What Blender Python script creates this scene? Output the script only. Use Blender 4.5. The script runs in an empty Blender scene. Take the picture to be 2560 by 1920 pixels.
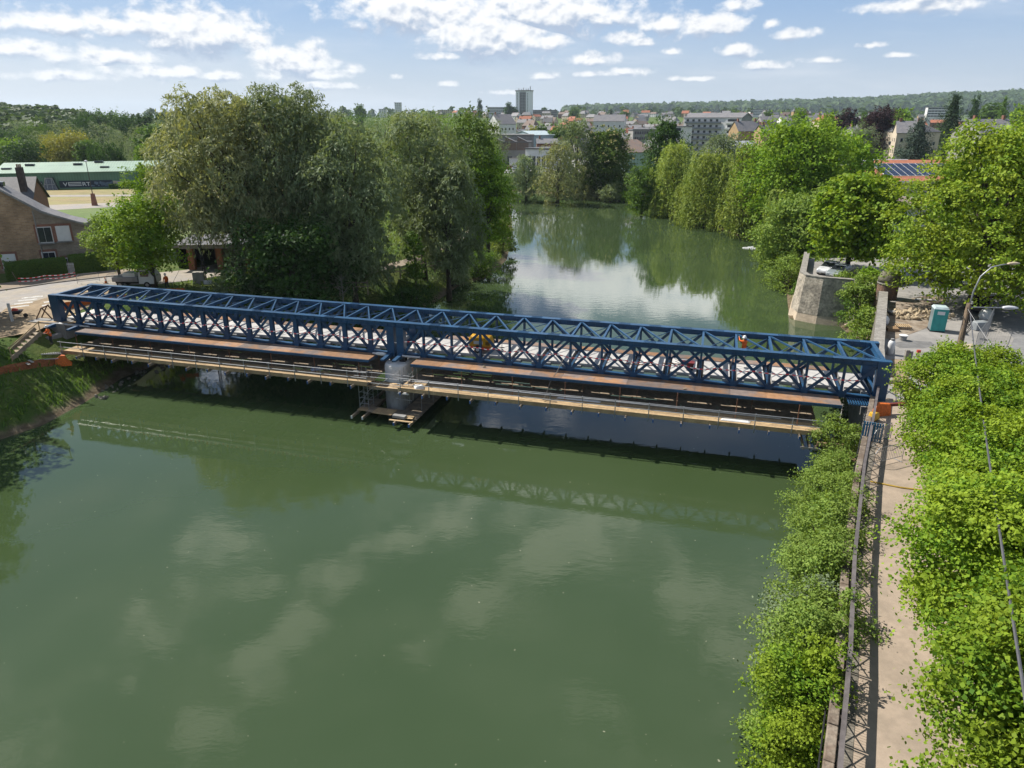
import bpy, bmesh, math, random
import numpy as np
from mathutils import Vector, Matrix

# ------------------------------------------------------------------ camera, sky, sun, exposure
SC = bpy.context.scene
COL = SC.collection
FPX, CX, CY, CAMH = 1520.0, 1106.0, 829.5, 23.0      # survey of the view: focal length and centre in a 2212 x 1659 picture
PITCH = math.radians(20.7)
_c, _s = math.cos(PITCH), math.sin(PITCH)
cam = bpy.data.cameras.new('camera')
cam.sensor_width = 36.0
cam.lens = 36.0 * FPX / 2212.0
cam.clip_start, cam.clip_end = 0.5, 30000
camo = bpy.data.objects.new('camera', cam)
camo.location = (0, 0, CAMH)
camo.rotation_euler = (math.pi / 2 - PITCH, 0, 0)
COL.objects.link(camo)
SC.camera = camo

SUN_TO = Vector((-0.78, 0.46, 1.0)).normalized()       # direction towards the sun
sun = bpy.data.lights.new('sun', 'SUN')
sun.energy = 5.0
sun.angle = math.radians(0.53)
sun.color = (1.0, 0.945, 0.86)
suno = bpy.data.objects.new('sun', sun)
suno.rotation_euler = SUN_TO.to_track_quat('Z', 'Y').to_euler()
suno.location = (-60, 40, 90)
COL.objects.link(suno)

SC.view_settings.view_transform = 'Standard'
SC.view_settings.look = 'None'
SC.view_settings.gamma = 1.0
SC.view_settings.exposure = 0.8
SC.view_settings.use_curve_mapping = False
SC.cycles.max_bounces = 8
SC.cycles.transparent_max_bounces = 8
SC.cycles.diffuse_bounces = 3
SC.cycles.glossy_bounces = 3
SC.cycles.transmission_bounces = 4
SC.cycles.volume_bounces = 0
SC.cycles.caustics_reflective = False
SC.cycles.caustics_refractive = False
SC.cycles.use_denoising = True
SC.cycles.sample_clamp_indirect = 6.0


def ray(px, py):
    a, b = (px - CX) / FPX, (CY - py) / FPX
    return a, _c + b * _s, -_s + b * _c


def W(px, py, z):
    """the point of height z seen at a place in the photograph"""
    d = ray(px, py)
    k = (z - CAMH) / d[2]
    return Vector((d[0] * k, d[1] * k, z))


def Yat(px, py, Y):
    """the point at forward distance Y seen at a place in the photograph"""
    d = ray(px, py)
    k = Y / d[1]
    return Vector((d[0] * k, Y, CAMH + d[2] * k))


class NT:
    """small wrapper for building node trees"""
    def __init__(self, tree):
        self.t = tree
        tree.nodes.clear()

    def n(self, kind, ins=None, **props):
        nd = self.t.nodes.new(kind)
        for k, v in props.items():
            setattr(nd, k, v)
        for k, v in (ins or {}).items():
            if hasattr(v, 'is_output'):
                self.t.links.new(v, nd.inputs[k])
            else:
                nd.inputs[k].default_value = v
        return nd

    def m(self, op, a, b=0.0, c=0.0, clamp=False):
        return self.n('ShaderNodeMath', {0: a, 1: b, 2: c}, operation=op, use_clamp=clamp).outputs[0]

    def v(self, op, a, b=(0, 0, 0), c=(0, 0, 0)):
        nd = self.n('ShaderNodeVectorMath', {0: a, 1: b, 2: c}, operation=op)
        return nd.outputs['Value'] if op in ('LENGTH', 'DOT_PRODUCT', 'DISTANCE') else nd.outputs[0]

    def rng(self, x, a, b, c=0.0, d=1.0, smooth=True):
        return self.n('ShaderNodeMapRange', {0: x, 1: a, 2: b, 3: c, 4: d},
                      interpolation_type='SMOOTHSTEP' if smooth else 'LINEAR', clamp=True).outputs[0]

    def mix(self, f, a, b, blend='MIX'):
        nd = self.n('ShaderNodeMix', data_type='RGBA', blend_type=blend, clamp_factor=True)
        for i, v in ((0, f), (6, a), (7, b)):
            if hasattr(v, 'is_output'):
                self.t.links.new(v, nd.inputs[i])
            else:
                nd.inputs[i].default_value = v if i == 0 else (*v, 1.0)[:4]
        return nd.outputs[2]

    def noise(self, vec, scale, detail=3.0, rough=0.55, dist=0.0):
        return self.n('ShaderNodeTexNoise', {'Vector': vec, 'Scale': scale, 'Detail': detail, 'Roughness': rough,
                                             'Distortion': dist}).outputs[0]


def build_world():
    w = bpy.data.worlds.new('World')
    SC.world = w
    w.use_nodes = True
    g = NT(w.node_tree)
    sky = g.n('ShaderNodeTexSky', sky_type='NISHITA', sun_disc=False, air_density=1.0, dust_density=1.2, ozone_density=1.6, altitude=150)
    sky.sun_elevation = math.asin(SUN_TO.z)
    sky.sun_rotation = math.atan2(SUN_TO.x, SUN_TO.y)
    d = g.v('NORMALIZE', g.n('ShaderNodeTexCoord').outputs['Generated'])
    sp = g.n('ShaderNodeSeparateXYZ', {0: d})
    x, y, z = sp.outputs
    deg = 57.29578
    az = g.m('MULTIPLY', g.m('ARCTAN2', x, y), deg)
    el = g.m('MULTIPLY', g.m('ARCSINE', z), deg)
    ae = g.n('ShaderNodeCombineXYZ', {0: az, 1: el, 2: 0.0}).outputs[0]
    # cumulus seen over the town: place and size read off the picture, direct and (from the river) mirrored
    blobs = []
    for px, py, rx, ry, k in CLOUDS:
        a, b, c = ray(px, py)
        A = math.degrees(math.atan2(a, b))
        E = math.degrees(math.atan2(c, math.hypot(a, b)))
        rr = math.hypot(math.hypot(a, b), c)
        q = 57.3 / FPX / rr
        blobs.append((A, abs(E), rx * q, ry * q * (1.0 if E > 0 else 1.15), k))
    acc, low_part = None, 0.0
    for i, (A, E, rx, ry, k) in enumerate(blobs):
        s = g.v('MULTIPLY_ADD', ae, (1 / rx, 1 / ry, 0), (-A / rx, -E / ry, 0))
        f = g.m('SUBTRACT', k, g.v('LENGTH', s))
        if E < 9.5:                                            # how far down in its cloud a place lies: flat bases are in shade
            v = g.n('ShaderNodeSeparateXYZ', {0: s}).outputs[1]
            low_part = v if acc is None else g.n('ShaderNodeMix', {0: g.rng(g.m('SUBTRACT', f, acc), -0.2, 0.2), 2: low_part, 3: v}, data_type='FLOAT').outputs[0]
        acc = f if acc is None else g.m('MAXIMUM', acc, f)
    acc = g.m('MAXIMUM', acc, -1.2)
    # elsewhere the same kind of broken cumulus goes on
    pl = g.v('MULTIPLY', d, (1, 1, 0))
    zz = g.m('ADD', g.m('MAXIMUM', z, 0.0), 0.16)
    pv = g.n('ShaderNodeVectorMath', {0: pl, 3: g.m('DIVIDE', 1.0, zz)}, operation='SCALE').outputs[0]
    low = g.noise(pv, 1.15, 2.0, 0.5)
    gen = g.m('MULTIPLY_ADD', low, 6.0, -3.45)
    away = g.m('MAXIMUM', g.rng(el, 9.0, 13.5), g.rng(g.m('ABSOLUTE', az), 37.0, 44.0))
    gen = g.m('ADD', gen, g.m('MULTIPLY_ADD', away, 3.0, -3.0))
    body = g.m('MAXIMUM', acc, gen)
    st = g.v('MULTIPLY', ae, (0.60, 0.85, 0))
    # the pattern is wrapped on a sphere high up so that it has no seam behind the viewer
    sph = g.n('ShaderNodeMix', data_type='VECTOR')
    w.node_tree.links.new(g.rng(el, 12.0, 18.0), sph.inputs[0])
    w.node_tree.links.new(st, sph.inputs[4])
    w.node_tree.links.new(g.v('MULTIPLY', pv, (7.0, 7.0, 0)), sph.inputs[5])
    cv = sph.outputs[1]
    f1 = g.noise(cv, 1.0, 7.0, 0.58, 0.15)
    f2 = g.noise(g.v('ADD', cv, (-0.12, 0.34, 0)), 1.0, 4.0, 0.55, 0.15)
    dens = g.m('ADD', g.m('MULTIPLY', body, 0.85), g.m('MULTIPLY', g.m('SUBTRACT', f1, g.rng(el, 9.0, 16.0, 0.37, 0.475)), g.rng(el, 9.0, 14.0, 2.1, 3.0)))
    cover = g.rng(dens, -0.12, 0.55)
    thick = g.m('ADD', g.m('MULTIPLY', g.m('SUBTRACT', f2, f1), 2.4), g.m('MULTIPLY_ADD', dens, 0.25, -0.05))
    thick = g.m('ADD', thick, g.m('MULTIPLY', g.rng(low_part, -0.1, -0.95, 0.0, 0.85), g.rng(el, 9.0, 12.0, 1.0, 0.35)))
    shade = g.rng(thick, 0.0, 0.8)
    white = (9.9, 9.9, 9.9)
    grey = (4.3, 5.2, 6.7)
    ccol = g.mix(shade, white, grey)
    near = g.rng(el, 7.0, 16.0, 1.0, 2.3)                       # added cloud glow in a middle height band, brightens their reflection in the river
    near = g.m('SUBTRACT', near, g.rng(el, 19.0, 30.0, 0.0, 0.95))
    ccol = g.mix(1.0, ccol, g.n('ShaderNodeCombineXYZ', {0: near, 1: near, 2: near}).outputs[0], 'MULTIPLY')
    veil = g.mix(g.rng(el, 0.0, 9.0), (6.1, 6.9, 8.1), (3.1, 4.8, 7.6))          # thin high veil over the clear sky
    veil = g.mix(g.rng(el, 9.0, 34.0), veil, (1.5, 2.7, 5.0))
    base = g.mix(0.75, g.mix(1.0, sky.outputs[0], (0.9, 0.95, 1.0), 'MULTIPLY'), veil)
    wisp = g.rng(g.noise(g.v('MULTIPLY', ae, (0.055, 0.24, 0)), 1.0, 5.0, 0.6, 0.4), 0.42, 0.78)
    base = g.mix(g.m('MULTIPLY', wisp, 0.5), base, (8.0, 8.3, 8.8))
    base = g.mix(g.m('MULTIPLY', cover, g.rng(el, 0.3, 3.5, 0.7, 0.97)), base, ccol)
    w.cycles.sampling_method = 'MANUAL'
    w.cycles.sample_map_resolution = 256
    bg = g.n('ShaderNodeBackground', {0: base, 1: 0.0605})
    out = g.n('ShaderNodeOutputWorld', {0: bg.outputs[0]})


CLOUDS = [  # px, py, half width, half height, fullness
    (430, 68, 130, 46, .95), (345, 52, 70, 38, .95), (520, 82, 80, 30, .75), (640, 135, 80, 34, .95), (585, 160, 60, 20, .5),
    (700, 160, 90, 18, .5), (150, 50, 210, 34, .6), (60, 105, 170, 24, .6), (230, 125, 160, 22, .6), (120, 165, 150, 16, .45),
    (330, 155, 140, 20, .55), (900, 28, 150, 40, .95), (1060, 75, 130, 46, 1.0), (1170, 25, 180, 40, 1.0), (1190, 92, 42, 22, .7),
    (960, 122, 60, 12, .5), (1270, 128, 80, 16, .65), (855, 166, 24, 10, .5), (965, 181, 30, 9, .5), (760, 150, 34, 16, .5),
    (1345, 82, 46, 16, .7), (1440, 50, 52, 24, .8), (1525, 56, 86, 26, .8), (1385, 92, 34, 12, .6), (1590, 10, 46, 18, .7),
    (1600, 108, 46, 17, .7), (1652, 143, 58, 11, .75), (1725, 73, 52, 14, .65), (1666, 50, 22, 14, .6), (2000, 12, 120, 20, .8),
    (1880, 98, 34, 8, .5), (1450, 112, 28, 10, .6), (1365, 154, 48, 10, .65), (1290, 160, 60, 9, .6), (1180, 165, 50, 9, .6), (700, 185, 90, 10, .6), (480, 165, 60, 12, .6), (1080, 200, 60, 8, .5), (1500, 170, 60, 8, .5), (1780, 130, 60, 9, .5), (1950, 120, 50, 8, .5),
    (1330, 625, 170, 40, 1.1), (1150, 600, 90, 40, .8), (1500, 640, 150, 34, 1.1), (1230, 570, 160, 18, .4),
    (480, 1195, 110, 52, .8), (400, 1260, 80, 40, .6), (300, 1315, 66, 32, .6), (790, 1170, 90, 44, .6), (720, 1250, 100, 60, .7), (640, 1350, 100, 60, .7), (550, 1450, 110, 66, .7), (450, 1570, 120, 70, .7),
    (280, 1480, 70, 36, .6), (165, 1520, 30, 30, .5), (1010, 1130, 240, 56, .7), (1260, 1190, 280, 70, .75), (1450, 1280, 170, 70, .75), (1050, 1290, 200, 60, .55), (1560, 1390, 120, 60, .6), (880, 1400, 160, 60, .45),
]
build_world()

# ------------------------------------------------------------------ materials
MATS = {}
ALB = 0.71


def mat(name, col, rough=0.7, metal=0.0, var=0.12, scale=1.5, bump=0.0, bscale=8.0, col2=None, spec=0.4, obj_rand=0.0, stretch=(1, 1, 1), detail=4.0, mixr=(0.35, 0.65), coord='pos'):
    """procedural surface: a base colour broken up by noise, with fine relief"""
    if name in MATS:
        return MATS[name]
    col = tuple(v * ALB for v in col)
    col2 = tuple(v * ALB for v in col2) if col2 else None
    m = bpy.data.materials.new(name)
    m.use_nodes = True
    g = NT(m.node_tree)
    if coord == 'pos':
        pos = g.n('ShaderNodeNewGeometry').outputs['Position']
    else:
        pos = g.n('ShaderNodeTexCoord').outputs['Object']
    vec = g.v('MULTIPLY', pos, stretch)
    c2 = col2 or tuple(c * (1 - var * 2.2) for c in col)
    f = g.rng(g.noise(vec, scale, detail, 0.62), mixr[0], mixr[1])
    c = g.mix(f, col, c2)
    if col2:
        f2 = g.rng(g.noise(vec, scale * 4.3, 3.0, 0.6), 0.3, 0.7, 1 - var, 1 + var)
        c = g.mix(1.0, c, g.n('ShaderNodeCombineXYZ', {0: f2, 1: f2, 2: f2}).outputs[0], 'MULTIPLY')
    if obj_rand:
        r = g.rng(g.n('ShaderNodeObjectInfo').outputs['Random'], 0, 1, 1 - obj_rand, 1 + obj_rand, False)
        c = g.mix(1.0, c, g.n('ShaderNodeCombineXYZ', {0: r, 1: r, 2: r}).outputs[0], 'MULTIPLY')
    p = g.n('ShaderNodeBsdfPrincipled', {'Base Color': c, 'Roughness': rough, 'Metallic': metal, 'Specular IOR Level': spec})
    if bump:
        b = g.n('ShaderNodeBump', {'Height': g.noise(vec, bscale, 4.0, 0.6), 'Strength': bump, 'Distance': 0.05})
        g.t.links.new(b.outputs[0], p.inputs['Normal'])
    g.n('ShaderNodeOutputMaterial', {0: p.outputs[0]})
    MATS[name] = m
    return m


LEAF_GAIN = 1.38


def leaf_mat(name, c1, c2, trans=0.33, rough=0.5, tint=None, clump=0.35):
    if name in MATS:
        return MATS[name]
    m = bpy.data.materials.new(name)
    m.use_nodes = True
    g = NT(m.node_tree)
    c1, c2 = tuple(v * LEAF_GAIN for v in c1), tuple(v * LEAF_GAIN for v in c2)
    tint = tuple(v * LEAF_GAIN for v in tint) if tint else None
    geo = g.n('ShaderNodeNewGeometry')
    r = geo.outputs['Random Per Island']
    c = g.mix(r, c1, c2)
    f = g.rng(g.noise(geo.outputs['Position'], clump, 2.0, 0.5), 0.4, 0.62)
    c = g.mix(g.m('MULTIPLY', f, 0.55), c, tint or tuple(v * 0.72 for v in c1))
    oi = g.rng(g.n('ShaderNodeObjectInfo').outputs['Random'], 0, 1, 0.86, 1.12, False)
    c = g.mix(1.0, c, g.n('ShaderNodeCombineXYZ', {0: oi, 1: oi, 2: oi}).outputs[0], 'MULTIPLY')
    p = g.n('ShaderNodeBsdfPrincipled', {'Base Color': c, 'Roughness': rough + .12, 'Specular IOR Level': 0.12})
    hs = g.mix(1.0, c, (1.25, 1.2, 0.55), 'MULTIPLY')
    t = g.n('ShaderNodeBsdfTranslucent', {0: hs})
    mx = g.n('ShaderNodeMixShader', {0: trans, 1: p.outputs[0], 2: t.outputs[0]})
    g.n('ShaderNodeOutputMaterial', {0: mx.outputs[0]})
    MATS[name] = m
    return m


# ------------------------------------------------------------------ mesh helpers
class MB:
    """collects shapes, then becomes one mesh"""
    def __init__(self):
        self.v, self.f, self.mi, self.cur = [], [], [], 0

    def add(self, vs, fs):
        o = len(self.v)
        self.v.extend(tuple(p) for p in vs)
        self.f.extend(tuple(i + o for i in f) for f in fs)
        self.mi.extend([self.cur] * len(fs))
        return self

    def box(self, x0, x1, y0, y1, z0, z1):
        return self.add([(x0, y0, z0), (x1, y0, z0), (x1, y1, z0), (x0, y1, z0), (x0, y0, z1), (x1, y0, z1), (x1, y1, z1), (x0, y1, z1)],
                        [(0, 3, 2, 1), (4, 5, 6, 7), (0, 1, 5, 4), (1, 2, 6, 5), (2, 3, 7, 6), (3, 0, 4, 7)])

    def beam(self, p, q, w, h, up=(0, 0, 1), ext=0.0):
        """rectangular bar from p to q: w across, h along up"""
        p, q, up = Vector(p), Vector(q), Vector(up)
        d = (q - p).normalized()
        if abs(d.dot(up)) > 0.98:
            up = Vector((0, 1, 0)) if abs(d.y) < 0.9 else Vector((1, 0, 0))
        s = d.cross(up).normalized()
        u = s.cross(d).normalized()
        p, q = p - d * ext, q + d * ext
        a, b = s * (w / 2), u * (h / 2)
        vs = [p - a - b, p + a - b, p + a + b, p - a + b, q - a - b, q + a - b, q + a + b, q - a + b]
        return self.add(vs, [(0, 1, 2, 3)[::-1], (4, 5, 6, 7), (0, 1, 5, 4), (1, 2, 6, 5), (2, 3, 7, 6), (3, 0, 4, 7)])

    def ibeam(self, p, q, w, h, t=0.02, up=(0, 0, 1)):
        """H-section bar: two flanges (across w) and a web, h apart along up"""
        p, q, up = Vector(p), Vector(q), Vector(up)
        d = (q - p).normalized()
        s = d.cross(up).normalized()
        u = s.cross(d).normalized()
        self.beam(p + u * (h / 2 - t / 2), q + u * (h / 2 - t / 2), w, t, up)
        self.beam(p - u * (h / 2 - t / 2), q - u * (h / 2 - t / 2), w, t, up)
        return self.beam(p, q, t, h - 2 * t, up)

    def tube(self, pts, r, n=6, cap=True):
        pts = [Vector(p) for p in pts]
        rs = r if isinstance(r, (list, tuple)) else [r] * len(pts)
        o, rings = [], []
        prev = None
        for i, p in enumerate(pts):
            d = (pts[min(i + 1, len(pts) - 1)] - pts[max(i - 1, 0)]).normalized()
            if prev is None:
                a = d.orthogonal().normalized()
            else:
                a = (prev - d * prev.dot(d)).normalized()
            prev = a
            b = d.cross(a)
            for k in range(n):
                t = 2 * math.pi * k / n
                o.append(p + (a * math.cos(t) + b * math.sin(t)) * rs[i])
        fs = []
        for i in range(len(pts) - 1):
            for k in range(n):
                k2 = (k + 1) % n
                fs.append((i * n + k, i * n + k2, (i + 1) * n + k2, (i + 1) * n + k))
        if cap:
            fs.append(tuple(range(n))[::-1])
            fs.append(tuple((len(pts) - 1) * n + k for k in range(n)))
        return self.add(o, fs)

    def prism(self, poly, z0, z1):
        """a plan outline between two heights (z1 may be a list)"""
        n = len(poly)
        zt = z1 if isinstance(z1, (list, tuple)) else [z1] * n
        zb = z0 if isinstance(z0, (list, tuple)) else [z0] * n
        vs = [(p[0], p[1], zb[i]) for i, p in enumerate(poly)] + [(p[0], p[1], zt[i]) for i, p in enumerate(poly)]
        a = sum(poly[i][0] * poly[(i + 1) % n][1] - poly[(i + 1) % n][0] * poly[i][1] for i in range(n))
        fs = [tuple(range(n))[::-1], tuple(range(n, 2 * n))] + [(i, (i + 1) % n, n + (i + 1) % n, n + i) for i in range(n)]
        if a < 0:
            fs = [f[::-1] for f in fs]
        return self.add(vs, fs)

    def lathe(self, prof, c=(0, 0, 0), n=16):
        vs = []
        for r, z in prof:
            for k in range(n):
                t = 2 * math.pi * k / n
                vs.append((c[0] + r * math.cos(t), c[1] + r * math.sin(t), c[2] + z))
        fs = []
        for i in range(len(prof) - 1):
            for k in range(n):
                k2 = (k + 1) % n
                fs.append((i * n + k, i * n + k2, (i + 1) * n + k2, (i + 1) * n + k))
        fs.append(tuple(range(n))[::-1])
        fs.append(tuple((len(prof) - 1) * n + k for k in range(n)))
        return self.add(vs, fs)

    def loft(self, rings, cap=True):
        n = len(rings[0])
        vs = [p for r in rings for p in r]
        fs = [(i * n + k, i * n + (k + 1) % n, (i + 1) * n + (k + 1) % n, (i + 1) * n + k) for i in range(len(rings) - 1) for k in range(n)]
        if cap:
            fs += [tuple(range(n))[::-1], tuple((len(rings) - 1) * n + k for k in range(n))]
        return self.add(vs, fs)

    def quad(self, a, b, c, d):
        return self.add([a, b, c, d], [(0, 1, 2, 3)])

    def mesh(self, name='mesh', smooth=False):
        me = bpy.data.meshes.new(name)
        me.from_pydata(self.v, [], self.f)
        if any(self.mi):
            me.polygons.foreach_set('material_index', self.mi)
        if smooth:
            me.polygons.foreach_set('use_smooth', [True] * len(self.f))
        return me


def put(name, data, m=None, parent=None, loc=(0, 0, 0), rot=(0, 0, 0), scale=None, smooth=False, bevel=0.0):
    """link one object; data is an MB or a mesh, m a material or a list of them"""
    me = data.mesh(name, smooth) if isinstance(data, MB) else data
    if m is not None and not len(me.materials):
        for x in (m if isinstance(m, (list, tuple)) else [m]):
            me.materials.append(x)
    o = bpy.data.objects.new(name, me)
    COL.objects.link(o)
    o.location = loc
    o.rotation_euler = rot if not isinstance(rot, (int, float)) else (0, 0, rot)
    if scale is not None:
        o.scale = scale if hasattr(scale, '__len__') else (scale,) * 3
    if parent is not None:
        o.parent = parent
    if bevel:
        b = o.modifiers.new('bevel', 'BEVEL')
        b.width, b.segments, b.limit_method = bevel, 2, 'ANGLE'
    return o


def tag(o, label, cat, group=None):
    o['label'], o['category'] = label, cat
    if group:
        o['group'] = group
    return o


def thing(name, label, cat, loc=(0, 0, 0), rotz=0.0, group=None):
    o = bpy.data.objects.new(name, None)
    COL.objects.link(o)
    o.location = loc
    o.rotation_euler = (0, 0, rotz)
    o.empty_display_size = 0.3
    return tag(o, label, cat, group)


def struct(name, data, m, kind='structure', **k):
    o = put(name, data, m, **k)
    o['kind'] = kind
    return o


def copy_tree(o, parent=None):
    c = o.copy()
    COL.objects.link(c)
    c.parent = parent
    for ch in o.children:
        copy_tree(ch, c)
    return c


def inside(poly, X, Y):
    """numpy point in polygon"""
    r = np.zeros(X.shape, bool)
    n = len(poly)
    for i in range(n):
        x0, y0 = poly[i][:2]
        x1, y1 = poly[(i + 1) % n][:2]
        if y0 == y1:
            continue
        c = ((y0 > Y) != (y1 > Y)) & (X < (x1 - x0) * (Y - y0) / (y1 - y0) + x0)
        r ^= c
    return r


def dist_poly(poly, X, Y, closed=True):
    r = np.full(X.shape, 1e9)
    n = len(poly)
    for i in range(n if closed else n - 1):
        ax, ay = poly[i][:2]
        bx, by = poly[(i + 1) % n][:2]
        dx, dy = bx - ax, by - ay
        t = np.clip(((X - ax) * dx + (Y - ay) * dy) / (dx * dx + dy * dy + 1e-9), 0, 1)
        r = np.minimum(r, np.hypot(X - ax - t * dx, Y - ay - t * dy))
    return r
# ------------------------------------------------------------------ setting: river, ground, quays, roads
LEFT_BANK = [(-80, -60), (-62, 20), (-46, 40), (-38.9, 48.4), (-37.2, 51.4), (-36.5, 56.8), (-36.5, 62.7), (-34, 68), (-27, 78), (-21, 84),
             (-10.6, 88.8), (-7.3, 102), (-3.3, 107.2), (-0.5, 122), (0.5, 154), (0.0, 207), (-20, 222), (-70, 235), (-160, 240), (-400, 245)]
RIGHT_BANK = [(-400, 262), (-160, 258), (-60, 252), (2, 243), (28, 227), (40, 202), (45, 162), (48.5, 140), (44, 112), (38.5, 98),
              (33.6, 83.6), (38.4, 80.6), (37.5, 73), (30, 57), (25, 46.5), (20.6, 40.5), (17.0, 33.5), (12.8, 25.5), (10.2, 19.5), (8.0, 15.6), (4, 8), (-4, -8), (-30, -60)]
RIVER = LEFT_BANK + RIGHT_BANK
QUAY = [(-2.0, -8.0), (5.2, 7.0), (9.6, 15.7), (11.7, 19.8), (14.4, 25.4), (18.7, 33.7), (22.2, 40.0), (25.6, 46.2), (29.4, 54.6), (39.4, 74.0)]   # face of the quay wall
QZ = 4.65
BASTION = [(39.9, 76.0), (39.4, 81.0), (34.6, 84.2), (40.6, 98.0)]
RIGHT_LAND = QUAY + BASTION + [(47, 116), (52, 140), (400, 140), (400, -8)]


def hill(X, Y):
    """rise of the land far from the river"""
    r = np.hypot(X, Y)
    z = 20.0 * np.clip((Y - 420) / 900, 0, 1) ** 1.2 * np.clip(1.2 - np.abs(X - 100) / 1500, 0.2, 1)
    az = np.degrees(np.arctan2(X, Y))
    t = np.clip((az - 4) / 30.0, 0, 1.35)                       # the long wooded ridge on the right
    ridge = (8 + 84 * t) * np.exp(-((r - 4300) / 900.0) ** 2) * np.clip((az - 0) / 6, 0, 1)
    u = np.clip((-az - 24.0) / 12.0, 0, 1.6)                       # the near wooded hill on the left
    lh = 14 * u ** 0.8 * np.clip((r - 420) / 330, 0, 1)
    return z + ridge + lh


def gz_arr(X, Y):
    d = dist_poly(RIVER, X, Y)
    inn = inside(RIVER, X, Y)
    land = inside(RIGHT_LAND, X, Y)
    top = 4.75 + hill(X, Y)
    z = np.minimum(top, -0.25 + d * 0.62)
    strip = (X > 4) & (Y < 78) & (Y > -20) & ~land
    z = np.where(strip, np.minimum(0.9, -0.25 + d * 0.35), z)
    dq = dist_poly(QUAY + BASTION, X, Y, False)
    z = np.where(land, np.where((dq < 1.5) & (Y < 105), 0.6, QZ - 0.15), z)
    z = np.where(inn, np.maximum(-2.5, -0.25 - d * 0.5), z)
    return z


def gz(x, y):
    return float(gz_arr(np.array([float(x)]), np.array([float(y)]))[0])


def onground(px, py):
    """where the sight line through a place in the picture meets the ground"""
    d = ray(px, py)
    k = np.arange(30, 300, .1)
    z = gz_arr(d[0] * k, d[1] * k)
    i = int(np.argmax(CAMH + d[2] * k < z))
    return Vector((d[0] * k[i], d[1] * k[i], float(z[i])))


def axis_steps(a, b, step, lo, hi, growth=1.16):
    mid = list(np.arange(a, b + step * 0.5, step))
    up, s, v = [], step, mid[-1]
    while v < hi:
        s *= growth
        v += s
        up.append(v)
    dn, s, v = [], step, mid[0]
    while v > lo:
        s *= growth
        v -= s
        dn.append(v)
    return np.array(dn[::-1] + mid + up)


def grid_mesh(name, xs, ys, zf):
    X, Y = np.meshgrid(xs, ys)
    Z = zf(X, Y)
    nx, ny = len(xs), len(ys)
    me = bpy.data.meshes.new(name)
    V = np.stack([X, Y, Z], -1).reshape(-1, 3)
    i = np.arange(nx * ny).reshape(ny, nx)
    Q = np.stack([i[:-1, :-1], i[:-1, 1:], i[1:, 1:], i[1:, :-1]], -1).reshape(-1, 4)
    me.vertices.add(len(V))
    me.vertices.foreach_set('co', V.astype(np.float32).ravel())
    me.loops.add(Q.size)
    me.loops.foreach_set('vertex_index', Q.astype(np.int32).ravel())
    me.polygons.add(len(Q))
    me.polygons.foreach_set('loop_start', np.arange(0, Q.size, 4, dtype=np.int32))
    me.polygons.foreach_set('use_smooth', np.ones(len(Q), bool))
    me.update(calc_edges=True)
    return me


def ground_material():
    m = bpy.data.materials.new('grassy_ground')
    m.use_nodes = True
    g = NT(m.node_tree)
    pos = g.n('ShaderNodeNewGeometry').outputs['Position']
    z = g.n('ShaderNodeSeparateXYZ', {0: pos}).outputs[2]
    grass = g.mix(g.rng(g.noise(pos, 0.35, 5, 0.65), 0.35, 0.68), (0.055, 0.10, 0.018), (0.10, 0.125, 0.03))
    grass = g.mix(g.rng(g.noise(pos, 3.0, 4, 0.7), 0.45, 0.75), grass, (0.035, 0.06, 0.012))
    mud = g.mix(g.rng(g.noise(pos, 1.5, 4, 0.6), 0.4, 0.6), (0.10, 0.075, 0.045), (0.16, 0.125, 0.08))
    n = g.m('MULTIPLY_ADD', g.noise(pos, 0.8, 3, 0.6), 1.0, -0.5)
    c = g.mix(g.rng(g.m('ADD', z, n), 0.15, 0.7), mud, grass)
    p = g.n('ShaderNodeBsdfPrincipled', {'Base Color': c, 'Roughness': 0.95, 'Specular IOR Level': 0.15})
    b = g.n('ShaderNodeBump', {'Height': g.noise(pos, 5.0, 5, 0.7), 'Strength': 0.9, 'Distance': 0.25})
    g.t.links.new(b.outputs[0], p.inputs['Normal'])
    g.n('ShaderNodeOutputMaterial', {0: p.outputs[0]})
    return m


GROUND_M = ground_material()
struct('ground', grid_mesh('ground', axis_steps(-75, 70, 1.0, -7000, 7000, 1.13), axis_steps(6, 250, 1.2, -60, 8000, 1.10), gz_arr), GROUND_M)


def water_material():
    m = bpy.data.materials.new('turbid_river_water')
    m.use_nodes = True
    g = NT(m.node_tree)
    pos = g.n('ShaderNodeNewGeometry').outputs['Position']
    c = g.mix(g.rng(g.noise(pos, 0.035, 4, 0.6), 0.35, 0.65), (0.031, 0.050, 0.019), (0.038, 0.058, 0.025))
    specks = g.rng(g.noise(pos, 5.0, 1.0, 0.5), 0.782, 0.80)
    c = g.mix(specks, c, (0.22, 0.22, 0.15))
    h1 = g.noise(g.v('MULTIPLY', pos, (0.55, 1.0, 1.0)), 1.3, 3.0, 0.55)
    h2 = g.noise(g.v('MULTIPLY', pos, (0.8, 1.0, 1.0)), 6.0, 2.0, 0.5)
    calm = g.rng(g.noise(pos, 0.03, 2.0, 0.5), 0.38, 0.62, 0.35, 1.0)
    h = g.m('MULTIPLY', g.m('MULTIPLY_ADD', h2, 0.22, h1), calm)
    b = g.n('ShaderNodeBump', {'Height': h, 'Strength': 0.13, 'Distance': 0.06})
    p = g.n('ShaderNodeBsdfPrincipled', {'Base Color': c, 'Roughness': 0.02, 'IOR': 1.42, 'Specular IOR Level': 0.5, 'Normal': b.outputs[0]})
    g.n('ShaderNodeOutputMaterial', {0: p.outputs[0]})
    return m


struct('river_water', MB().add([(x, y, 0.0) for x, y in [(-500, -70), (120, -70), (120, 290), (-500, 290)]], [(0, 1, 2, 3)]), water_material())

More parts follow.
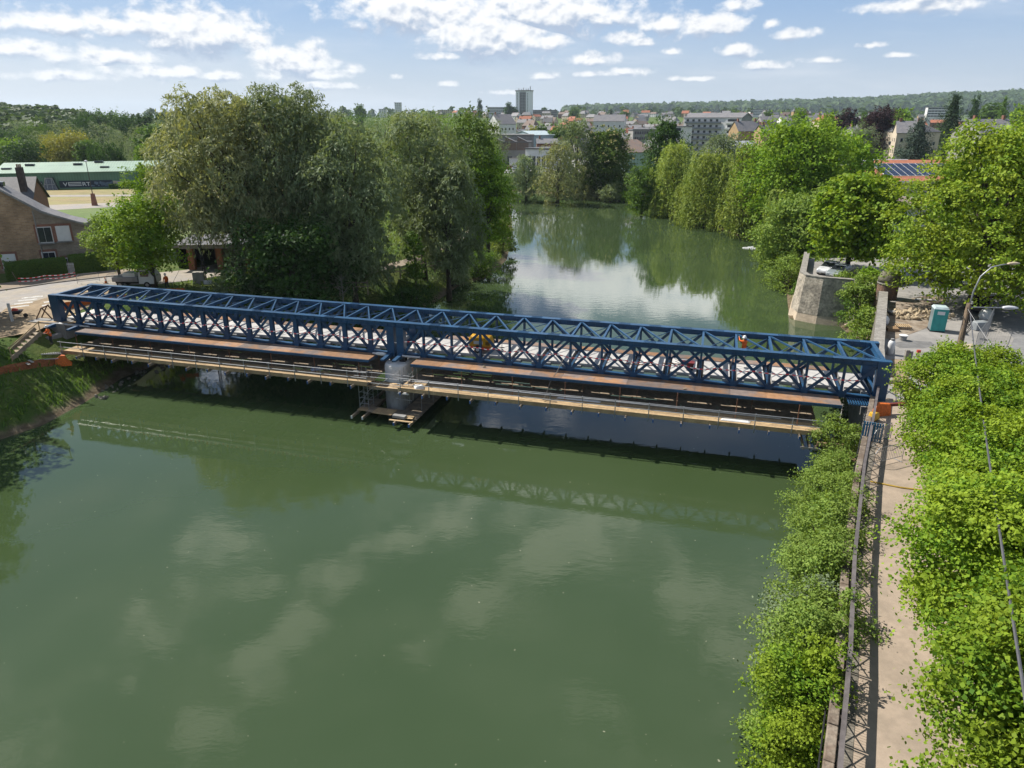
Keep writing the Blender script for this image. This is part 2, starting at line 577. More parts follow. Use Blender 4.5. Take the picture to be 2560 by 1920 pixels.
M_PATH = mat('tan_pavement', (0.41, 0.325, 0.245), 0.9, var=0.07, scale=0.7, bump=0.15, bscale=30, col2=(0.33, 0.265, 0.20))
M_ASPH = mat('grey_asphalt', (0.19, 0.19, 0.195), 0.9, var=0.1, scale=0.5, bump=0.2, bscale=40, col2=(0.24, 0.238, 0.235))
M_SITE = mat('dusty_yard', (0.33, 0.31, 0.285), 0.95, var=0.1, scale=0.25, bump=0.2, bscale=20, col2=(0.25, 0.24, 0.225))
M_DIRT = mat('tan_earth', (0.36, 0.27, 0.165), 0.95, var=0.15, scale=0.6, bump=0.5, bscale=6, col2=(0.24, 0.175, 0.105))
M_LROAD = mat('pale_road', (0.31, 0.29, 0.27), 0.92, var=0.08, scale=0.35, bump=0.15, bscale=30, col2=(0.36, 0.315, 0.25))
M_STONE = mat('old_stone', (0.25, 0.225, 0.185), 0.92, var=0.22, scale=1.1, bump=0.9, bscale=3.2, col2=(0.14, 0.125, 0.10))
M_CAP = mat('pale_coping', (0.33, 0.31, 0.275), 0.9, var=0.15, scale=2.0, bump=0.3, bscale=9, col2=(0.22, 0.205, 0.18))
M_CONC = mat('pale_concrete', (0.60, 0.59, 0.565), 0.85, var=0.05, scale=0.8, bump=0.1, bscale=14, col2=(0.50, 0.49, 0.47))
M_CONCG = mat('grey_concrete', (0.34, 0.335, 0.32), 0.9, var=0.1, scale=0.9, bump=0.25, bscale=10, col2=(0.25, 0.245, 0.235))
M_WHITE = mat('white_paint', (0.78, 0.78, 0.76), 0.6, var=0.03, scale=3)
M_DARK = mat('dark_rubber', (0.02, 0.02, 0.021), 0.7, var=0.1)
M_GALV = mat('galvanised_steel', (0.42, 0.43, 0.44), 0.45, 0.6, var=0.08, scale=4)
M_IRON = mat('brown_iron', (0.105, 0.085, 0.075), 0.65, 0.2, var=0.15, scale=3)


def sheet(name, poly, z, m):
    return struct(name, MB().add([(p[0], p[1], z if len(p) < 3 else p[2]) for p in poly], [tuple(range(len(poly)))]), m)


def offset_line(pts, d):
    """the polyline moved d to its right"""
    out = []
    for i, p in enumerate(pts):
        a = Vector(pts[max(i - 1, 0)][:2])
        b = Vector(pts[min(i + 1, len(pts) - 1)][:2])
        t = (b - a).normalized()
        out.append((p[0] + t.y * d, p[1] - t.x * d))
    return out


# quay: pavement along the wall, yard, road
QUAY_S = QUAY[:8]
sheet('quay_pavement', QUAY[:8] + [(29.0, 44.4)] + offset_line(QUAY[:8], 5.6)[::-1][1:], QZ, M_PATH)
sheet('asphalt_road', offset_line(QUAY[:8], 5.6)[:-1] + [(29.1, 44.2), (36.5, 50.0), (44.5, 60.0), (52, 78), (60, 100), (85, 100), (70, 40), (45, 0), (30, -12)], QZ - 0.004, M_ASPH)
sheet('building_yard', [QUAY[7], QUAY[8], QUAY[9], (40.2, 76.2), (39.6, 81.0), (34.9, 84.3), (41, 98), (60.1, 100.1), (52.1, 77.9), (44.6, 59.9), (36.6, 49.9), (29.1, 44.3)], QZ + 0.004, M_SITE)
sheet('wet_patch', [W(x, y, QZ + .012) for x, y in [(1925, 742), (1960, 735), (2010, 738), (2020, 745), (1995, 752), (1945, 752)]], QZ + .012, mat('fresh_cement', (0.21, 0.205, 0.20), 0.7))
sheet('sand_patch', [W(x, y, QZ + .016) for x, y in [(2020, 748), (2060, 745), (2100, 742), (2110, 750), (2070, 757), (2025, 756)]], QZ + .016, mat('spilt_sand', (0.50, 0.42, 0.29), 0.95, bump=.5, bscale=12))
sheet('earth_patch', [W(x, y, QZ + .02) for x, y in [(1922, 655), (1990, 640), (2040, 640), (2045, 690), (1985, 715), (1925, 735), (1912, 730)]], QZ + .02,
      mat('brown_yard_earth', (0.21, 0.155, 0.105), 0.95, var=.2, scale=.8, bump=.6, bscale=6, col2=(.32, .27, .21)))
sheet('excavated_earth', [W(x, y, QZ + .024) for x, y in [(1925, 775), (1990, 780), (2010, 800), (1985, 850), (1930, 850)]], QZ + .024, M_DIRT)


def wall_along(name, line, z0, z1, t_bot, t_top, m, batter=0.0):
    """a wall whose outer face follows line (land on the right of it)"""
    mb = MB()
    inn = offset_line(line, t_top)
    out = offset_line(line, -batter)
    k = len(line)
    for i in range(k - 1):
        mb.loft([[(*out[i], z0), (*inn[i], z0), (*inn[i], z1), (*line[i], z1)], [(*out[i + 1], z0), (*inn[i + 1], z0), (*inn[i + 1], z1), (*line[i + 1], z1)]])
    return mb


M_COPE = mat('brown_coping_stone', (.28, .235, .185), .95, var=.22, scale=1.3, bump=.6, bscale=6, col2=(.155, .115, .085), obj_rand=.15)
qw = thing('quay_wall', 'long old stone quay wall below the brown iron railing', 'wall', (QUAY[3][0], QUAY[3][1], 0))
def rel(mb, o):
    mb.v = [(a - o.location.x, b - o.location.y, c - o.location.z) for a, b, c in mb.v]
    return mb
put('wall_face', rel(wall_along('w', QUAY_S, -1.5, QZ + .02, .6, .55, M_STONE, .25), qw), M_STONE, qw)
# coping stones laid one by one along the quay edge
rs = random.Random(4)
tot = []
for i in range(1, 7):
    a, b = Vector(QUAY[i]), Vector(QUAY[i + 1])
    L = (b - a).length
    n = max(1, round(L / 1.35))
    for k in range(n):
        p, q = a.lerp(b, k / n), a.lerp(b, (k + 1) / n)
        d = (q - p).normalized()
        nrm = Vector((d.y, -d.x))
        mid = (p + q) / 2 + nrm * -.10
        ang = math.atan2(d.y, d.x)
        h = .30 + rs.uniform(-.02, .02)
        put('coping_stone', MB().box(-(q - p).length / 2 + .012, (q - p).length / 2 - .012, -.16, .16, 0, h), M_COPE, qw,
            (mid.x - qw.location.x, mid.y - qw.location.y, QZ + .022), (rs.uniform(-.01, .01), 0, ang), bevel=.03)

# wall with parapet between bridge and turret
pw = thing('parapet_wall', 'long plain stone parapet wall running from the bridge to the domed turret', 'wall', (29.4, 54.6, 0))
LN = [(27.5, 50.6), (29.4, 54.6), (39.4, 74.0)]
put('wall_face', rel(wall_along('w', LN, -1.5, QZ + .9, .6, .7, M_STONE, .3), pw), M_STONE, pw)
mb = MB()
for i in range(2):
    a, b = LN[i], LN[i + 1]
    ia, ib = offset_line(LN, .78)[i], offset_line(LN, .78)[i + 1]
    oa, ob = offset_line(LN, -.06)[i], offset_line(LN, -.06)[i + 1]
    mb.loft([[(*oa, QZ + .903), (*ia, QZ + .903), (*ia, QZ + 1.03), (*oa, QZ + 1.03)], [(*ob, QZ + .903), (*ib, QZ + .903), (*ib, QZ + 1.03), (*ob, QZ + 1.03)]])
put('coping', rel(mb, pw), M_CAP, pw)

# bastion: battered stone walls with a pale foot
bz = thing('stone_bastion', 'pointed stone bastion with battered walls and pale foot rising from the river', 'bastion', (34.6, 84.2, 0))
BL = [(40.3, 74.6), (40.6, 77.2), (39.6, 80.4), (36.6, 81.7), (35.1, 83.2), (35.2, 85.2), (40.9, 98.5)]
put('wall_face', rel(wall_along('w', BL, .95, QZ + .75, .6, .6, M_STONE, .5), bz), mat('bastion_stone', (.50, .44, .35), .93, var=.3, scale=.8, bump=1.0, bscale=3.4, col2=(.27, .24, .195), detail=7), bz)
put('foot', rel(wall_along('w', offset_line(BL, -.48), -1.5, .95, .6, 1.3, M_STONE, .55), bz), mat('pale_foot_stone', (.60, .49, .36), .9, var=.12, scale=.6, bump=.4, bscale=5, col2=(.48, .39, .29)), bz)
put('coping', rel(wall_along('w', offset_line(BL, -.05), QZ + .753, QZ + .88, .5, .72, M_CAP, 0), bz), M_CAP, bz)
pt = thing('domed_turret', 'small round brick turret with mossy stone dome at the corner of the parapet', 'turret', (40.7, 75.0, QZ))
put('drum', MB().lathe([(1.05, -1.2), (1.05, 1.55), (1.02, 1.6)], n=24), mat('turret_brick', (.25, .15, .10), .92, var=.3, scale=2.2, bump=.8, bscale=6, col2=(.15, .10, .075)), pt, smooth=False)
put('cornice', MB().lathe([(1.10, 1.603), (1.14, 1.68), (1.12, 1.80)], n=24), M_CAP, pt)
put('dome', MB().lathe([(1.09, 1.803), (1.08, 2.2), (.98, 2.6), (.78, 2.9), (.45, 3.12), (.12, 3.2)], n=24), mat('mossy_stone', (.20, .185, .13), .95, var=.3, scale=3, bump=.9, bscale=9, col2=(.13, .12, .085)), pt, smooth=True)
put('corner_parapet', MB().beam((-1.25, -.95, .45), (-.2, -.2, .45), .5, .9), M_STONE, pt)

# left bank: road, verges, lawns
RZ = 4.79
LR = [W(x, y, RZ) for x, y in [(-60, 700), (20, 640), (90, 628), (250, 612), (330, 606), (420, 592), (560, 575), (700, 556), (800, 545),
                               (800, 528), (700, 536), (560, 552), (440, 568), (330, 588), (250, 596), (110, 618), (0, 640), (-120, 665), (-120, 735)]]
sheet('left_road', [W(x, y, RZ) for x, y in [(-140, 640), (0, 628), (110, 612), (230, 598), (330, 590), (400, 583), (480, 568), (560, 556), (700, 540), (700, 560), (560, 580),
                                            (450, 600), (350, 613), (250, 616), (190, 628), (115, 640), (60, 690), (-20, 720), (-140, 740)]], RZ, M_LROAD)
sheet('earth_approach', [W(x, y, RZ + .006) for x, y in [(20, 660), (60, 655), (110, 640), (190, 622), (260, 616), (240, 640), (130, 690), (80, 715), (0, 730), (-30, 700)]], RZ + .006, M_DIRT)
sheet('far_pavement', [W(x, y, RZ + .09) for x, y in [(-140, 624), (0, 612), (110, 598), (230, 585), (330, 577), (330, 588), (230, 597), (110, 611), (0, 627), (-140, 639)]], RZ + .09,
      mat('earthy_pavement', (.30, .235, .165), .95, var=.12, scale=.6, bump=.3, bscale=12))
kb = MB()
KP = [W(x, y, RZ) for x, y in [(-140, 640), (0, 628), (110, 612), (230, 598), (330, 590)]]
for a, b in zip(KP, KP[1:]):
    kb.beam(a + Vector((0, 0, .05)), b + Vector((0, 0, .05)), .18, .12)
struct('kerb', kb, M_CONCG)
# zebra crossing bars, painted on the road
zb = thing('zebra_crossing', 'faded white zebra crossing bars on the pale road by the bridge', 'road marking', W(60, 650, RZ))
for x, y in [(26, 672), (33, 662), (40, 653), (47, 645), (54, 638)]:
    pass
for k, (x0, x1, y) in enumerate([(22, 62, 663), (30, 70, 656), (38, 80, 649), (46, 92, 643), (94, 130, 652), (90, 128, 659)]):
    a, b, c_, d = W(x0, y, RZ + .01), W(x1, y - 4.6, RZ + .01), W(x1 + 1, y - 2.4, RZ + .01), W(x0 + 1, y + 2.4, RZ + .01)
    put('bar', rel(MB().quad(a, b, c_, d), zb), mat('worn_road_paint', (.62, .61, .58), .8, var=.2, scale=3, col2=(.38, .36, .33)), zb)
M_LAWN = mat('mown_lawn', (.105, .17, .032), .95, var=.12, scale=.12, bump=.5, bscale=8, col2=(.135, .185, .045))
M_HAY = mat('dry_meadow', (.29, .225, .10), .95, var=.15, scale=.08, bump=.5, bscale=5, col2=(.26, .235, .085))
def lz(px, py, z):
    return W(px, py, z)
GZ = 4.80
sheet('lawn', [W(x, y, GZ) for x, y in [(120, 452), (330, 443), (420, 440), (560, 440), (560, 520), (440, 540), (300, 545), (130, 500)]], GZ, M_LAWN)
sheet('park_path', [W(x, y, GZ + .02) for x, y in [(100, 443), (240, 438), (420, 432), (760, 430), (760, 440), (420, 441), (240, 447), (100, 455)]], GZ + .02, M_LROAD)
sheet('dry_meadow', [W(x, y, GZ + .01) for x, y in [(60, 412), (330, 408), (760, 405), (760, 431), (420, 433), (240, 439), (60, 445)]], GZ + .01, M_HAY)
sheet('park_path', [W(x, y, GZ + .03) for x, y in [(60, 421.5), (330, 420), (760, 417), (760, 420), (330, 423.5), (60, 425.5)]], GZ + .03, M_LROAD)
sheet('riverside_path', [W(x, y, 4.0) + Vector((0, 0, .85)) for x, y in [(700, 612), (780, 598), (860, 578), (920, 560), (985, 520), (1010, 500), (1022, 480), (1034, 480), (1024, 505), (1000, 528), (935, 568), (870, 588), (790, 608), (712, 622)]], 0,
      mat('gravel_path', (.33, .27, .20), .95, var=.12, scale=1, bump=.4, bscale=15))
sheet('depot_yard', [W(x, y, GZ + .03) for x, y in [(1085, 374), (1115, 345), (1300, 342), (1480, 345), (1480, 366), (1300, 372), (1180, 375)]], GZ + .03, M_CONCG)
# ------------------------------------------------------------------ the blue truss bridge
M_BLUE = mat('blue_bridge_paint', (0.018, 0.086, 0.190), 0.42, 0.0, var=0.12, scale=0.7, col2=(0.016, 0.066, 0.145), spec=0.5)
M_RUST = mat('rusty_steel_plate', (0.31, 0.165, 0.08), 0.8, 0.1, var=0.14, scale=0.5, col2=(0.20, 0.155, 0.135), obj_rand=0.3, bump=.1, bscale=8, mixr=(.42, .6))
M_DECK = mat('white_precast_concrete', (0.58, 0.565, 0.54), 0.85, var=0.07, scale=0.9, col2=(0.47, 0.46, 0.445), obj_rand=0.09, bump=.08, bscale=10)
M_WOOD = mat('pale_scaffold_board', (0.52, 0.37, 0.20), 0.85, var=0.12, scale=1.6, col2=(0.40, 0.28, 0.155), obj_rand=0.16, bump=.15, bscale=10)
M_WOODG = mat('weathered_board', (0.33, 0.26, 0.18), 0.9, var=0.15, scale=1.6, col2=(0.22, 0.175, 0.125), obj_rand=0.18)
M_BLUEEND = mat('blue_joist_end', (.05, .16, .42), .6)
M_REBAR = mat('brown_rebar', (.085, .06, .045), .8, var=.2)
M_TAPE = None

BU = 2.404                                            # one bay in metres
BL_L = 72.1
BR = thing('truss_bridge', 'long dark blue steel truss bridge across the green river', 'bridge', (-43.5, 65.0, 0.0), math.atan2(-19.6, 69.4))
BW, BB, BT = 4.5, 4.62, 7.5                            # width between trusses, bottom and top of the steel
NODES = [(1.17 + .9654 * (i - 1)) * BU for i in range(1, 15)] + [(15.7 + 1.009 * (i - 16)) * BU for i in range(16, 30)]
LEFT_N, RIGHT_N = NODES[:14], NODES[14:]
END0, MID0, MID1, END1 = .2 * BU, 14.52 * BU, 14.88 * BU, 29.8 * BU
TC = 0.40                                             # depth of the top chord
for w in (0, BW):
    o = -1 if w == 0 else 1
    # chords: box-like plate girders with stiffener ribs
    for a, b in ((0.0, 14.70 * BU), (14.70 * BU + .01, 30 * BU)):
        mb = MB()
        mb.box(a, b, w - .26, w + .26, BT - .035, BT)
        mb.box(a, b, w - .26, w + .26, BT - TC, BT - TC + .03)
        mb.box(a, b, w - .19, w - .16, BT - TC + .03, BT - .035)
        mb.box(a, b, w + .16, w + .19, BT - TC + .03, BT - .035)
        n = int((b - a) / .6)
        for k in range(n + 1):
            s = a + .02 + (b - a - .06) * k / n
            mb.box(s, s + .02, w - .255, w - .19, BT - TC + .03, BT - .035)
            mb.box(s, s + .02, w + .19, w + .255, BT - TC + .03, BT - .035)
        put('top_chord', mb, M_BLUE, BR)
        mb = MB()
        mb.box(a + .1, b - .1, w - .2, w + .2, BB, BB + .03)
        mb.box(a + .1, b - .1, w - .2, w + .2, BB + .23, BB + .26)
        mb.box(a + .1, b - .1, w - .02, w + .02, BB + .03, BB + .23)
        put('bottom_chord', mb, M_BLUE, BR)
# upright posts: deep plates in the left span, slimmer ones in the right
def upright(w, d, t=.03):
    mb = MB()
    h0, h1 = BB + .262, BT - TC - .002
    mb.box(-w / 2, w / 2, -d / 2, -d / 2 + t, h0, h1)
    mb.box(-w / 2, w / 2, d / 2 - t, d / 2, h0, h1)
    mb.box(-t / 2, t / 2, -d / 2 + t, d / 2 - t, h0, h1)
    return mb.mesh('post')
PL, PR_ = upright(.36, .26), upright(.15, .26)
GUS = MB().box(-.24, .24, -.225, -.203, BB + .02, BB + .46).mesh('gusset')
GUT = MB().box(-.34, .34, -.285, -.262, BT - TC - .30, BT - TC + .12).mesh('gusset')
for w in (0, BW):
    for s in LEFT_N:
        put('post', PL, M_BLUE, BR, (s, w, 0))
    for s in RIGHT_N:
        put('post', PR_, M_BLUE, BR, (s, w, 0))
    for s in NODES:
        put('gusset', GUS, M_BLUE, BR, (s, w, 0))
# crossed diagonals, one pair in every bay
DZ0, DZ1 = BB + .28, BT - TC - .02
DCACHE = {}
def diagonal(s0, s1, w, up, off):
    L = round(s1 - s0, 2)
    key = (L, up, off)
    if key not in DCACHE:
        a, b = ((0.14, off, DZ0), (L - .14, off, DZ1)) if up else ((0.14, off, DZ1), (L - .14, off, DZ0))
        DCACHE[key] = MB().ibeam(a, b, .19, .14, .02, up=(0, 1, 0)).mesh('diagonal')
    return put('diagonal', DCACHE[key], M_BLUE, BR, (s0, w, 0))
BAYS = list(zip([END0 + .25] + LEFT_N, LEFT_N + [MID0 - .15])) + list(zip([MID1 + .15] + RIGHT_N, RIGHT_N + [END1 - .25]))
for w in (0, BW):
    for s0, s1 in BAYS:
        diagonal(s0, s1, w, True, -.10)
        diagonal(s0, s1, w, False, .10)
# end and middle portal posts
for w in (0, BW):
    for s, wd, z0, nm in ((END0, .95, BB - .02, 'end_post'), (MID0, .62, BB - .05, 'middle_post'), (MID1, .62, BB - .05, 'middle_post'), (END1 + .05, .85, 4.1, 'end_post')):
        mb = MB()
        z1 = BT - TC - .003 if nm == 'middle_post' else BT - .04
        mb.box(s - wd / 2, s + wd / 2, w - .30, w - .265, z0, z1)
        mb.box(s - wd / 2, s + wd / 2, w + .265, w + .30, z0, z1)
        for e in (-wd / 2, 0, wd / 2 - .03):
            mb.box(s + e, s + e + .03, w - .264, w + .264, z0, z1)
        put(nm, mb, M_BLUE, BR)
# cross beams and lateral bracing of the roof
RN = [END0] + LEFT_N + [(MID0 + MID1) / 2] + RIGHT_N + [END1]
for i, s in enumerate(RN):
    big = i in (0, len(RN) - 1)
    mb = MB().ibeam((s, .265, BT - .2), (s, BW - .265, BT - .2), .16 if not big else .3, .26 if not big else .40, .02)
    put('roof_cross_beam', mb, M_BLUE, BR)
for s0, s1 in zip(RN, RN[1:]):
    put('roof_brace', MB().beam((s0 + .12, BW - .27, BT - .12), (s1 - .12, .27, BT - .12), .11, .11), M_BLUE, BR)
    put('sway_brace', MB().beam((s0 + .12, .27, BT - .30), (s1 - .12, BW - .27, BT - .30), .05, .05), M_BLUE, BR)
# floor beams below the deck
for s in [END0] + NODES + [MID0, MID1, END1]:
    put('floor_beam', MB().ibeam((s, .05, BB + .1), (s, BW - .05, BB + .1), .2, .5, .02), M_BLUE, BR)
# bolt strips on the chords where the field splices are
def bolts(w):
    mb = MB()
    for k in range(9):
        for j in (-.2, -.1, .1, .2):
            mb.box(-.4 + k * .1 - .022, -.4 + k * .1 + .022, w + j - .022, w + j + .022, BT + .0015, BT + .035)
    return mb
BOL = bolts(0).mesh('bolted_splice')
for w in (0, BW):
    for i, s in enumerate(RIGHT_N + LEFT_N):
        if i < len(RIGHT_N) or i % 3 == 1:
            put('bolted_splice', BOL, M_BLUE, BR, (s + BU * .45, w, 0))
# precast deck slabs
DT = 5.16
def slab(L, notch=True):
    mb = MB().box(-L / 2, L / 2, .55, BW - .55, DT - .16, DT)
    mb.box(-L / 2, -L / 2 + .5, .42, BW - .42, DT - .42, DT - .162)
    mb.box(L / 2 - .5, L / 2, .42, BW - .42, DT - .42, DT - .162)
    mb.box(-L / 2 + .502, L / 2 - .502, .75, BW - .75, DT - .34, DT - .162)
    return mb.mesh('deck_slab')
SC_ = {}
for i, (s0, s1) in enumerate(BAYS):
    gap = .10 if s1 < MID0 else (.52 if i > 18 else .16)
    L = round(s1 - s0 - gap, 1)
    if L not in SC_:
        SC_[L] = slab(L)
    put('deck_slab', SC_[L], M_DECK, BR, ((s0 + s1) / 2, 0, 0))
    if gap > .3:
        mb = MB()
        for k in range(14):
            y = .8 + k * (BW - 1.6) / 13
            mb.tube([(s0 - .26, y, DT - .05), (s0 + .26, y, DT - .05)], .014, 4)
        mb.box(s0 - .25, s0 + .25, .6, BW - .6, DT - .40, DT - .37)
        put('rebar_joint', mb, M_REBAR, BR)
# footway brackets and rusty plates on both sides
PZ = 4.70
WK = ((1.75 * BU, 14.02 * BU), (15.55 * BU, 28.75 * BU))
for side in (0, 1):
    y0, y1 = (-2.0, -.29) if side == 0 else (BW + .29, BW + 1.75)
    ye = y0 if side == 0 else y1
    for a, b in WK:
        n = round((b - a) / BU)
        st = (b - a) / n
        PM = MB().box(.008, st - .008, y0, y1, PZ, PZ + .02).mesh('footway_plate')
        for k in range(n):
            put('footway_plate', PM, M_RUST, BR, (a + k * st, 0, 0))
        put('edge_beam', MB().box(a, b, ye - .06, ye + .06, PZ - .2, PZ - .003), M_BLUE, BR)
        for k in range(n + 1):
            s = a + .06 + (b - a - .12) * k / n
            yi = -.29 if side == 0 else BW + .29
            yo = ye + (.06 if side == 0 else -.06)
            mb = MB().add([(s - .05, yi, PZ - .35), (s + .05, yi, PZ - .35), (s + .05, yo, PZ - .14), (s - .05, yo, PZ - .14),
                           (s - .05, yi, PZ - .005), (s + .05, yi, PZ - .005), (s + .05, yo, PZ - .005), (s - .05, yo, PZ - .005)],
                          [(0, 1, 2, 3), (7, 6, 5, 4), (0, 4, 5, 1), (1, 5, 6, 2), (2, 6, 7, 3), (3, 7, 4, 0)])
            put('bracket', mb, M_BLUE, BR)
# bare brackets without plates, by the end and middle posts
for s in (.25 * BU, 1.35 * BU, 14.5 * BU, 14.92 * BU):
    put('bracket', MB().add([(s - .16, -.31, PZ - .15), (s + .16, -.31, PZ - .15), (s + .16, -1.9, PZ - .02), (s - .16, -1.9, PZ - .02),
                             (s - .16, -.31, PZ + .22), (s + .16, -.31, PZ + .22), (s + .16, -1.9, PZ + .12), (s - .16, -1.9, PZ + .12)],
                            [(0, 1, 2, 3), (7, 6, 5, 4), (0, 4, 5, 1), (1, 5, 6, 2), (2, 6, 7, 3), (3, 7, 4, 0)]), M_BLUE, BR)
# service pipe running beside the truss, seen between the plates
for a, b in ((.5 * BU, 1.85 * BU), (13.9 * BU, 14.4 * BU), (15.0 * BU, 15.65 * BU)):
    put('service_pipe', MB().tube([(a, -.62, PZ + .12), (b, -.62, PZ + .12)], .09, 10), mat('grey_pipe', (.62, .62, .63), .4), BR)
put('pipe_wrap', MB().tube([(14.05 * BU, -.62, PZ + .12), (14.25 * BU, -.62, PZ + .13), (14.36 * BU, -.62, PZ + .12)], [.13, .15, .12], 10), M_WHITE, BR)
put('pipe_wrap', MB().tube([(.42 * BU, -.62, PZ + .12), (.58 * BU, -.62, PZ + .12)], [.16, .13], 10), M_WHITE, BR)
mb = MB()
for k in range(12):
    mb.box(28.95 * BU + k * .16, 28.95 * BU + k * .16 + .06, -1.6, -.36, PZ + .0, PZ + .05)
for k in range(5):
    mb.box(28.95 * BU, 28.95 * BU + 1.9, -1.6 + k * .29, -1.55 + k * .29, PZ - .05, PZ - .002)
put('grating', mb, M_BLUE, BR)

# red and white tape strung along both trusses
def tape_material():
    m = bpy.data.materials.new('red_white_tape')
    m.use_nodes = True
    g = NT(m.node_tree)
    p = g.n('ShaderNodeTexCoord').outputs['Object']
    x = g.n('ShaderNodeSeparateXYZ', {0: p}).outputs[0]
    f = g.m('GREATER_THAN', g.m('FRACT', g.m('MULTIPLY', x, 2.2)), .5)
    c = g.mix(f, (.72, .06, .07), (.8, .74, .72))
    g.n('ShaderNodeOutputMaterial', {0: g.n('ShaderNodeBsdfPrincipled', {'Base Color': c, 'Roughness': .5}).outputs[0]})
    return m
M_TAPE = tape_material()
for w, nm in ((-.2, 'red and white warning tape strung along the near truss of the bridge'), (BW - .2, 'red and white warning tape strung along the far truss of the bridge')):
    mb = MB()
    rs = random.Random(int(w * 10) + 9)
    cen = [(a + b) / 2 for a, b in BAYS]
    zc = (DZ0 + DZ1) / 2 + (.0 if w < 1 else .12)
    for a, b in zip(cen[1:], cen[2:]):
        pts = []
        for k in range(5):
            t = k / 4
            pts.append((a + (b - a) * t, w, zc - .22 * math.sin(math.pi * t) * rs.uniform(.2, 1.1)))
        for p, q in zip(pts, pts[1:]):
            mb.beam(p, q, .012, .075)
    o = put('warning_tape', mb, M_TAPE, None, BR.location, BR.rotation_euler)
    tag(o, nm, 'tape')

def BP(s, w, z):
    """bridge coordinates to world"""
    r = BR.rotation_euler.z
    return Vector((BR.location.x + s * math.cos(r) - w * math.sin(r), BR.location.y + s * math.sin(r) + w * math.cos(r), z))

# ------------------------------------------------------------------ pier and abutments
PS = 14.70 * BU
pier = thing('bridge_pier', 'rounded pale concrete pier under the middle of the bridge', 'pier', BP(PS, 0, 0), BR.rotation_euler.z)
ol = []
for k in range(13):
    t = math.pi + math.pi * k / 12
    ol.append((1.05 * math.cos(t), -.35 + .85 * math.sin(t)))
ol += [(1.05, BW + .3)] + [(1.05 * math.cos(math.pi * k / 8), BW + .3 + .85 * math.sin(math.pi * k / 8)) for k in range(1, 8)] + [(-1.05, BW + .3)]
M_PIER = mat('stained_pier_concrete', (.42, .41, .39), .9, var=.15, scale=.8, bump=.3, bscale=6, col2=(.27, .265, .25), stretch=(1, 1, .35))
put('shaft', MB().prism(ol, -2.0, 2.6), M_PIER, pier)
rings = []
for z, k in ((2.603, .965), (3.75, .965), (3.98, .93), (4.12, .82), (4.16, .68)):
    rings.append([(x * k, (y - BW / 2) * (1 - (1 - k) * .35) + BW / 2, z) for x, y in ol])
put('cap', MB().loft(rings), mat('fresh_white_concrete', (.88, .87, .85), .85, var=.04), pier)
for y in (0, BW):
    for x in (-.35, .5):
        put('bearing', MB().box(x - .25, x + .25, y - .25, y + .25, 4.163, BB - .06), mat('black_bearing', (.03, .03, .035), .5), pier)
for s, lab, nm in ((-1.0, 'low concrete abutment under the left end of the bridge', -1), (BL_L + .25, 'low concrete abutment under the right end of the bridge', 1)):
    ab = thing('bridge_abutment', lab, 'abutment', BP(s, 0, 0), BR.rotation_euler.z)
    x0, x1 = (-2.2, 2.2) if nm < 0 else (-1.6, 2.4)
    put('bearing_shelf', MB().box(x0, x1, -2.3, BW + 2.0, -1.0, 3.98), M_CONCG, ab)
    put('back_wall', MB().box(*((x0 - .5, x0 - .005) if nm < 0 else (x1 + .005, x1 + .5)), -2.6, BW + 2.4, -1.0, QZ + .1), M_CONCG, ab)
    for y in (0, BW):
        put('bearing', MB().box(-.05 if nm < 0 else -.75, .65 if nm < 0 else -.05, y - .3, y + .3, 3.983, 4.095 if nm > 0 else BB - .03), mat('black_bearing', (.03, .03, .035), .5), ab)

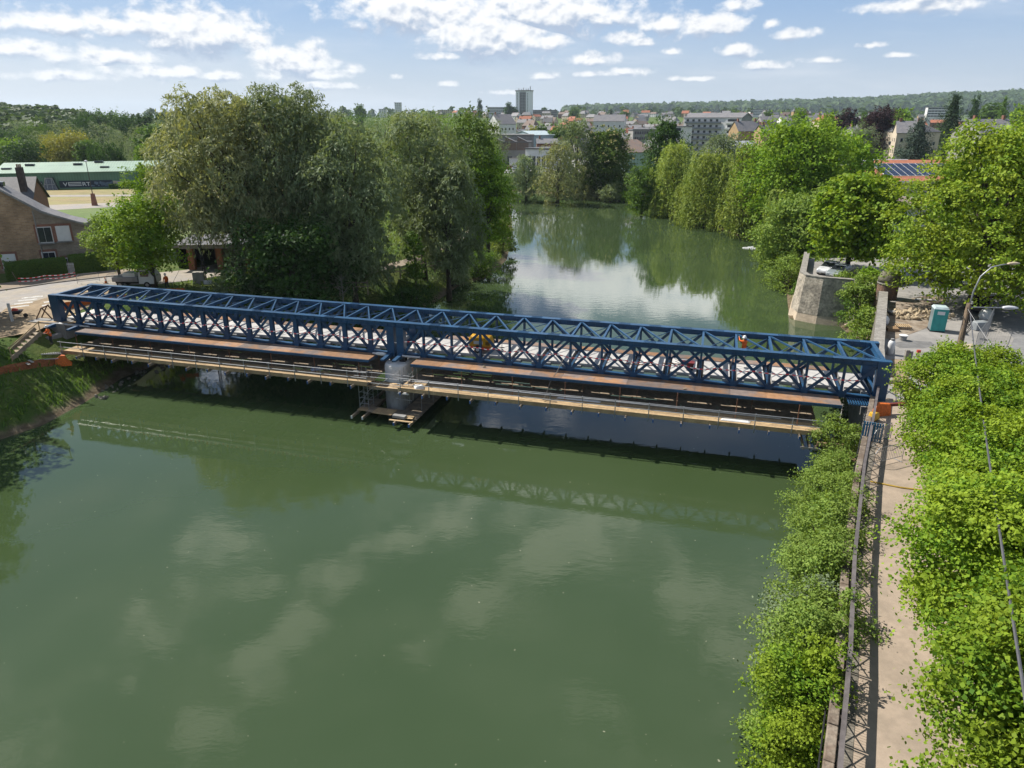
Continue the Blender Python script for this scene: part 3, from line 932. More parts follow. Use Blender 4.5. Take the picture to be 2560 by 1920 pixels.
# ------------------------------------------------------------------ hanging scaffold platforms
def platform(name, label, s0, s1, front, back, z, board_m, seed, step=1.95, rail_to=None):
    rs = random.Random(seed)
    o = thing(name, label, 'scaffold', BP(s0, front, 0), BR.rotation_euler.z)
    L, D = s1 - s0, back - front
    wd = .24
    nrow = 7
    bl = 3.9
    base = MB().box(0, 1, 0, wd - .012, 0, .05).mesh('plank')
    for r in range(nrow):
        x = -rs.uniform(0, 1.2)
        while x < L:
            l = min(bl * rs.uniform(.92, 1.05), L - x + rs.uniform(0, .25))
            if l > .4:
                put('plank', base, board_m, o, (max(x, 0), r * wd + .02, z + rs.uniform(0, .02)), (rs.uniform(-.01, .01), 0, rs.uniform(-.006, .006)), (l - max(0, -x) - .015, 1, 1))
            x += l
    # the boards further in, under the bridge, form one floor with gaps where light falls through
    mb = MB()
    y = nrow * wd + .05
    while y < D:
        x = 0
        while x < L:
            l = rs.uniform(2.5, 4.0)
            if rs.random() > .05:
                mb.box(x, min(x + l - .03, L), y, y + wd - .01, z, z + .045)
            x += l
        y += wd
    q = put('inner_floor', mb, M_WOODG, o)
    # fascia boards along the outer edge
    x = 0
    while x < L:
        l = min(rs.uniform(2.6, 4.2), L - x)
        put('toe_board', MB().box(x, x + l - .02, -.06, -.015, z - .12, z + .20), board_m, o)
        x += l
    for a in range(int(L / step) + 1):
        x = .3 + a * step
        if x > L - .05:
            break
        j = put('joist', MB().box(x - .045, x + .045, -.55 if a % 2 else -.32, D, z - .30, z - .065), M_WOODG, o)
        put('joist_end', MB().box(x - .05, x + .05, (-.55 if a % 2 else -.32) - .03, (-.55 if a % 2 else -.32) - .003, z - .31, z - .06), M_BLUEEND, j)
    # guard rail
    k = 0
    x = .25
    while x < L:
        put('guard_post', MB().tube([(x, -.10, z - .35), (x, -.10, z + 1.08)], .038, 6), M_GALV, o)
        x += 2.4
    for h in (1.02, .55):
        put('guard_rail', MB().tube([(0, -.14, z + h), (L, -.14, z + h)], .032, 6), M_GALV, o)
    # threaded hangers up to the footway
    x = .8
    while x < L:
        put('hanger', MB().tube([(x, 1.15, z - .1), (x, 1.15, PZ - .1)], .03, 6), mat('rusty_hanger', (.28, .13, .075), .8), o)
        put('hanger', MB().tube([(x + 1.1, 2.6, z - .1), (x + 1.1, 2.6, PZ - .1)], .02, 5), mat('rusty_hanger', (.28, .13, .075), .8), o)
        x += 4.1
    return o
PFL = platform('hanging_platform', 'timber scaffold platform hung below the left span of the bridge', 1.35 * BU, 14.15 * BU, -3.05, 4.4, 3.02, M_WOOD, 3)
PFR = platform('hanging_platform', 'timber scaffold platform hung below the right span of the bridge', 15.35 * BU, 28.2 * BU, -3.55, 4.4, 3.05, M_WOOD, 5)
PFR2 = None

# scaffold round the pier nose and raft-like staging at water level
ps = thing('pier_scaffold', 'galvanised tube scaffold with tower and boards round the pier nose', 'scaffold', BP(PS, -1.2, 0), BR.rotation_euler.z)
def T(p, q, r=.026, nm='tube'):
    return put(nm, MB().tube([p, q], r, 6), M_GALV, ps)
tx = (-2.35, -1.55)
for x in tx:
    for y in (-1.5, -.6):
        T((x, y, .72), (x, y, 3.6 if x == tx[0] and y > -1 else 4.3), nm='upright')
for z in (1.15, 1.65, 2.15):
    for y in (-1.5, -.6):
        T((tx[0], y, z), (tx[1], y, z), nm='rung')
    for x in tx:
        T((x, -1.5, z - .12), (x, -.6, z - .12), nm='rung')
T((tx[0], -1.52, .9), (tx[1], -.62, 2.5), nm='diagonal_tube')
for x in (1.35, 2.1, 2.5):
    for y in (-1.5, -.7):
        T((x, y, 1.55 if x < 2.3 else 2.4), (x, y, 4.35), nm='upright')
for z in (3.05, 3.55, 3.95):
    T((tx[0] - .3, -1.55, z), (2.6, -1.55, z), nm='ledger')
for z in (3.55, 3.95):
    T((2.05, -1.5, z), (2.05, -.2, z), nm='ledger')
T((-1.5, -1.6, 2.3), (1.4, -1.6, 4.25), nm='diagonal_tube')
T((.9, -1.5, 1.9), (2.3, -1.5, 1.85), nm='ledger')
T((-2.6, -.3, 4.1), (-2.6, -.3, 2.7), nm='upright')
for k in range(5):
    put('board', MB().box(-2.6, 2.3, -1.45 + k * .24, -1.23 + k * .24, 2.66, 2.71), M_WOODG if k % 2 else M_WOOD, ps, rot=(0, 0, random.Random(k).uniform(-.02, .02)))
put('toe_board', MB().box(-1.4, 2.1, -1.52, -1.48, 2.5, 2.74), M_WOODG, ps)
put('loose_board', MB().box(-.5, 1.6, -.15, .08, 0, .04), M_WOOD, ps, (-.8, -1.0, 2.73), (0, .0, .35))
put('white_sack', MB().loft([[(-.5, -.25, 0), (.5, -.2, 0), (.45, .25, 0), (-.45, .2, 0)], [(-.42, -.2, .22), (.4, -.12, .16), (.3, .2, .2), (-.35, .15, .26)]]), M_WHITE, ps, (-2.1, -1.2, 2.72), bevel=.05)
put('white_sack', MB().loft([[(-.5, -.15, 0), (.5, -.15, 0), (.5, .15, 0), (-.5, .15, 0)], [(-.45, -.1, .14), (.45, -.1, .14), (.45, .1, .14), (-.45, .1, .14)]]), M_WHITE, ps, (1.75, -1.72, 2.45), bevel=.03)
st = thing('water_staging', 'low timber staging just above the water round the pier foot', 'staging', BP(PS, -1.2, 0), BR.rotation_euler.z)
rs = random.Random(8)
for k in range(9):
    put('plank', MB().box(-2.5, -1.32, -1.75 + k * .3, -1.48 + k * .3, .60, .65), M_WOOD if k < 2 else M_WOODG, st)
for k in range(30):
    y = -2.35 + k * .3
    put('plank', MB().box(1.28, 3.05, y, y + .28, .60, .65), M_WOODG, st, rot=(0, 0, rs.uniform(-.006, .006)))
for k in range(4):
    put('plank', MB().box(-1.6, 1.6, -1.95 + k * .26, -1.71 + k * .26, .655, .70), M_WOODG, st)
put('plywood_sheet', MB().box(-1.25, .5, -.55, .55, 0, .03), M_WOOD, st, (.3, -1.75, .72), (0, 0, -.06))
put('plywood_sheet', MB().box(-.6, .6, -.3, .3, 0, .03), M_WOOD, st, (2.1, -2.3, .72), (0, 0, .12))
put('grey_crate', MB().box(-.55, .55, -.22, .22, 0, .22), M_CONCG, st, (1.6, -2.45, .70), (0, 0, -.08), bevel=.02)
put('plank', MB().box(.9, 2.9, -3.0, -2.78, .6, .65), M_WOOD, st)
for x in (-2.4, -1.45, 1.45, 2.75):
    j = put('bearer', MB().box(x - .06, x + .06, -2.9 if x < 0 else -3.3, BW + 2.6, .36, .595), M_WOODG, st)
    put('bearer_end', MB().box(x - .065, x + .065, (-2.9 if x < 0 else -3.3) - .04, (-2.9 if x < 0 else -3.3) - .003, .35, .60), M_BLUEEND if x > 0 else M_WHITE, j)
for x in (-2.2, 2.9):
    for y in (-1.0, 1.5, 4.0):
        put('drop_rod', MB().tube([(x, y, .4), (x, y, 3.0)], .018, 5), M_GALV, st)
# loose stuff on the right platform
o = put('wrapped_pipe', MB().tube([(0, 0, 0), (5, 0, .02), (9.5, 0, 0), (15, .05, .01), (27, .0, 0)], .05, 8), mat('dull_pipe', (.40, .41, .43), .5), None, BP(15.9 * BU, -3.28, 3.78), (0, 0, BR.rotation_euler.z), smooth=True)
tag(o, 'long grey pipe lashed along the guard rail of the right platform', 'pipe')
o = put('plastic_sheet', MB().loft([[(-.3, -.4, 0), (.5, -.45, 0), (.6, .35, 0), (-.3, .4, 0)], [(-.2, -.25, .25), (.3, -.3, .34), (.4, .2, .22), (-.2, .2, .3)]]), M_WHITE, None, BP(15.95 * BU, -3.0, 3.11), .3, bevel=.08)
tag(o, 'crumpled white plastic on the scaffold boards beside the pier', 'plastic sheet')
o = put('plastic_sheet', MB().loft([[(-1.0, -.2, 0), (1.0, -.2, 0), (1.1, .2, 0), (-.9, .2, 0)], [(-.85, -.12, .09), (.9, -.15, .05), (.9, .12, .1), (-.8, .13, .06)]]), M_WHITE, None, BP(25.9 * BU, -2.9, 3.12), BR.rotation_euler.z, bevel=.03)
tag(o, 'flat white plastic sheet lying near the right end of the scaffold boards', 'plastic sheet')
o = put('plastic_sheet', MB().loft([[(-1.7, -.15, 0), (1.7, -.15, 0), (1.7, .15, 0), (-1.6, .15, 0)], [(-1.5, -.1, .06), (1.5, -.1, .05), (1.5, .1, .07), (-1.5, .1, .05)]]), M_WHITE, None, BP(21.2 * BU, -2.0, 3.12), BR.rotation_euler.z, bevel=.02)
tag(o, 'long strip of white plastic film on the inner boards of the right platform', 'plastic sheet')
o = put('folded_sheet', MB().loft([[(-.5, -.3, 0), (.5, -.3, 0), (.5, .3, 0), (-.5, .3, 0)], [(-.3, -.2, .2), (.3, -.15, .28), (.35, .2, .18), (-.3, .2, .25)]]), mat('pale_blue_tarp', (.45, .5, .62), .5), None, BP(11.8 * BU, -1.2, 3.08), .4, bevel=.05)
tag(o, 'small pale blue folded sheet on the left scaffold platform', 'tarpaulin')
# staging that links the right platform with the quay
rl = thing('landing_stage', 'timber staging of beams and a plywood sheet between scaffold platform and quay', 'staging', BP(28.3 * BU, -3.4, 0), BR.rotation_euler.z)
put('beam', MB().box(0, 5.2, 1.0, 1.2, 2.9, 3.15), M_WOODG, rl)
put('beam', MB().box(-.4, 4.6, -.5, -.28, 2.35, 2.6), M_WOOD, rl)
put('plywood_sheet', MB().box(.2, 4.2, -.9, .9, 1.9, 1.93), M_WOOD, rl, rot=(.12, 0, 0))
for x in (-1.3, -.9, -.5):
    put('bearer', MB().box(x, x + .1, -.8, 1.3, 2.1, 2.35), M_WOODG, rl)
put('bearer_plate', MB().box(-1.45, -.2, -.86, -.81, 2.2, 2.32), M_CONCG, rl)
# ------------------------------------------------------------------ trees: tapered trunk with limbs, crown of leaf-sized faces
def leaf_mesh(name, P, N, A, S, aspect):
    """kite-shaped leaves: P places, N facing, A long axis, S length"""
    n = len(P)
    A = A - N * np.sum(A * N, 1, keepdims=True)
    A /= np.linalg.norm(A, axis=1, keepdims=True) + 1e-9
    B = np.cross(N, A)
    S = S[:, None]
    V = np.empty((n, 4, 3), np.float32)
    V[:, 0] = P - A * S * .5
    V[:, 1] = P + B * S * aspect * .5 - A * S * .08
    V[:, 2] = P + A * S * .5
    V[:, 3] = P - B * S * aspect * .5 - A * S * .08
    me = bpy.data.meshes.new(name)
    me.vertices.add(n * 4)
    me.vertices.foreach_set('co', V.ravel())
    me.loops.add(n * 4)
    me.loops.foreach_set('vertex_index', np.arange(n * 4, dtype=np.int32))
    me.polygons.add(n)
    me.polygons.foreach_set('loop_start', np.arange(0, n * 4, 4, dtype=np.int32))
    me.update(calc_edges=True)
    return me


def unit(v):
    return v / (np.linalg.norm(v, axis=-1, keepdims=True) + 1e-9)


PROFILE = {
    'round': lambda t: np.sqrt(np.clip(1 - (2 * t - 1) ** 2, 0, 1)) * .55 + .45 * np.sqrt(np.clip(1 - (1.75 * t - .75) ** 2, 0, 1)),
    'dome': lambda t: np.sqrt(np.clip(1 - np.clip((t - .12) / .88, 0, 1) ** 2.2, 0, 1)) * np.clip(.72 + t * 2.2, 0, 1),
    'tall': lambda t: np.sin(np.clip(t * .93 + .09, 0, 1) ** .8 * math.pi) ** .75,
    'cone': lambda t: np.clip(1.02 - t, 0, 1) ** .85 * np.clip(.6 + 4 * t, 0, 1),
    'poplar': lambda t: np.sin(np.clip(t * .95 + .05, 0, 1) ** .7 * math.pi) ** .55,
}


def gen_crown(seed, rx, ry, hc, shape='round', nl=12000, leaf=.3, aspect=.6, habit='leafy', lobes=16, clumps=320, cr=None, fill=.12, shoots=.5, lobe_r=.46, flat=.5):
    r = np.random.default_rng(seed)
    prof = PROFILE[shape]
    R = (rx + ry) / 2
    # big lobes sitting on the outline
    t = (np.arange(lobes) + r.uniform(.1, .9, lobes)) / lobes
    t = np.clip(t, .06, .93)
    th = np.arange(lobes) * 2.39996 + r.uniform(-.5, .5, lobes)
    k = r.uniform(.52, .74, lobes) + (.46 - lobe_r)
    pr = prof(t)
    LC = np.stack([np.cos(th) * rx * pr * k, np.sin(th) * ry * pr * k, t * hc], 1)
    LR = np.clip(lobe_r * R * (pr ** .6), .18 * R, None) * r.uniform(.72, 1.15, lobes)
    LRz = np.minimum(LR * (1.0 if shape not in ('poplar', 'tall') else 1.5), hc * .3)
    # clumps of foliage over the lobes
    pick = r.choice(lobes, clumps * 3, p=LR ** 2 / np.sum(LR ** 2))
    d = unit(r.normal(size=(clumps * 3, 3)) + np.array([0, 0, .25]))
    C = LC[pick] + d * np.stack([LR[pick], LR[pick], LRz[pick]], 1) * (r.uniform(.8, 1.02, (clumps * 3, 1)) + np.clip(r.exponential(.07, (clumps * 3, 1)), 0, .32))
    dd = np.linalg.norm((C[:, None] - LC[None]) / np.stack([LR, LR, LRz], 1)[None], axis=2)
    dd[np.arange(len(C)), pick] = 9
    keep = np.where((dd.min(1) > .78) & (C[:, 2] > .01 * hc) & (C[:, 2] < hc * 1.03))[0][:clumps]
    C, D = C[keep], d[keep]
    nc = len(C)
    cr = cr or R * .17
    crs = cr * r.uniform(.6, 1.35, nc)
    ni = int(nl * fill)
    no = nl - ni
    ci = r.choice(nc, no, p=crs ** 2 / np.sum(crs ** 2))
    out = D[ci]
    up = np.array([0, 0, 1.0])
    if habit == 'leafy':
        off = r.normal(size=(no, 3))
        off[:, 2] *= flat
        P = C[ci] + off * crs[ci][:, None] * .62
        P[:, 2] -= .25 * np.hypot(off[:, 0], off[:, 1]) * crs[ci] * .62
        N = unit(out * .5 + up * .5 + r.normal(size=(no, 3)) * .5)
        A = r.normal(size=(no, 3)) + np.array([0, 0, -.3])
    else:
        ns = 7
        sd = unit(out[:, :] * np.array([1, 1, .3]) + r.normal(size=(no, 3)) * .18)
        sid = r.integers(0, ns, no)
        jit = unit(np.random.default_rng(seed + 5).normal(size=(nc, ns, 3)) * np.array([1, 1, .5]))[ci, sid]
        sd = unit(sd * .6 + jit * .8)
        u = r.uniform(0, 1, no) ** .8
        lz = .95 if habit == 'willow' else 3.4
        ln = crs[ci]
        P = C[ci] + sd * (u * ln * (1.0 if habit == 'willow' else .55))[:, None]
        P[:, 2] -= (u ** 1.8) * ln * lz
        P += r.normal(size=(no, 3)) * (ln * .10)[:, None]
        N = unit(out * .6 + up * .35 + r.normal(size=(no, 3)) * .5)
        A = sd * (1 - u[:, None]) + np.array([0, 0, -1.0]) * (.35 + u[:, None]) + r.normal(size=(no, 3)) * .35
    S = leaf * r.uniform(.65, 1.3, no)
    if habit == 'leafy' and shoots:
        # young shoots that stand out of the outline
        ks = r.integers(0, nc, int(nc * shoots))
        sdir = unit(D[ks] + up * .5 + r.normal(size=(len(ks), 3)) * .45)
        sl = crs[ks] * r.uniform(.9, 2.0, len(ks))
        per = 11
        u = r.uniform(.15, 1, (len(ks), per, 1))
        Q = C[ks][:, None] + sdir[:, None] * u * sl[:, None, None] + r.normal(size=(len(ks), per, 3)) * leaf * .3
        Q[:, :, 2] -= (u[:, :, 0] ** 2) * sl[:, None] * .25
        P = np.concatenate([P, Q.reshape(-1, 3)])
        N = np.concatenate([N, unit(up * .6 + r.normal(size=(len(ks) * per, 3)) * .6)])
        A = np.concatenate([A, np.repeat(sdir, per, 0) + r.normal(size=(len(ks) * per, 3)) * .5])
        S = np.concatenate([S, leaf * r.uniform(.5, 1.1, len(ks) * per)])
    ti = r.uniform(.05, .93, ni)
    ai = r.uniform(0, 2 * math.pi, ni)
    ri = np.sqrt(r.uniform(.05, .62, ni)) * prof(ti)
    Pi = np.stack([np.cos(ai) * rx * ri, np.sin(ai) * ry * ri, ti * hc], 1)
    P = np.concatenate([P, Pi])
    N = np.concatenate([N, unit(r.normal(size=(ni, 3)) + up * .6)])
    A = np.concatenate([A, r.normal(size=(ni, 3))])
    S = np.concatenate([S, leaf * 1.7 * r.uniform(.7, 1.3, ni)])
    if habit == 'weeping':
        P[:, 2] = np.maximum(P[:, 2], -.02 * hc + r.uniform(0, .1, len(P)) * hc)
    return P, N, A, S, LC


def trunk_mb(seed, h0, hc, LC, tr, lean=(0, 0)):
    """tapered trunk, then limbs that reach into the lobes (heights from the ground)"""
    rs = random.Random(seed)
    mb = MB()
    top = h0 + hc * .62
    pts, rad = [], []
    for k in range(7):
        t = k / 6
        pts.append((lean[0] * t + rs.uniform(-.1, .1) * tr * 3 * t, lean[1] * t + rs.uniform(-.1, .1) * tr * 3 * t, -.3 + (top + .3) * t))
        rad.append(tr * (1.25 if k == 0 else 1.0 - .72 * t))
    mb.tube(pts, rad, 8)
    for c in LC:
        z0 = max(h0 * .75, min(h0 + c[2] * .45, top * .92))
        f = z0 / top
        p0 = Vector((lean[0] * f, lean[1] * f, z0))
        p2 = Vector((c[0], c[1], h0 + c[2]))
        p1 = p0.lerp(p2, .5) + Vector((0, 0, -.06 * (p2 - p0).length))
        mb.tube([p0, p1, p2], [tr * .34, tr * .22, tr * .07], 5, False)
    return mb


SPEC = {
    # leaf length, aspect, habit, shape, material, bark
    'lime': (.118, .9, 'leafy', 'round'), 'maple': (.30, .8, 'leafy', 'round'), 'ash': (.30, .5, 'leafy', 'round'),
    'willow': (.42, .30, 'willow', 'dome'), 'weeping': (.42, .28, 'weeping', 'dome'), 'poplar': (.38, .7, 'leafy', 'poplar'),
    'conifer': (.40, .35, 'willow', 'cone'), 'shrub': (.16, .6, 'leafy', 'dome'),
}
LM = {
    'lime': leaf_mat('lime_leaf', (.155, .235, .018), (.045, .105, .009), tint=(.185, .23, .020), clump=.7),
    'limey': leaf_mat('yellow_lime_leaf', (.205, .285, .026), (.075, .145, .013), tint=(.235, .275, .03), clump=.45),
    'bright': leaf_mat('bright_green_leaf', (.150, .245, .020), (.065, .135, .012), tint=(.165, .225, .02)),
    'mid': leaf_mat('mid_green_leaf', (.085, .145, .024), (.048, .095, .018)),
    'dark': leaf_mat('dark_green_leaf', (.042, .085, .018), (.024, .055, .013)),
    'olive': leaf_mat('olive_willow_leaf', (.205, .218, .108), (.112, .138, .060), tint=(.205, .205, .105), rough=.45),
    'greyolive': leaf_mat('grey_willow_leaf', (.165, .200, .105), (.088, .125, .060), tint=(.115, .145, .065), rough=.45),
    'silver': leaf_mat('silver_leaf', (.16, .20, .115), (.10, .14, .075), rough=.42),
    'weep': leaf_mat('weeping_willow_leaf', (.185, .235, .048), (.100, .150, .030), tint=(.205, .235, .055)),
    'yellow': leaf_mat('yellow_green_leaf', (.25, .235, .045), (.15, .17, .03)),
    'copper': leaf_mat('copper_beech_leaf', (.038, .018, .018), (.020, .011, .014), trans=.15),
    'needle': leaf_mat('conifer_needle', (.034, .060, .022), (.020, .040, .016), trans=.12),
    'blueneedle': leaf_mat('blue_cedar_needle', (.060, .085, .062), (.036, .056, .040), trans=.12),
    'chestnut': leaf_mat('chestnut_leaf', (.075, .115, .022), (.042, .075, .016)),
    'flower': leaf_mat('chestnut_flower', (.46, .42, .27), (.32, .30, .15)),
    'shrubg': leaf_mat('shrub_leaf', (.165, .225, .045), (.085, .145, .026), clump=.9),
    'far': leaf_mat('far_tree_leaf', (.052, .085, .024), (.032, .058, .017), clump=.05),
}
M_BARK = mat('grey_brown_bark', (.115, .09, .065), .95, var=.25, scale=3, bump=.6, bscale=10)
CROWNS = {}


def tree(name, label, base, height, radius, spec, lm, nl, seed, cb=.2, ry=None, cat='tree', group=None, lobes=16, clumps=None, shape=None, trunk=None, share=None, leaf=None, cr=None, rotz=0.0, lean=(0, 0), fill=.12, habit=None, lobe_r=.46, flat=.5):
    """one tree: Empty at the foot > trunk, crown.  share names a crown reused at another size"""
    L, asp, hab, shp = SPEC[spec]
    k_ = .84 if spec == 'lime' else .70
    nl, leaf = int(nl * k_), (leaf or L) * (1.05 if spec == 'lime' else 1.14)
    shp = shape or shp
    hab = habit or hab
    root = thing(name, label, cat, base, rotz, group)
    h0, hc = height * cb, height * (1 - cb)
    if share and share in CROWNS:
        cme, tme, H0, R0 = CROWNS[share]
        sc = (radius / R0, radius / R0, height / H0)
        put('crown', cme, LM[lm], root, scale=sc).material_slots[0].link = 'OBJECT'
        root.children[0].material_slots[0].material = LM[lm]
        if tme:
            put('trunk', tme, M_BARK, root, scale=sc)
        return root
    P, N, A, S, LC = gen_crown(seed, radius, ry or radius, hc, shp, nl, leaf or L, asp, hab, lobes, clumps or max(60, nl // 45), cr, fill, .5, lobe_r, flat)
    P[:, 2] += h0
    cme = leaf_mesh('crown', P, N, A, S, asp)
    tr = trunk or max(.05, radius * .075)
    tme = trunk_mb(seed, h0, hc, LC[::2] if len(LC) > 12 else LC, tr, lean).mesh('trunk', True)
    put('crown', cme, LM[lm], root)
    put('trunk', tme, M_BARK, root)
    if share:
        CROWNS[share] = (cme, tme, height, radius)
    return root


def shrub(name, label, base, h, r, lm, nl, seed, leaf=.16, cat='shrub', group=None, share=None, rotz=0., shape='dome', habit='leafy', asp=None):
    """many-stemmed bush: stems > foliage"""
    nl, leaf = int(nl * .72), leaf * 1.12
    root = thing(name, label, cat, base, rotz, group)
    if share and share in CROWNS:
        cme, tme, H0, R0 = CROWNS[share]
        put('foliage', cme, LM[lm], root, scale=(r / R0, r / R0, h / H0))
        put('stems', tme, M_BARK, root, scale=(r / R0, r / R0, h / H0))
        root.children[0].material_slots[0].link = 'OBJECT'
        root.children[0].material_slots[0].material = LM[lm]
        return root
    P, N, A, S, LC = gen_crown(seed, r, r, h, shape, nl, leaf, asp or .6, habit, 14, max(60, nl // 75), r * .2, .12, .7, .40, .45)
    fme = leaf_mesh('foliage', P, N, A, S, asp or .6)
    mb = MB()
    rs = random.Random(seed)
    for c in LC:
        mb.tube([(rs.uniform(-.15, .15) * r, rs.uniform(-.15, .15) * r, -.3), (c[0] * .45, c[1] * .45, c[2] * .55), tuple(c)], [r * .03, r * .02, r * .008], 5, False)
    sme = mb.mesh('stems')
    put('foliage', fme, LM[lm], root)
    put('stems', sme, M_BARK, root)
    if share:
        CROWNS[share] = (fme, sme, h, r)
    return root


def tpx(px, pyb, pyt, wpx, zb=None):
    """foot, height and radius of a tree seen at px between pyb (foot) and pyt (top), wpx wide"""
    z = 4.7 if zb is None else zb
    for _ in range(3):
        b = W(px, pyb, z)
        if zb is None:
            z = max(.5, gz(b.x, b.y))
    d = ray(px, (pyb + pyt) / 2)
    top = Yat(px, pyt, b.y).z
    return (b.x, b.y, z), top - z, wpx / 2 / FPX * b.y / d[1]


def ydist(px, Y, pyt, wpx):
    """the same for a tree at forward distance Y whose foot is hidden"""
    p = Yat(px, pyt, Y)
    z = gz(p.x, p.y)
    return (p.x, p.y, z), p.z - z, wpx / 2 / FPX * Y / ray(px, pyt + 60)[1]


# the great willows on the left bank
def T_(name, label, tp, spec, lm, nl, seed, **k):
    (b, h, r) = tp
    return tree(name, label, b, h, r, spec, lm, nl, seed, **k)

T_('willow_tree', 'leftmost of the huge olive willows, brownish sunlit crown drooping over the garage', tpx(520, 602, 196, 285), 'willow', 'olive', 62000, 11, cb=.25, shape='round', lobes=44, clumps=760, cr=1.35, ry=8, fill=.08, lobe_r=.34)
T_('willow_tree', 'tallest huge willow with grey green crown in the middle of the clump', tpx(650, 596, 180, 290), 'willow', 'greyolive', 62000, 12, cb=.12, lobes=44, clumps=760, cr=1.4, ry=9, fill=.08, lobe_r=.34)
T_('willow_tree', 'shaded dark willow on the river side of the tallest willow', tpx(765, 605, 236, 205), 'willow', 'greyolive', 42000, 13, cb=.16, shape='round', lobes=36, clumps=560, cr=1.2, ry=7, fill=.08, lobe_r=.34)
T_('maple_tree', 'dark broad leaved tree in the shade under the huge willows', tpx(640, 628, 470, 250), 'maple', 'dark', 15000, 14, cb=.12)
T_('willow_tree', 'olive willow with domed crown behind the shaded dark willow', tpx(915, 560, 243, 185), 'willow', 'greyolive', 34000, 15, cb=.2, shape='round', lobes=34, clumps=460, cr=1.25, fill=.1, lobe_r=.36)
T_('willow_tree', 'lower olive willow leaning over the bank right of the shaded willow', tpx(968, 575, 348, 160), 'willow', 'greyolive', 26000, 16, cb=.2, shape='round', lobes=30, clumps=380, cr=1.0, fill=.1, lobe_r=.36)
T_('maple_tree', 'mid green tree rising behind the olive willows left of the river bend', tpx(1025, 520, 240, 150), 'maple', 'chestnut', 16000, 17, cb=.15)
T_('ash_tree', 'bright green tree at the river edge left of the bend', tpx(1055, 545, 345, 130), 'maple', 'bright', 15000, 18, cb=.15)
shrub('bank_bush', 'pale olive bush leaning over the water below the bright green tree', *tpx(1085, 545, 440, 70)[:1], 6.0, 2.6, 'weep', 5000, 19, leaf=.25)
shrub('bank_bush', 'dark leafy bush overhanging the water at the foot of the left bank', *tpx(1035, 592, 520, 70)[:1], 3.6, 3.2, 'mid', 6000, 20, leaf=.22)
shrub('bank_bush', 'grey green bush on the bank beside the riverside path', *tpx(975, 604, 540, 70)[:1], 3.0, 2.8, 'greyolive', 5000, 21, leaf=.22)
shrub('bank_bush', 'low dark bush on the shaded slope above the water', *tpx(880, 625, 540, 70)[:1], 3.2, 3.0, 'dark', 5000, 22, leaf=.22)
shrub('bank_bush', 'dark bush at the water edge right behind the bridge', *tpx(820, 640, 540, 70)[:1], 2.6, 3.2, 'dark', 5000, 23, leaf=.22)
T_('sapling', 'thin young tree beside the riverside path', tpx(898, 590, 500, 60), 'ash', 'mid', 2500, 24, cb=.3, lobes=8)
# left foreground
T_('young_tree', 'light green tree in front of the brick pillared garage', tpx(335, 622, 425, 160), 'maple', 'bright', 15000, 25, cb=.22, leaf=.24, lobes=18)
T_('young_tree', 'fresh green tree behind the house garden', tpx(352, 545, 360, 115), 'ash', 'bright', 12000, 26, cb=.2)
T_('young_tree', 'loose pale green tree between hedge and garage', tpx(262, 612, 470, 110), 'ash', 'shrubg', 9000, 27, cb=.25, leaf=.24)
shrub('garden_bush', 'dense green bush in the garden right of the brick house', *tpx(240, 545, 540, 70)[:1], 5.0, 3.6, 'mid', 6000, 28, leaf=.25)
shrub('willow_bush', 'feathery grey green bush left of the huge willows', *tpx(505, 626, 540, 70)[:1], 5.2, 3.4, 'silver', 9000, 29, leaf=.24, habit='willow', asp=.3)
shrub('leafy_bush', 'bright green bush behind the far truss of the bridge', *tpx(590, 642, 540, 70)[:1], 2.4, 2.6, 'bright', 5000, 30, leaf=.2)
shrub('leafy_bush', 'broad bright green bush right of its twin behind the far truss', *tpx(640, 650, 540, 70)[:1], 2.2, 2.4, 'bright', 5000, 31, leaf=.2)
T_('dark_tree', 'dark leafy tree cut by the left edge of the view', ((-54.6, 66.0, 4.7), 9.0, 4.0), 'maple', 'dark', 12000, 32, cb=.18)
T_('dark_tree', 'broad tree shading the left bank just outside the view', ((-50.0, 57.0, 4.5), 11.5, 4.8), 'maple', 'mid', 9000, 34, cb=.12)
T_('dark_tree', 'tall tree on the left bank known by its reflection', ((-46.5, 48.5, 3.4), 11.5, 4.6), 'maple', 'mid', 9000, 33, cb=.15)
# bare sapling
bs_ = thing('bare_sapling', 'leafless pale sapling behind the far truss', 'tree', W(742, 662, 3.2))
mb = MB()
rs = random.Random(2)
mb.tube([(0, 0, -1.5), (0.05, 0, 1.5), (0, .1, 3.6)], [.07, .05, .015], 6)
for k in range(22):
    z = rs.uniform(.6, 3.1)
    a = rs.uniform(0, 6.28)
    l = rs.uniform(.5, 1.3)
    mb.tube([(0, 0, z), (math.cos(a) * l * .6, math.sin(a) * l * .6, z + l * .4), (math.cos(a) * l, math.sin(a) * l, z + l)], [.022, .015, .006], 4, False)
put('branches', mb, mat('pale_bark', (.36, .33, .27), .9), bs_)

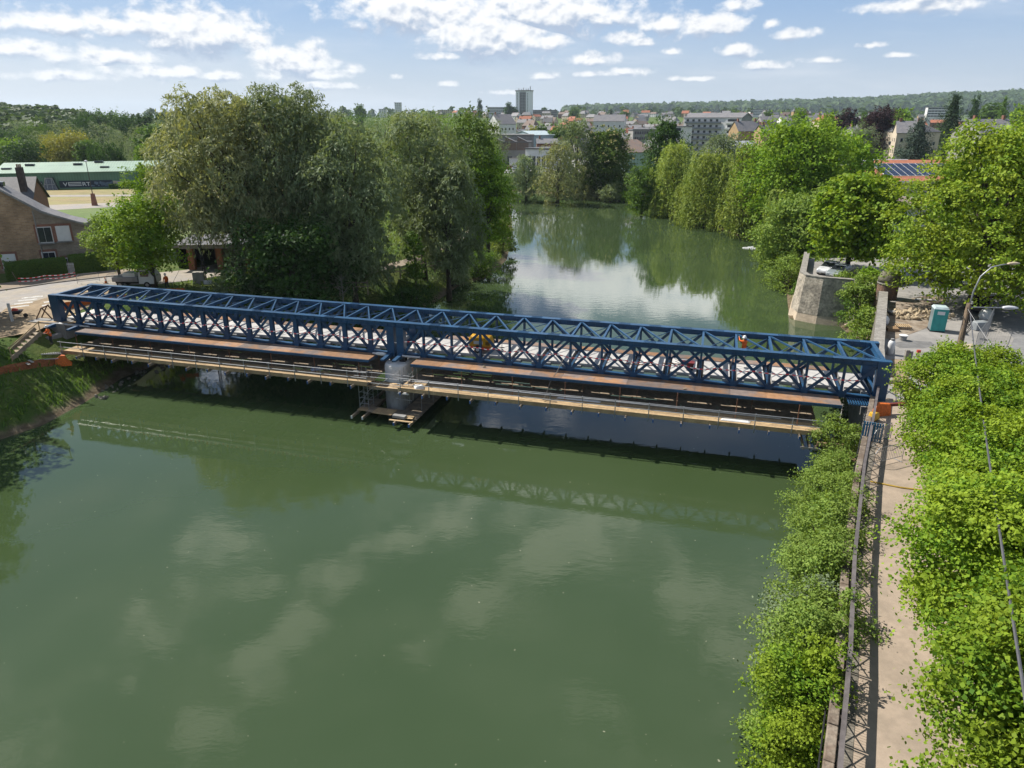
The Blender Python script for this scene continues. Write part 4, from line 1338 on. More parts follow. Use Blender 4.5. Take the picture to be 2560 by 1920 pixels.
# right bank of the bend
RT = [
    ('willow_tree', 'grey green bushy willow at the far left of the town bank', (1137, 408, 335, 62), 'willow', 'silver', 6000, .1),
    ('willow_tree', 'olive willow standing before the white workshop', (1205, 413, 305, 92), 'willow', 'olive', 9000, .08),
    ('willow_tree', 'tall grey willow left of the flowering chestnut', (1245, 402, 252, 92), 'willow', 'greyolive', 12000, .12),
    ('willow_bush', 'low olive willow at the water under the chestnut', (1288, 432, 372, 96), 'willow', 'olive', 9000, .05),
    ('poplar_tree', 'tall dark green poplar like tree in front of the apartment block', (1432, 420, 250, 92), 'poplar', 'dark', 14000, .08),
    ('ash_tree', 'mid green tree left of the weeping willows', (1388, 432, 360, 62), 'ash', 'mid', 6000, .08),
    ('weeping_willow', 'leftmost yellow green weeping willow on the town bank', (1452, 448, 300, 105), 'weeping', 'weep', 16000, .05),
    ('weeping_willow', 'middle weeping willow whose branches hang to the water', (1527, 480, 322, 130), 'weeping', 'weep', 20000, .04),
    ('weeping_willow', 'rightmost weeping willow beside the vivid green trees', (1608, 470, 298, 105), 'weeping', 'weep', 15000, .05),
    ('silver_willow', 'pale silver willow behind the weeping willows', (1548, 425, 288, 120), 'willow', 'silver', 13000, .1),
    ('maple_tree', 'vivid green tree with tall rounded crown right of the weeping willows', (1705, 490, 262, 185), 'maple', 'bright', 22000, .1),
    ('maple_tree', 'vivid green tree partly hidden behind its taller neighbour', (1790, 470, 285, 165), 'maple', 'bright', 15000, .12),
    ('ash_tree', 'olive green tree on the bank below the vivid green trees', (1702, 540, 425, 130), 'ash', 'shrubg', 12000, .08),
    ('maple_tree', 'round crowned maple over the parked cars on the bastion', (1828, 588, 383, 146), 'maple', 'lime', 24000, .2),
    ('ash_tree', 'loose pale green tree behind the round crowned maple', (1790, 535, 400, 90), 'ash', 'shrubg', 8000, .2),
    ('weeping_willow', 'small strand of weeping willow below the vivid green tree', (1668, 500, 400, 50), 'weeping', 'weep', 5000, .03),
]
for i, (nm, lab, p, sp_, lm, nl, cb) in enumerate(RT):
    b_, h_, r_ = tpx(p[0], p[1] - (9 if p[1] < 500 else 0), p[2], p[3])
    cb = cb - .06 if p[1] < 500 else cb
    tree(nm, lab, b_, h_, r_ * 1.16, sp_, lm, int(nl * 1.15), 60 + i, cb=cb, lobes=26, clumps=nl // 34, cr=r_ * .19, fill=.24, lobe_r=.42, leaf=.54 if sp_ in ('willow', 'weeping') else .42)
ch = T_('chestnut_tree', 'flowering horse chestnut with creamy candles beside the green gable', tpx(1308, 425, 276, 112), 'maple', 'chestnut', 20000, 90, cb=.04, leaf=.46, fill=.3)
P, N, A, S, LC = gen_crown(90, .0001 + tpx(1308, 425, 276, 112)[2] * 1.02, tpx(1308, 425, 276, 112)[2] * 1.02, tpx(1308, 425, 276, 112)[1] * .93, 'round', 2600, .34, .7, 'leafy', 16, 333, .25, 0.0)
P[:, 2] += tpx(1308, 425, 276, 112)[1] * .08
put('flower_candles', leaf_mesh('flower_candles', P, N, A, S, .7), LM['flower'], ch)
# the big yellow green tree right of the turret
b, h, r = tpx(2098, 672, 268, 372)
tree('lime_tree', 'big yellow green lime tree behind the turquoise toilet cabin', b, h, r, 'maple', 'limey', 64000, 101, cb=.1, shape='dome', lobes=44, clumps=640, leaf=.25, cr=.95, lobe_r=.32, flat=.36)
tree('lime_tree', 'second yellow green lime tree at the right edge above the road', (b[0] + 9, b[1] + 7, b[2]), h, r * .8, 'maple', 'limey', 22000, 102, cb=.2, lobes=20, leaf=.3)
# shrubs at the bastion and beside the bridge
for i, (x, y, z, h, r, lm, lab) in enumerate([
        (1865, 655, 3.6, 3.4, 2.3, 'shrubg', 'bushy green shrub climbing the bastion wall beside the turret'),
        (1818, 668, 1.0, 4.8, 3.1, 'shrubg', 'broad shrub growing out of the bastion wall foot'),
        (1860, 700, .7, 4.6, 2.7, 'mid', 'green shrub at the water between bastion and bridge'),
        (1868, 745, .7, 4.2, 2.4, 'shrubg', 'shrub just behind the right end of the bridge'),
        (1872, 622, 4.4, 2.2, 1.6, 'bright', 'bright green shrub on the bastion top left of the turret'),
        (1730, 640, .8, 5.0, 2.4, 'mid', 'small dark shrub rooted in the bastion corner'),
        (1700, 618, .5, 4.5, 3.4, 'shrubg', 'overhanging shrub at the water left of the bastion'),
        (1680, 572, .5, 4.5, 4.0, 'shrubg', 'broad low shrub on the bank above the white spray'),
        (1610, 500, .8, 2.2, 4.0, 'mid', 'low grassy shrub at the edge below the weeping willow'),
        (1385, 440, .8, 2.0, 3.5, 'bright', 'low vivid green shrub on the bank left of the weeping willows')]):
    p = W(x, y, z)
    rr = r if i != 5 else 1.3
    shrub('bank_shrub', lab, p, h if i != 5 else 2.0, rr, lm, 6500 if i < 8 else 3000, 120 + i, leaf=.2)
# bushes that close the gap between trees and water on the far banks
FB = [(1128, 411, 30, 'silver'), (1160, 412, 34, 'greyolive'), (1195, 416, 40, 'olive'), (1228, 420, 36, 'mid'), (1262, 428, 40, 'olive'), (1318, 436, 44, 'greyolive'), (1352, 436, 26, 'bright'), (1378, 438, 28, 'mid'), (1410, 446, 32, 'bright'),
      (1432, 450, 26, 'mid'), (1478, 466, 30, 'bright'), (1562, 488, 34, 'mid'), (1590, 494, 36, 'bright'), (1625, 502, 40, 'shrubg'), (1655, 522, 44, 'shrubg'), (1678, 545, 44, 'mid')]
FN = ['silvery', 'grey', 'olive', 'green', 'broad olive', 'grey green', 'small vivid', 'dark little', 'vivid', 'narrow', 'bright little', 'plain', 'fresh', 'pale', 'large pale', 'rightmost green']
for i, (x, y, w_, lm) in enumerate(FB):
    p = W(x, y - 3, .4)
    p.z = max(.1, gz(p.x, p.y))
    rr = w_ / 2 / FPX * p.y / ray(x, y)[1] * 1.25
    shrub('far_bank_bush', '%s bush at the water edge of the far bank' % FN[i], p, rr * 1.35, rr, lm, 3200, 200 + i % 3, leaf=.34, group='bushes on the far bank', share='fb%d' % (i % 3), rotz=i * 1.9)
# waterside shrubs below the quay railing (near)
for i, (x, y, z, h, r, lm, nl, lab) in enumerate([
        (1818, 880, 2.2, 3.4, 1.0, 'silver', 4000, 'sparse grey green sapling at the right end of the scaffold platform'),
        (1800, 985, 1.8, 3.4, 1.5, 'shrubg', 11000, 'leafy willow shrub just downstream of the landing stage'),
        (1775, 1085, 1.6, 3.6, 1.75, 'shrubg', 15000, 'second waterside shrub along the quay counted from the bridge'),
        (1765, 1215, 1.7, 3.8, 1.8, 'shrubg', 19000, 'third waterside shrub along the quay counted from the bridge'),
        (1728, 1345, 1.7, 3.9, 1.9, 'shrubg', 22000, 'fourth waterside shrub along the quay counted from the bridge'),
        (1712, 1470, 1.7, 3.9, 1.75, 'shrubg', 24000, 'fifth waterside shrub, the widest, arching over the quay railing'),
        (1772, 1150, 1.7, 3.4, 1.5, 'shrubg', 13000, 'small waterside shrub between the second and third along the quay'),
        (1700, 1410, 1.5, 3.2, 1.5, 'silver', 14000, 'greyish waterside shrub below the fourth along the quay'),
        (1655, 1560, 1.2, 2.6, 1.2, 'shrubg', 14000, 'low waterside shrub leaning furthest out over the river'),
        (1748, 1285, 1.8, 3.7, 1.5, 'shrubg', 15000, 'small waterside shrub squeezed between the third and fourth along the quay'),
        (1690, 1600, 1.8, 4.2, 1.65, 'lime', 24000, 'yellow green shrub at the bottom edge below the quay railing')]):
    p = W(x, y, z)
    shrub('waterside_shrub', lab, (p.x + (.8 if i > 2 else .5 if i > 1 else .1), p.y, .1), h + (1.1 if i < 3 else 1.9), r * 1.25, lm, int(nl * 1.15), 140 + i, leaf=.115, shape=['tall', 'round', 'dome', 'round', 'tall', 'round', 'dome', 'tall', 'dome', 'round', 'tall'][i])
# row of limes on the quay (near)
for i, (x, y, h, r, nl, lab) in enumerate([
        (25.8, 36.6, 6.3, 3.1, 72000, 'quay lime tree nearest the bridge with the wooden lamp pole behind it'),
        (23.0, 30.6, 7.0, 3.3, 80000, 'second lime tree of the quay row counted from the bridge'),
        (20.0, 24.4, 7.4, 3.4, 72000, 'third lime tree of the quay row counted from the bridge'),
        (16.6, 18.6, 8.0, 3.4, 80000, 'fourth lime tree of the quay row counted from the bridge'),
        (13.6, 12.8, 8.0, 3.1, 60000, 'nearest lime tree in the bottom right corner')]):
    tree('quay_lime_tree', lab, (x, y, QZ), h, r, 'lime', 'lime', nl, 160 + i, cb=.26, lobes=30, clumps=430, group='lime trees along the quay', cr=.50, fill=.14, flat=.42)
# ------------------------------------------------------------------ quay railing
rl_pts = [Vector(p) for p in offset_line(QUAY[1:8], .14)]
rail = thing('quay_railing', 'brown iron railing with crossed panels along the quay edge', 'railing', (rl_pts[2].x, rl_pts[2].y, QZ))
PANELS = {}
def panel_parts(L):
    L = round(L, 2)
    if L in PANELS:
        return PANELS[L]
    fr = MB()
    for x in (.05, L - .05):
        fr.box(x - .03, x + .03, -.025, .025, 0, 1.0)
    fr.box(.081, L - .081, -.02, .02, .10, .15)
    fr.box(.081, L - .081, -.02, .02, .86, .91)
    xb = MB().beam((.09, 0, .17), (L - .09, 0, .84), .03, .035).beam((.09, .032, .84), (L - .09, .032, .17), .03, .035)
    bars = MB()
    n = int(L / .11)
    for k in range(1, n):
        bars.tube([(k * L / n, -.045, .12), (k * L / n, -.045, .88)], .007, 4, False)
    PANELS[L] = (fr.mesh('panel_frame'), xb.mesh('cross_bars'), bars.mesh('thin_bars'))
    return PANELS[L]
for a, b in zip(rl_pts, rl_pts[1:]):
    n = max(1, round((b - a).length / 1.28))
    ang = math.atan2(b.y - a.y, b.x - a.x)
    for k in range(n):
        p = a.lerp(b, k / n) - Vector((rail.location.x, rail.location.y))
        f, x, t = panel_parts((b - a).length / n)
        pf = put('panel_frame', f, M_IRON, rail, (p.x, p.y, .01), ang)
        put('cross_bars', x, M_IRON, pf)
        put('thin_bars', t, M_IRON, pf)
    q0, q1 = a - Vector((rail.location.x, rail.location.y)), b - Vector((rail.location.x, rail.location.y))
    put('top_rail', MB().beam((q0.x, q0.y, 1.05), (q1.x, q1.y, 1.05), .15, .07), mat('worn_grey_rail', (.20, .175, .17), .5, .2, var=.15, scale=2), rail)
o = put('slack_cable', MB().tube([(*(Vector(p) - Vector((0, 0))), QZ - .25 + .12 * math.sin(i * 1.7)) for i, p in enumerate(offset_line(QUAY[2:8], -.33))], .03, 5), M_DARK)
tag(o, 'dark cable sagging along the outer face of the quay wall', 'cable')

# ------------------------------------------------------------------ lamp pole with two lamps and cables
LP = Vector((29.3, 44.0, QZ))
lp = thing('lamp_pole', 'tall weathered wooden pole with two street lamps by the road', 'street lamp', LP)
put('pole', MB().tube([(0, 0, -.5), (.03, 0, 3.5), (0, 0, 7.25)], [.24, .20, .155], 10), mat('weathered_pole_wood', (.23, .165, .10), .9, var=.35, scale=2.0, col2=(.07, .055, .045), stretch=(4, 4, .5), bump=.5, bscale=9), lp, smooth=True)
arc = [(0.03, -.03, 6.6), (.06, -.03, 8.0), (.28, -.05, 9.0), (.8, -.1, 9.6), (1.45, -.15, 9.78), (1.75, -.15, 9.8)]
arm = put('curved_arm', MB().tube(arc, [.055, .05, .045, .04, .035, .035], 8), M_GALV, lp, smooth=True)
def lamp_head(L, m):
    r = []
    for x, w, h in ((0, .07, .06), (.12, .11, .10), (.4, .15, .13), (L * .75, .14, .10), (L, .05, .04)):
        r.append([(x, -w, -.01), (x, -w * .8, h * .8), (x, 0, h), (x, w * .8, h * .8), (x, w, -.01), (x, 0, -h * .6)])
    return MB().loft(r)
hd = put('lamp_head', lamp_head(.72, 0), mat('cream_lamp_shell', (.62, .50, .34), .5), arm, (1.7, -.15, 9.8), (0, -.08, -.1), smooth=True)
arm2 = put('straight_arm', MB().tube([(0.1, 0, 7.0), (2.05, -.25, 7.02)], .035, 8), M_GALV, lp)
put('lamp_head', lamp_head(.95, 0), mat('pale_lamp_shell', (.72, .73, .74), .3), arm2, (2.0, -.25, 7.0), (0, -.02, -.12), scale=(1, 1.3, 1.3), smooth=True)
mb = MB()
rs = random.Random(5)
for k in range(9):
    a = rs.uniform(0, 6.28)
    z0 = rs.uniform(5.6, 6.6)
    mb.tube([(.16 * math.cos(a), .16 * math.sin(a), 7.0 - k * .1), (.3 * math.cos(a) + .15, .28 * math.sin(a) - .1, z0), (.2, -.1, z0 - .5)], .022, 5)
put('wire_bundle', mb, M_DARK, lp)
put('insulator', MB().lathe([(.05, 0), (.08, .05), (.05, .12), (.07, .16), (.02, .22)], (.1, -.1, 7.2), 8), M_CONCG, lp)
def cable(label, p, q, sag, r, m):
    pts = [Vector(p).lerp(Vector(q), k / 24) - Vector((0, 0, sag * 4 * (k / 24) * (1 - k / 24))) for k in range(25)]
    return tag(put('overhead_cable', MB().tube(pts, r, 6), m), label, 'cable')
e1 = Yat(2212, 1360, 12.0)
far = LP + Vector((.15, -.1, 6.6))
d_ = (e1 - far)
cable('thick twisted overhead cable sweeping from the lamp pole over the limes', far, far + d_ * 1.7, .55, .035, mat('cable_grey', (.10, .10, .11), .6))
cable('thin overhead wire dropping from the lamp pole into the limes', LP + Vector((-.1, -.15, 6.9)), Vector((26.0, 30.0, 9.0)), .3, .012, mat('cable_pale', (.45, .45, .44), .6))

# ------------------------------------------------------------------ toilet cabin
TP = W(2009, 716, QZ)
tc = thing('toilet_cabin', 'turquoise portable toilet cabin under the yellow green lime tree', 'toilet cabin', TP, -.30)
M_TEAL = mat('turquoise_plastic', (.035, .36, .33), .45, var=.06, scale=2)
put('body', MB().box(0, 1.15, 0, 1.15, .06, 2.12), mat('grey_cabin_side', (.22, .27, .28), .5), tc, bevel=.03)
put('base', MB().box(-.03, 1.18, -.03, 1.18, 0, .12), M_DARK, tc)
dr = put('door', MB().box(.05, 1.10, -.05, -.003, .10, 2.10), M_TEAL, tc, bevel=.012)
for x0, x1 in ((.15, .54), (.61, 1.0)):
    put('door_panel', MB().box(x0, x1, -.075, -.053, .2, 1.45), M_TEAL, dr, bevel=.01)
put('sign', MB().box(.28, .88, -.066, -.053, 1.62, 1.92), M_WHITE, dr)
put('roof', MB().loft([[(-.04, -.06, 2.123), (1.19, -.06, 2.123), (1.19, 1.19, 2.123), (-.04, 1.19, 2.123)], [(.08, .06, 2.30), (1.07, .06, 2.30), (1.07, 1.07, 2.30), (.08, 1.07, 2.30)]]), mat('pale_cabin_roof', (.55, .66, .66), .5), tc)
put('corner_trim', MB().box(-.02, .047, -.06, -.003, .1, 2.1), M_TEAL, tc)
put('corner_trim', MB().box(1.103, 1.17, -.06, -.003, .1, 2.1), M_TEAL, tc)

# ------------------------------------------------------------------ yard clutter
def pallet(label, p, rz):
    o = thing('wooden_pallet', label, 'pallet', p, rz, 'pallets by the parapet')
    for y in (.05, .55, 1.05):
        put('bearer', MB().box(0, 1.2, y - .05, y + .05, .0, .11), M_WOODG, o)
    for k in range(7):
        put('slat', MB().box(k * .18, k * .18 + .1, 0, 1.1, .112, .135), M_WOOD, o)
    return o
pallet('upper slatted wooden pallet beside the parapet wall', W(1938, 712, QZ + .02), -.25)
pallet('slatted wooden pallet below the first one beside the parapet', W(1938, 712, QZ + .02) + Vector((.05, .03, .16)), -.22)
o = put('timber_box', MB().box(0, 1.0, 0, 1.0, 0, .28), mat('brown_plywood', (.30, .185, .09), .8, var=.1), None, W(1917, 716, QZ + .02), -.2, bevel=.02)
tag(o, 'low brown plywood box left of the pallets', 'box')
def sack(name, label, p, s, m, seed, rz=0.0):
    rs = random.Random(seed)
    rings = []
    for z, k in ((0, .85), (.25, 1.0), (.6, .95), (.85, .75), (1.0, .35)):
        rings.append([(math.cos(t * math.pi / 5) * s[0] * k * rs.uniform(.85, 1.15), math.sin(t * math.pi / 5) * s[1] * k * rs.uniform(.85, 1.15), z * s[2]) for t in range(10)])
    return tag(put(name, MB().loft(rings), m, None, p, rz, smooth=True), label, 'bag')
sack('rubble_bag', 'white rubble bag leaning on the parapet wall', W(1908, 700, QZ), (.45, .5, .85), M_WHITE, 1)
sack('rubble_bag', 'crumpled white bag beside the first lime tree', W(2028, 778, QZ), (.9, .7, .6), M_WHITE, 2)
sack('rubble_bag', 'big white bulk bag in the shade behind the lamp pole', W(2128, 690, QZ), (.6, .6, 1.1), M_WHITE, 3)
bk = thing('grey_bucket', 'grey mortar tub with pale lid on the yard', 'bucket', W(1950, 735, QZ))
put('tub', MB().lathe([(.26, 0), (.33, .42), (.34, .44)], n=14), M_CONCG, bk)
put('lid', MB().lathe([(.37, .443), (.37, .48), (.3, .50)], n=14), M_WHITE, bk)
gb = thing('gas_bottle', 'white gas bottle standing at the bridge end', 'bottle', W(1922, 765, QZ + .03))
put('body', MB().lathe([(.22, 0), (.27, .06), (.27, .95), (.22, 1.12), (.1, 1.2)], n=14), M_WHITE, gb, smooth=True)
put('collar', MB().lathe([(.14, 1.203), (.14, 1.34), (.13, 1.35)], n=12), M_CONCG, gb)
bo = thing('stone_bollard', 'short pair of pale kerb stones standing in the yard', 'stone', W(1957, 776, QZ + .03))
put('stone', MB().box(-.16, .16, -.13, .13, 0, .8), M_CAP, bo, bevel=.03)
put('stone', MB().box(.2, .45, -.1, .15, 0, .7), M_CONCG, bo, bevel=.03)
tp_ = thing('surveyor_tripod', 'small tripod with red level at the bridge end', 'tripod', W(1978, 790, QZ + .03))
for k in range(3):
    a = k * 2.094 + .4
    put('leg', MB().tube([(.45 * math.cos(a), .45 * math.sin(a), 0), (0, 0, 1.1)], .022, 5), M_IRON, tp_)
put('head', MB().box(-.12, .12, -.1, .1, 1.1, 1.3), mat('signal_red', (.6, .08, .05), .5), tp_)
# rubble heap of broken stones
rp = thing('rubble_heap', 'heap of pale broken stones below the big lime tree', 'rubble', W(1985, 683, QZ + .02))
rs = random.Random(21)
def rock(s, seed):
    r_ = random.Random(seed)
    bm = bmesh.new()
    bmesh.ops.create_icosphere(bm, subdivisions=1, radius=1)
    for v in bm.verts:
        v.co *= r_.uniform(.65, 1.15)
        v.co.x *= s[0]
        v.co.y *= s[1]
        v.co.z *= s[2]
    me = bpy.data.meshes.new('stone')
    bm.to_mesh(me)
    bm.free()
    return me
RK = [rock((.30, .22, .15), k % 6) for k in range(12)]
M_RUB = mat('pale_rubble', (.55, .44, .28), .95, var=.2, scale=2, obj_rand=.25, col2=(.42, .33, .21))
for k in range(95):
    a, d = rs.uniform(0, 6.28), rs.random() ** .6
    x, y = math.cos(a) * d * 3.4, math.sin(a) * d * 1.9
    sc = rs.uniform(.5, 1.5)
    put('stone', RK[k % 6], M_RUB, rp, (x, y, .08 + (1 - d) * .55 * rs.uniform(.3, 1)), (rs.uniform(0, 6), rs.uniform(0, 6), rs.uniform(0, 6)), sc)
put('slab', MB().box(-.9, .9, -.3, .3, 0, .12), M_CONCG, rp, (-2.0, .7, .2), (.1, .1, .3))
put('slab', MB().box(-.5, .5, -.35, .35, 0, .25), M_CONCG, rp, (1.3, -.3, .45), (.3, .2, .9))
o = put('white_pipe', MB().tube([(0, 0, .1), (2.2, -.7, .1)], .09, 8), M_WHITE, None, W(1976, 648, QZ + .02))
tag(o, 'white plastic pipe lying on the ground under the big lime', 'pipe')
o = put('grey_tank', MB().box(-.7, .7, -.4, .4, 0, .8), mat('grey_plastic', (.35, .38, .40), .5), None, W(2115, 712, QZ), .2, bevel=.08)
tag(o, 'grey plastic tank in the shade behind the wooden lamp pole', 'tank')
# mesh fence panel
def fence_panel(label, p, rz, L=3.4, Hh=2.0):
    o = thing('mesh_fence', label, 'fence', p, rz)
    put('frame', MB().tube([(0, 0, .1), (0, 0, Hh), (L, 0, Hh), (L, 0, .1), (0, 0, .1)], .02, 6), M_GALV, o)
    mb = MB()
    for k in range(1, int(L / .14)):
        mb.tube([(k * .14, 0, .1), (k * .14, 0, Hh)], .004, 3, False)
    for k in range(1, 9):
        mb.tube([(0, 0, .1 + k * .21), (L, 0, .1 + k * .21)], .004, 3, False)
    put('wire_mesh', mb, M_GALV, o)
    for x in (0, L):
        put('foot_block', MB().box(x - .12, x + .12, -.35, .35, 0, .13), M_CONCG, o)
    return o
fa, fb = W(2101, 770, QZ), W(2148, 704, QZ)
an = math.atan2(fb.y - fa.y, fb.x - fa.x)
Lf = (fb - fa).length
fence_panel('galvanised mesh fence panel nearer the lime row', fa, an, Lf / 2 - .05)
fence_panel('galvanised mesh fence panel nearer the big lime', fa.lerp(fb, .5), an + .05, Lf / 2 - .05)

# ------------------------------------------------------------------ cars
def car(label, p, rz, col, name='parked_car', group=None, suv=0.0):
    o = thing(name, label, 'car', p, rz, group)
    paint = mat('car_paint_%d_%d' % (int(col[0] * 100), int(col[2] * 100)), col, .25, .1, var=.02, spec=.6)
    glass = mat('car_glass', (.02, .025, .03), .08, spec=.8)
    h = 1.45 + suv
    prof = [(-2.12, .42, .78), (-2.05, .28, .92), (-1.6, .22, 1.0), (-.9, .2, 1.02), (.4, .2, .98), (1.2, .2, .93), (1.85, .24, .80), (2.1, .34, .62)]
    R = []
    for x, zb, zt in prof:
        w = .86 if abs(x) < 1.9 else .76
        R.append([(x, -w, zb), (x, -w, zb + (zt - zb) * .55), (x, -w * .93, zt), (x, w * .93, zt), (x, w, zb + (zt - zb) * .55), (x, w, zb)])
    put('body', MB().loft(R), paint, o, bevel=.03)
    cab = []
    for x, w, z in ((-1.75, .78, .97), (-1.35, .66, h - .06), (-.6, .66, h), (.1, .65, h - .05), (.85, .77, .95)):
        cab.append([(x, -w, z), (x, w, z)])
    gb_ = MB()
    L = [(-1.72, .975, .80), (-1.28, h - .08, .665), (.08, h - .07, .655), (.88, .955, .79)]
    gb_.loft([[(x, -w, z) for x, z, w in L], [(x, w, z) for x, z, w in L]])
    put('window_glass', gb_, glass, o)
    put('roof', MB().loft([[(-1.3, -.66, h - .078), (-.6, -.66, h - .02), (.1, -.655, h - .068), (.1, -.655, h - .03), (-.6, -.64, h + .02), (-1.3, -.64, h - .03)],
                          [(-1.3, .66, h - .078), (-.6, .66, h - .02), (.1, .655, h - .068), (.1, .655, h - .03), (-.6, .64, h + .02), (-1.3, .64, h - .03)]]), paint, o)
    for s in (-1, 1):
        put('pillar', MB().beam((-.45, s * .735, .99), (-.45, s * .665, h - .04), .06, .02), paint, o)
        put('headlight', MB().box(1.93, 2.07, s * .5 - .17, s * .5 + .17, .58, .72), mat('headlight_glass', (.75, .76, .78), .1), o, bevel=.02)
        put('mirror', MB().box(.62, .75, s * .93 - .07, s * .93 + .07, .95, 1.07), paint, o, bevel=.02)
        for x in (-1.35, 1.32):
            w = put('wheel', MB().lathe([(.33, -.11), (.34, 0), (.33, .11)], n=16), M_DARK, o, (x, s * .80, .33), (math.pi / 2, 0, 0))
            put('rim', MB().lathe([(.22, -.118), (.22, .118)], n=12), M_GALV, w)
    put('number_plate', MB().box(2.07, 2.13, -.26, .26, .42, .53), M_WHITE, o)
    return o
car('white hatchback parked on the bastion under the round crowned maple', W(1790, 590, QZ + .004), -2.35, (.75, .76, .77))
car('silver grey car parked beside the white hatchback', W(1812, 597, QZ + .004), -2.4, (.26, .30, .31))
car('dark car parked beside the domed turret', W(1936, 612, QZ + .004), -2.5, (.03, .035, .05))
car('dark estate car parked in the shade by the road', W(2118, 672, QZ), .9, (.035, .037, .042), suv=.1)
car('black car at the right edge of the road', W(2205, 618, QZ), 1.0, (.02, .02, .023))

# ------------------------------------------------------------------ site clutter at the quay end of the bridge
nt = put('orange_netting', MB().loft([[(-.6, -.15, 0), (.7, -.1, 0), (.7, .1, 0), (-.6, .2, 0)], [(-.55, -.1, .5), (.6, -.12, .55), (.65, .1, .5), (-.5, .15, .6)], [(-.4, -.05, .9), (.5, -.08, .8), (.5, .06, .85), (-.4, .1, .95)]]),
         mat('orange_plastic_net', (.85, .19, .02), .6, var=.15, scale=9, bump=.5, bscale=20), None, W(1902, 898, QZ), .2)
tag(nt, 'bundle of orange plastic netting at the quay end of the bridge', 'netting')
o = put('yellow_cover', MB().loft([[(-.3, -.3, 0), (.35, -.25, 0), (.3, .3, 0), (-.3, .25, 0)], [(-.2, -.2, .45), (.25, -.2, .5), (.2, .2, .42), (-.2, .2, .5)]]), mat('yellow_plastic', (.85, .50, .03), .5), None, W(1886, 905, QZ + .1), .5, bevel=.06)
tag(o, 'yellow plastic cover beside the orange netting', 'cover')
o = put('steel_beam', MB().ibeam((0, 0, .2), (2.4, .3, .2), .15, .2, .02), mat('red_oxide_steel', (.28, .06, .04), .6), None, W(1888, 882, QZ + .4))
tag(o, 'red painted steel beam across the quay end of the bridge', 'beam')
ld = thing('steel_ladder', 'short grey ladder leaning at the right bridge end', 'ladder', W(1936, 868, QZ), .5)
for x in (0, .5):
    put('stile', MB().tube([(x, 0, 0), (x, .5, 2.0)], .03, 6), M_GALV, ld)
for k in range(6):
    put('rung', MB().tube([(0, .08 + k * .08, .25 + k * .3), (.5, .08 + k * .08, .25 + k * .3)], .02, 5), M_GALV, ld)
bp = thing('blue_slat_pallet', 'upright blue slatted pallet leaning on the quay railing', 'pallet', W(1902, 958, QZ), 1.1)
for k in range(8):
    put('slat', MB().box(0, .045, k * .14, k * .14 + .1, .05, 1.25), mat('bright_blue_paint', (.03, .22, .42), .6, var=.1), bp)
for z in (.2, 1.0):
    put('bearer', MB().box(.05, .12, 0, 1.1, z, z + .09), M_CONCG, bp)
def crowd_barrier(label, p, rz, L=2.3, group=None, sign=False):
    o = thing('crowd_barrier', label, 'barrier', p, rz, group)
    put('frame', MB().tube([(.0, 0, 0), (0, 0, .8), (.25, 0, 1.08), (L - .25, 0, 1.08), (L, 0, .8), (L, 0, 0)], .022, 6), M_GALV, o)
    put('bottom_rail', MB().tube([(0, 0, .22), (L, 0, .22)], .018, 6), M_GALV, o)
    for k in range(1, 16):
        put('bar', MB().tube([(k * L / 16, 0, .22), (k * L / 16, 0, 1.08)], .009, 4, False), M_GALV, o)
    for x in (.35, L - .35):
        put('foot', MB().tube([(x, -.3, .02), (x, .3, .02)], .02, 5), M_GALV, o)
    return o
a, b = W(1882, 968, QZ), W(1935, 940, QZ)
crowd_barrier('galvanised crowd barrier closing the quay path near the blue pallet', a, math.atan2(b.y - a.y, b.x - a.x))
a, b = W(1886, 1008, QZ), W(1975, 985, QZ)
crowd_barrier('galvanised crowd barrier across the path below the blue pallet', a, math.atan2(b.y - a.y, b.x - a.x))
o = put('yellow_hose', MB().tube([W(1880, 1040, QZ + .03), W(1910, 1046, QZ + .03), W(1945, 1053, QZ + .03), W(2000, 1060, QZ + .03)], .05, 6), mat('yellow_rubber', (.55, .36, .05), .6))
tag(o, 'yellow cable ramp lying across the quay path', 'cable ramp')
# timber at the excavated bridge end
for k, (x, y, ang) in enumerate([(1950, 800, -.3), (1955, 815, -.25), (1948, 830, -.35)]):
    o = put('timber_plank', MB().box(-1.3, 1.3, -.11, .11, 0, .07), M_WOOD, None, W(x, y, QZ + .03), ang)
    tag(o, ['upper', 'middle', 'lower'][k] + ' loose plank in the excavation at the right bridge end', 'plank', 'planks at the right bridge end')

# the white spray on the river
wf = thing('water_spray', 'small white spray of water on the river near the bank', 'spray', W(1628, 536, 0.0))
rs = random.Random(3)
mb = MB()
for k in range(420):
    a, d = rs.uniform(0, 6.28), rs.random() ** .7
    x, y = math.cos(a) * d * 2.1, math.sin(a) * d * .9
    s = rs.uniform(.05, .14)
    z = rs.uniform(0, .3) * (1 - d) + .02
    mb.add([(x - s, y, z), (x, y - s, z), (x + s, y, z), (x, y + s, z), (x, y, z + s), (x, y, z - s)], [(0, 1, 4), (1, 2, 4), (2, 3, 4), (3, 0, 4), (1, 0, 5), (2, 1, 5), (3, 2, 5), (0, 3, 5)])
put('foam', mb, mat('white_foam', (.85, .86, .85), .6), wf)

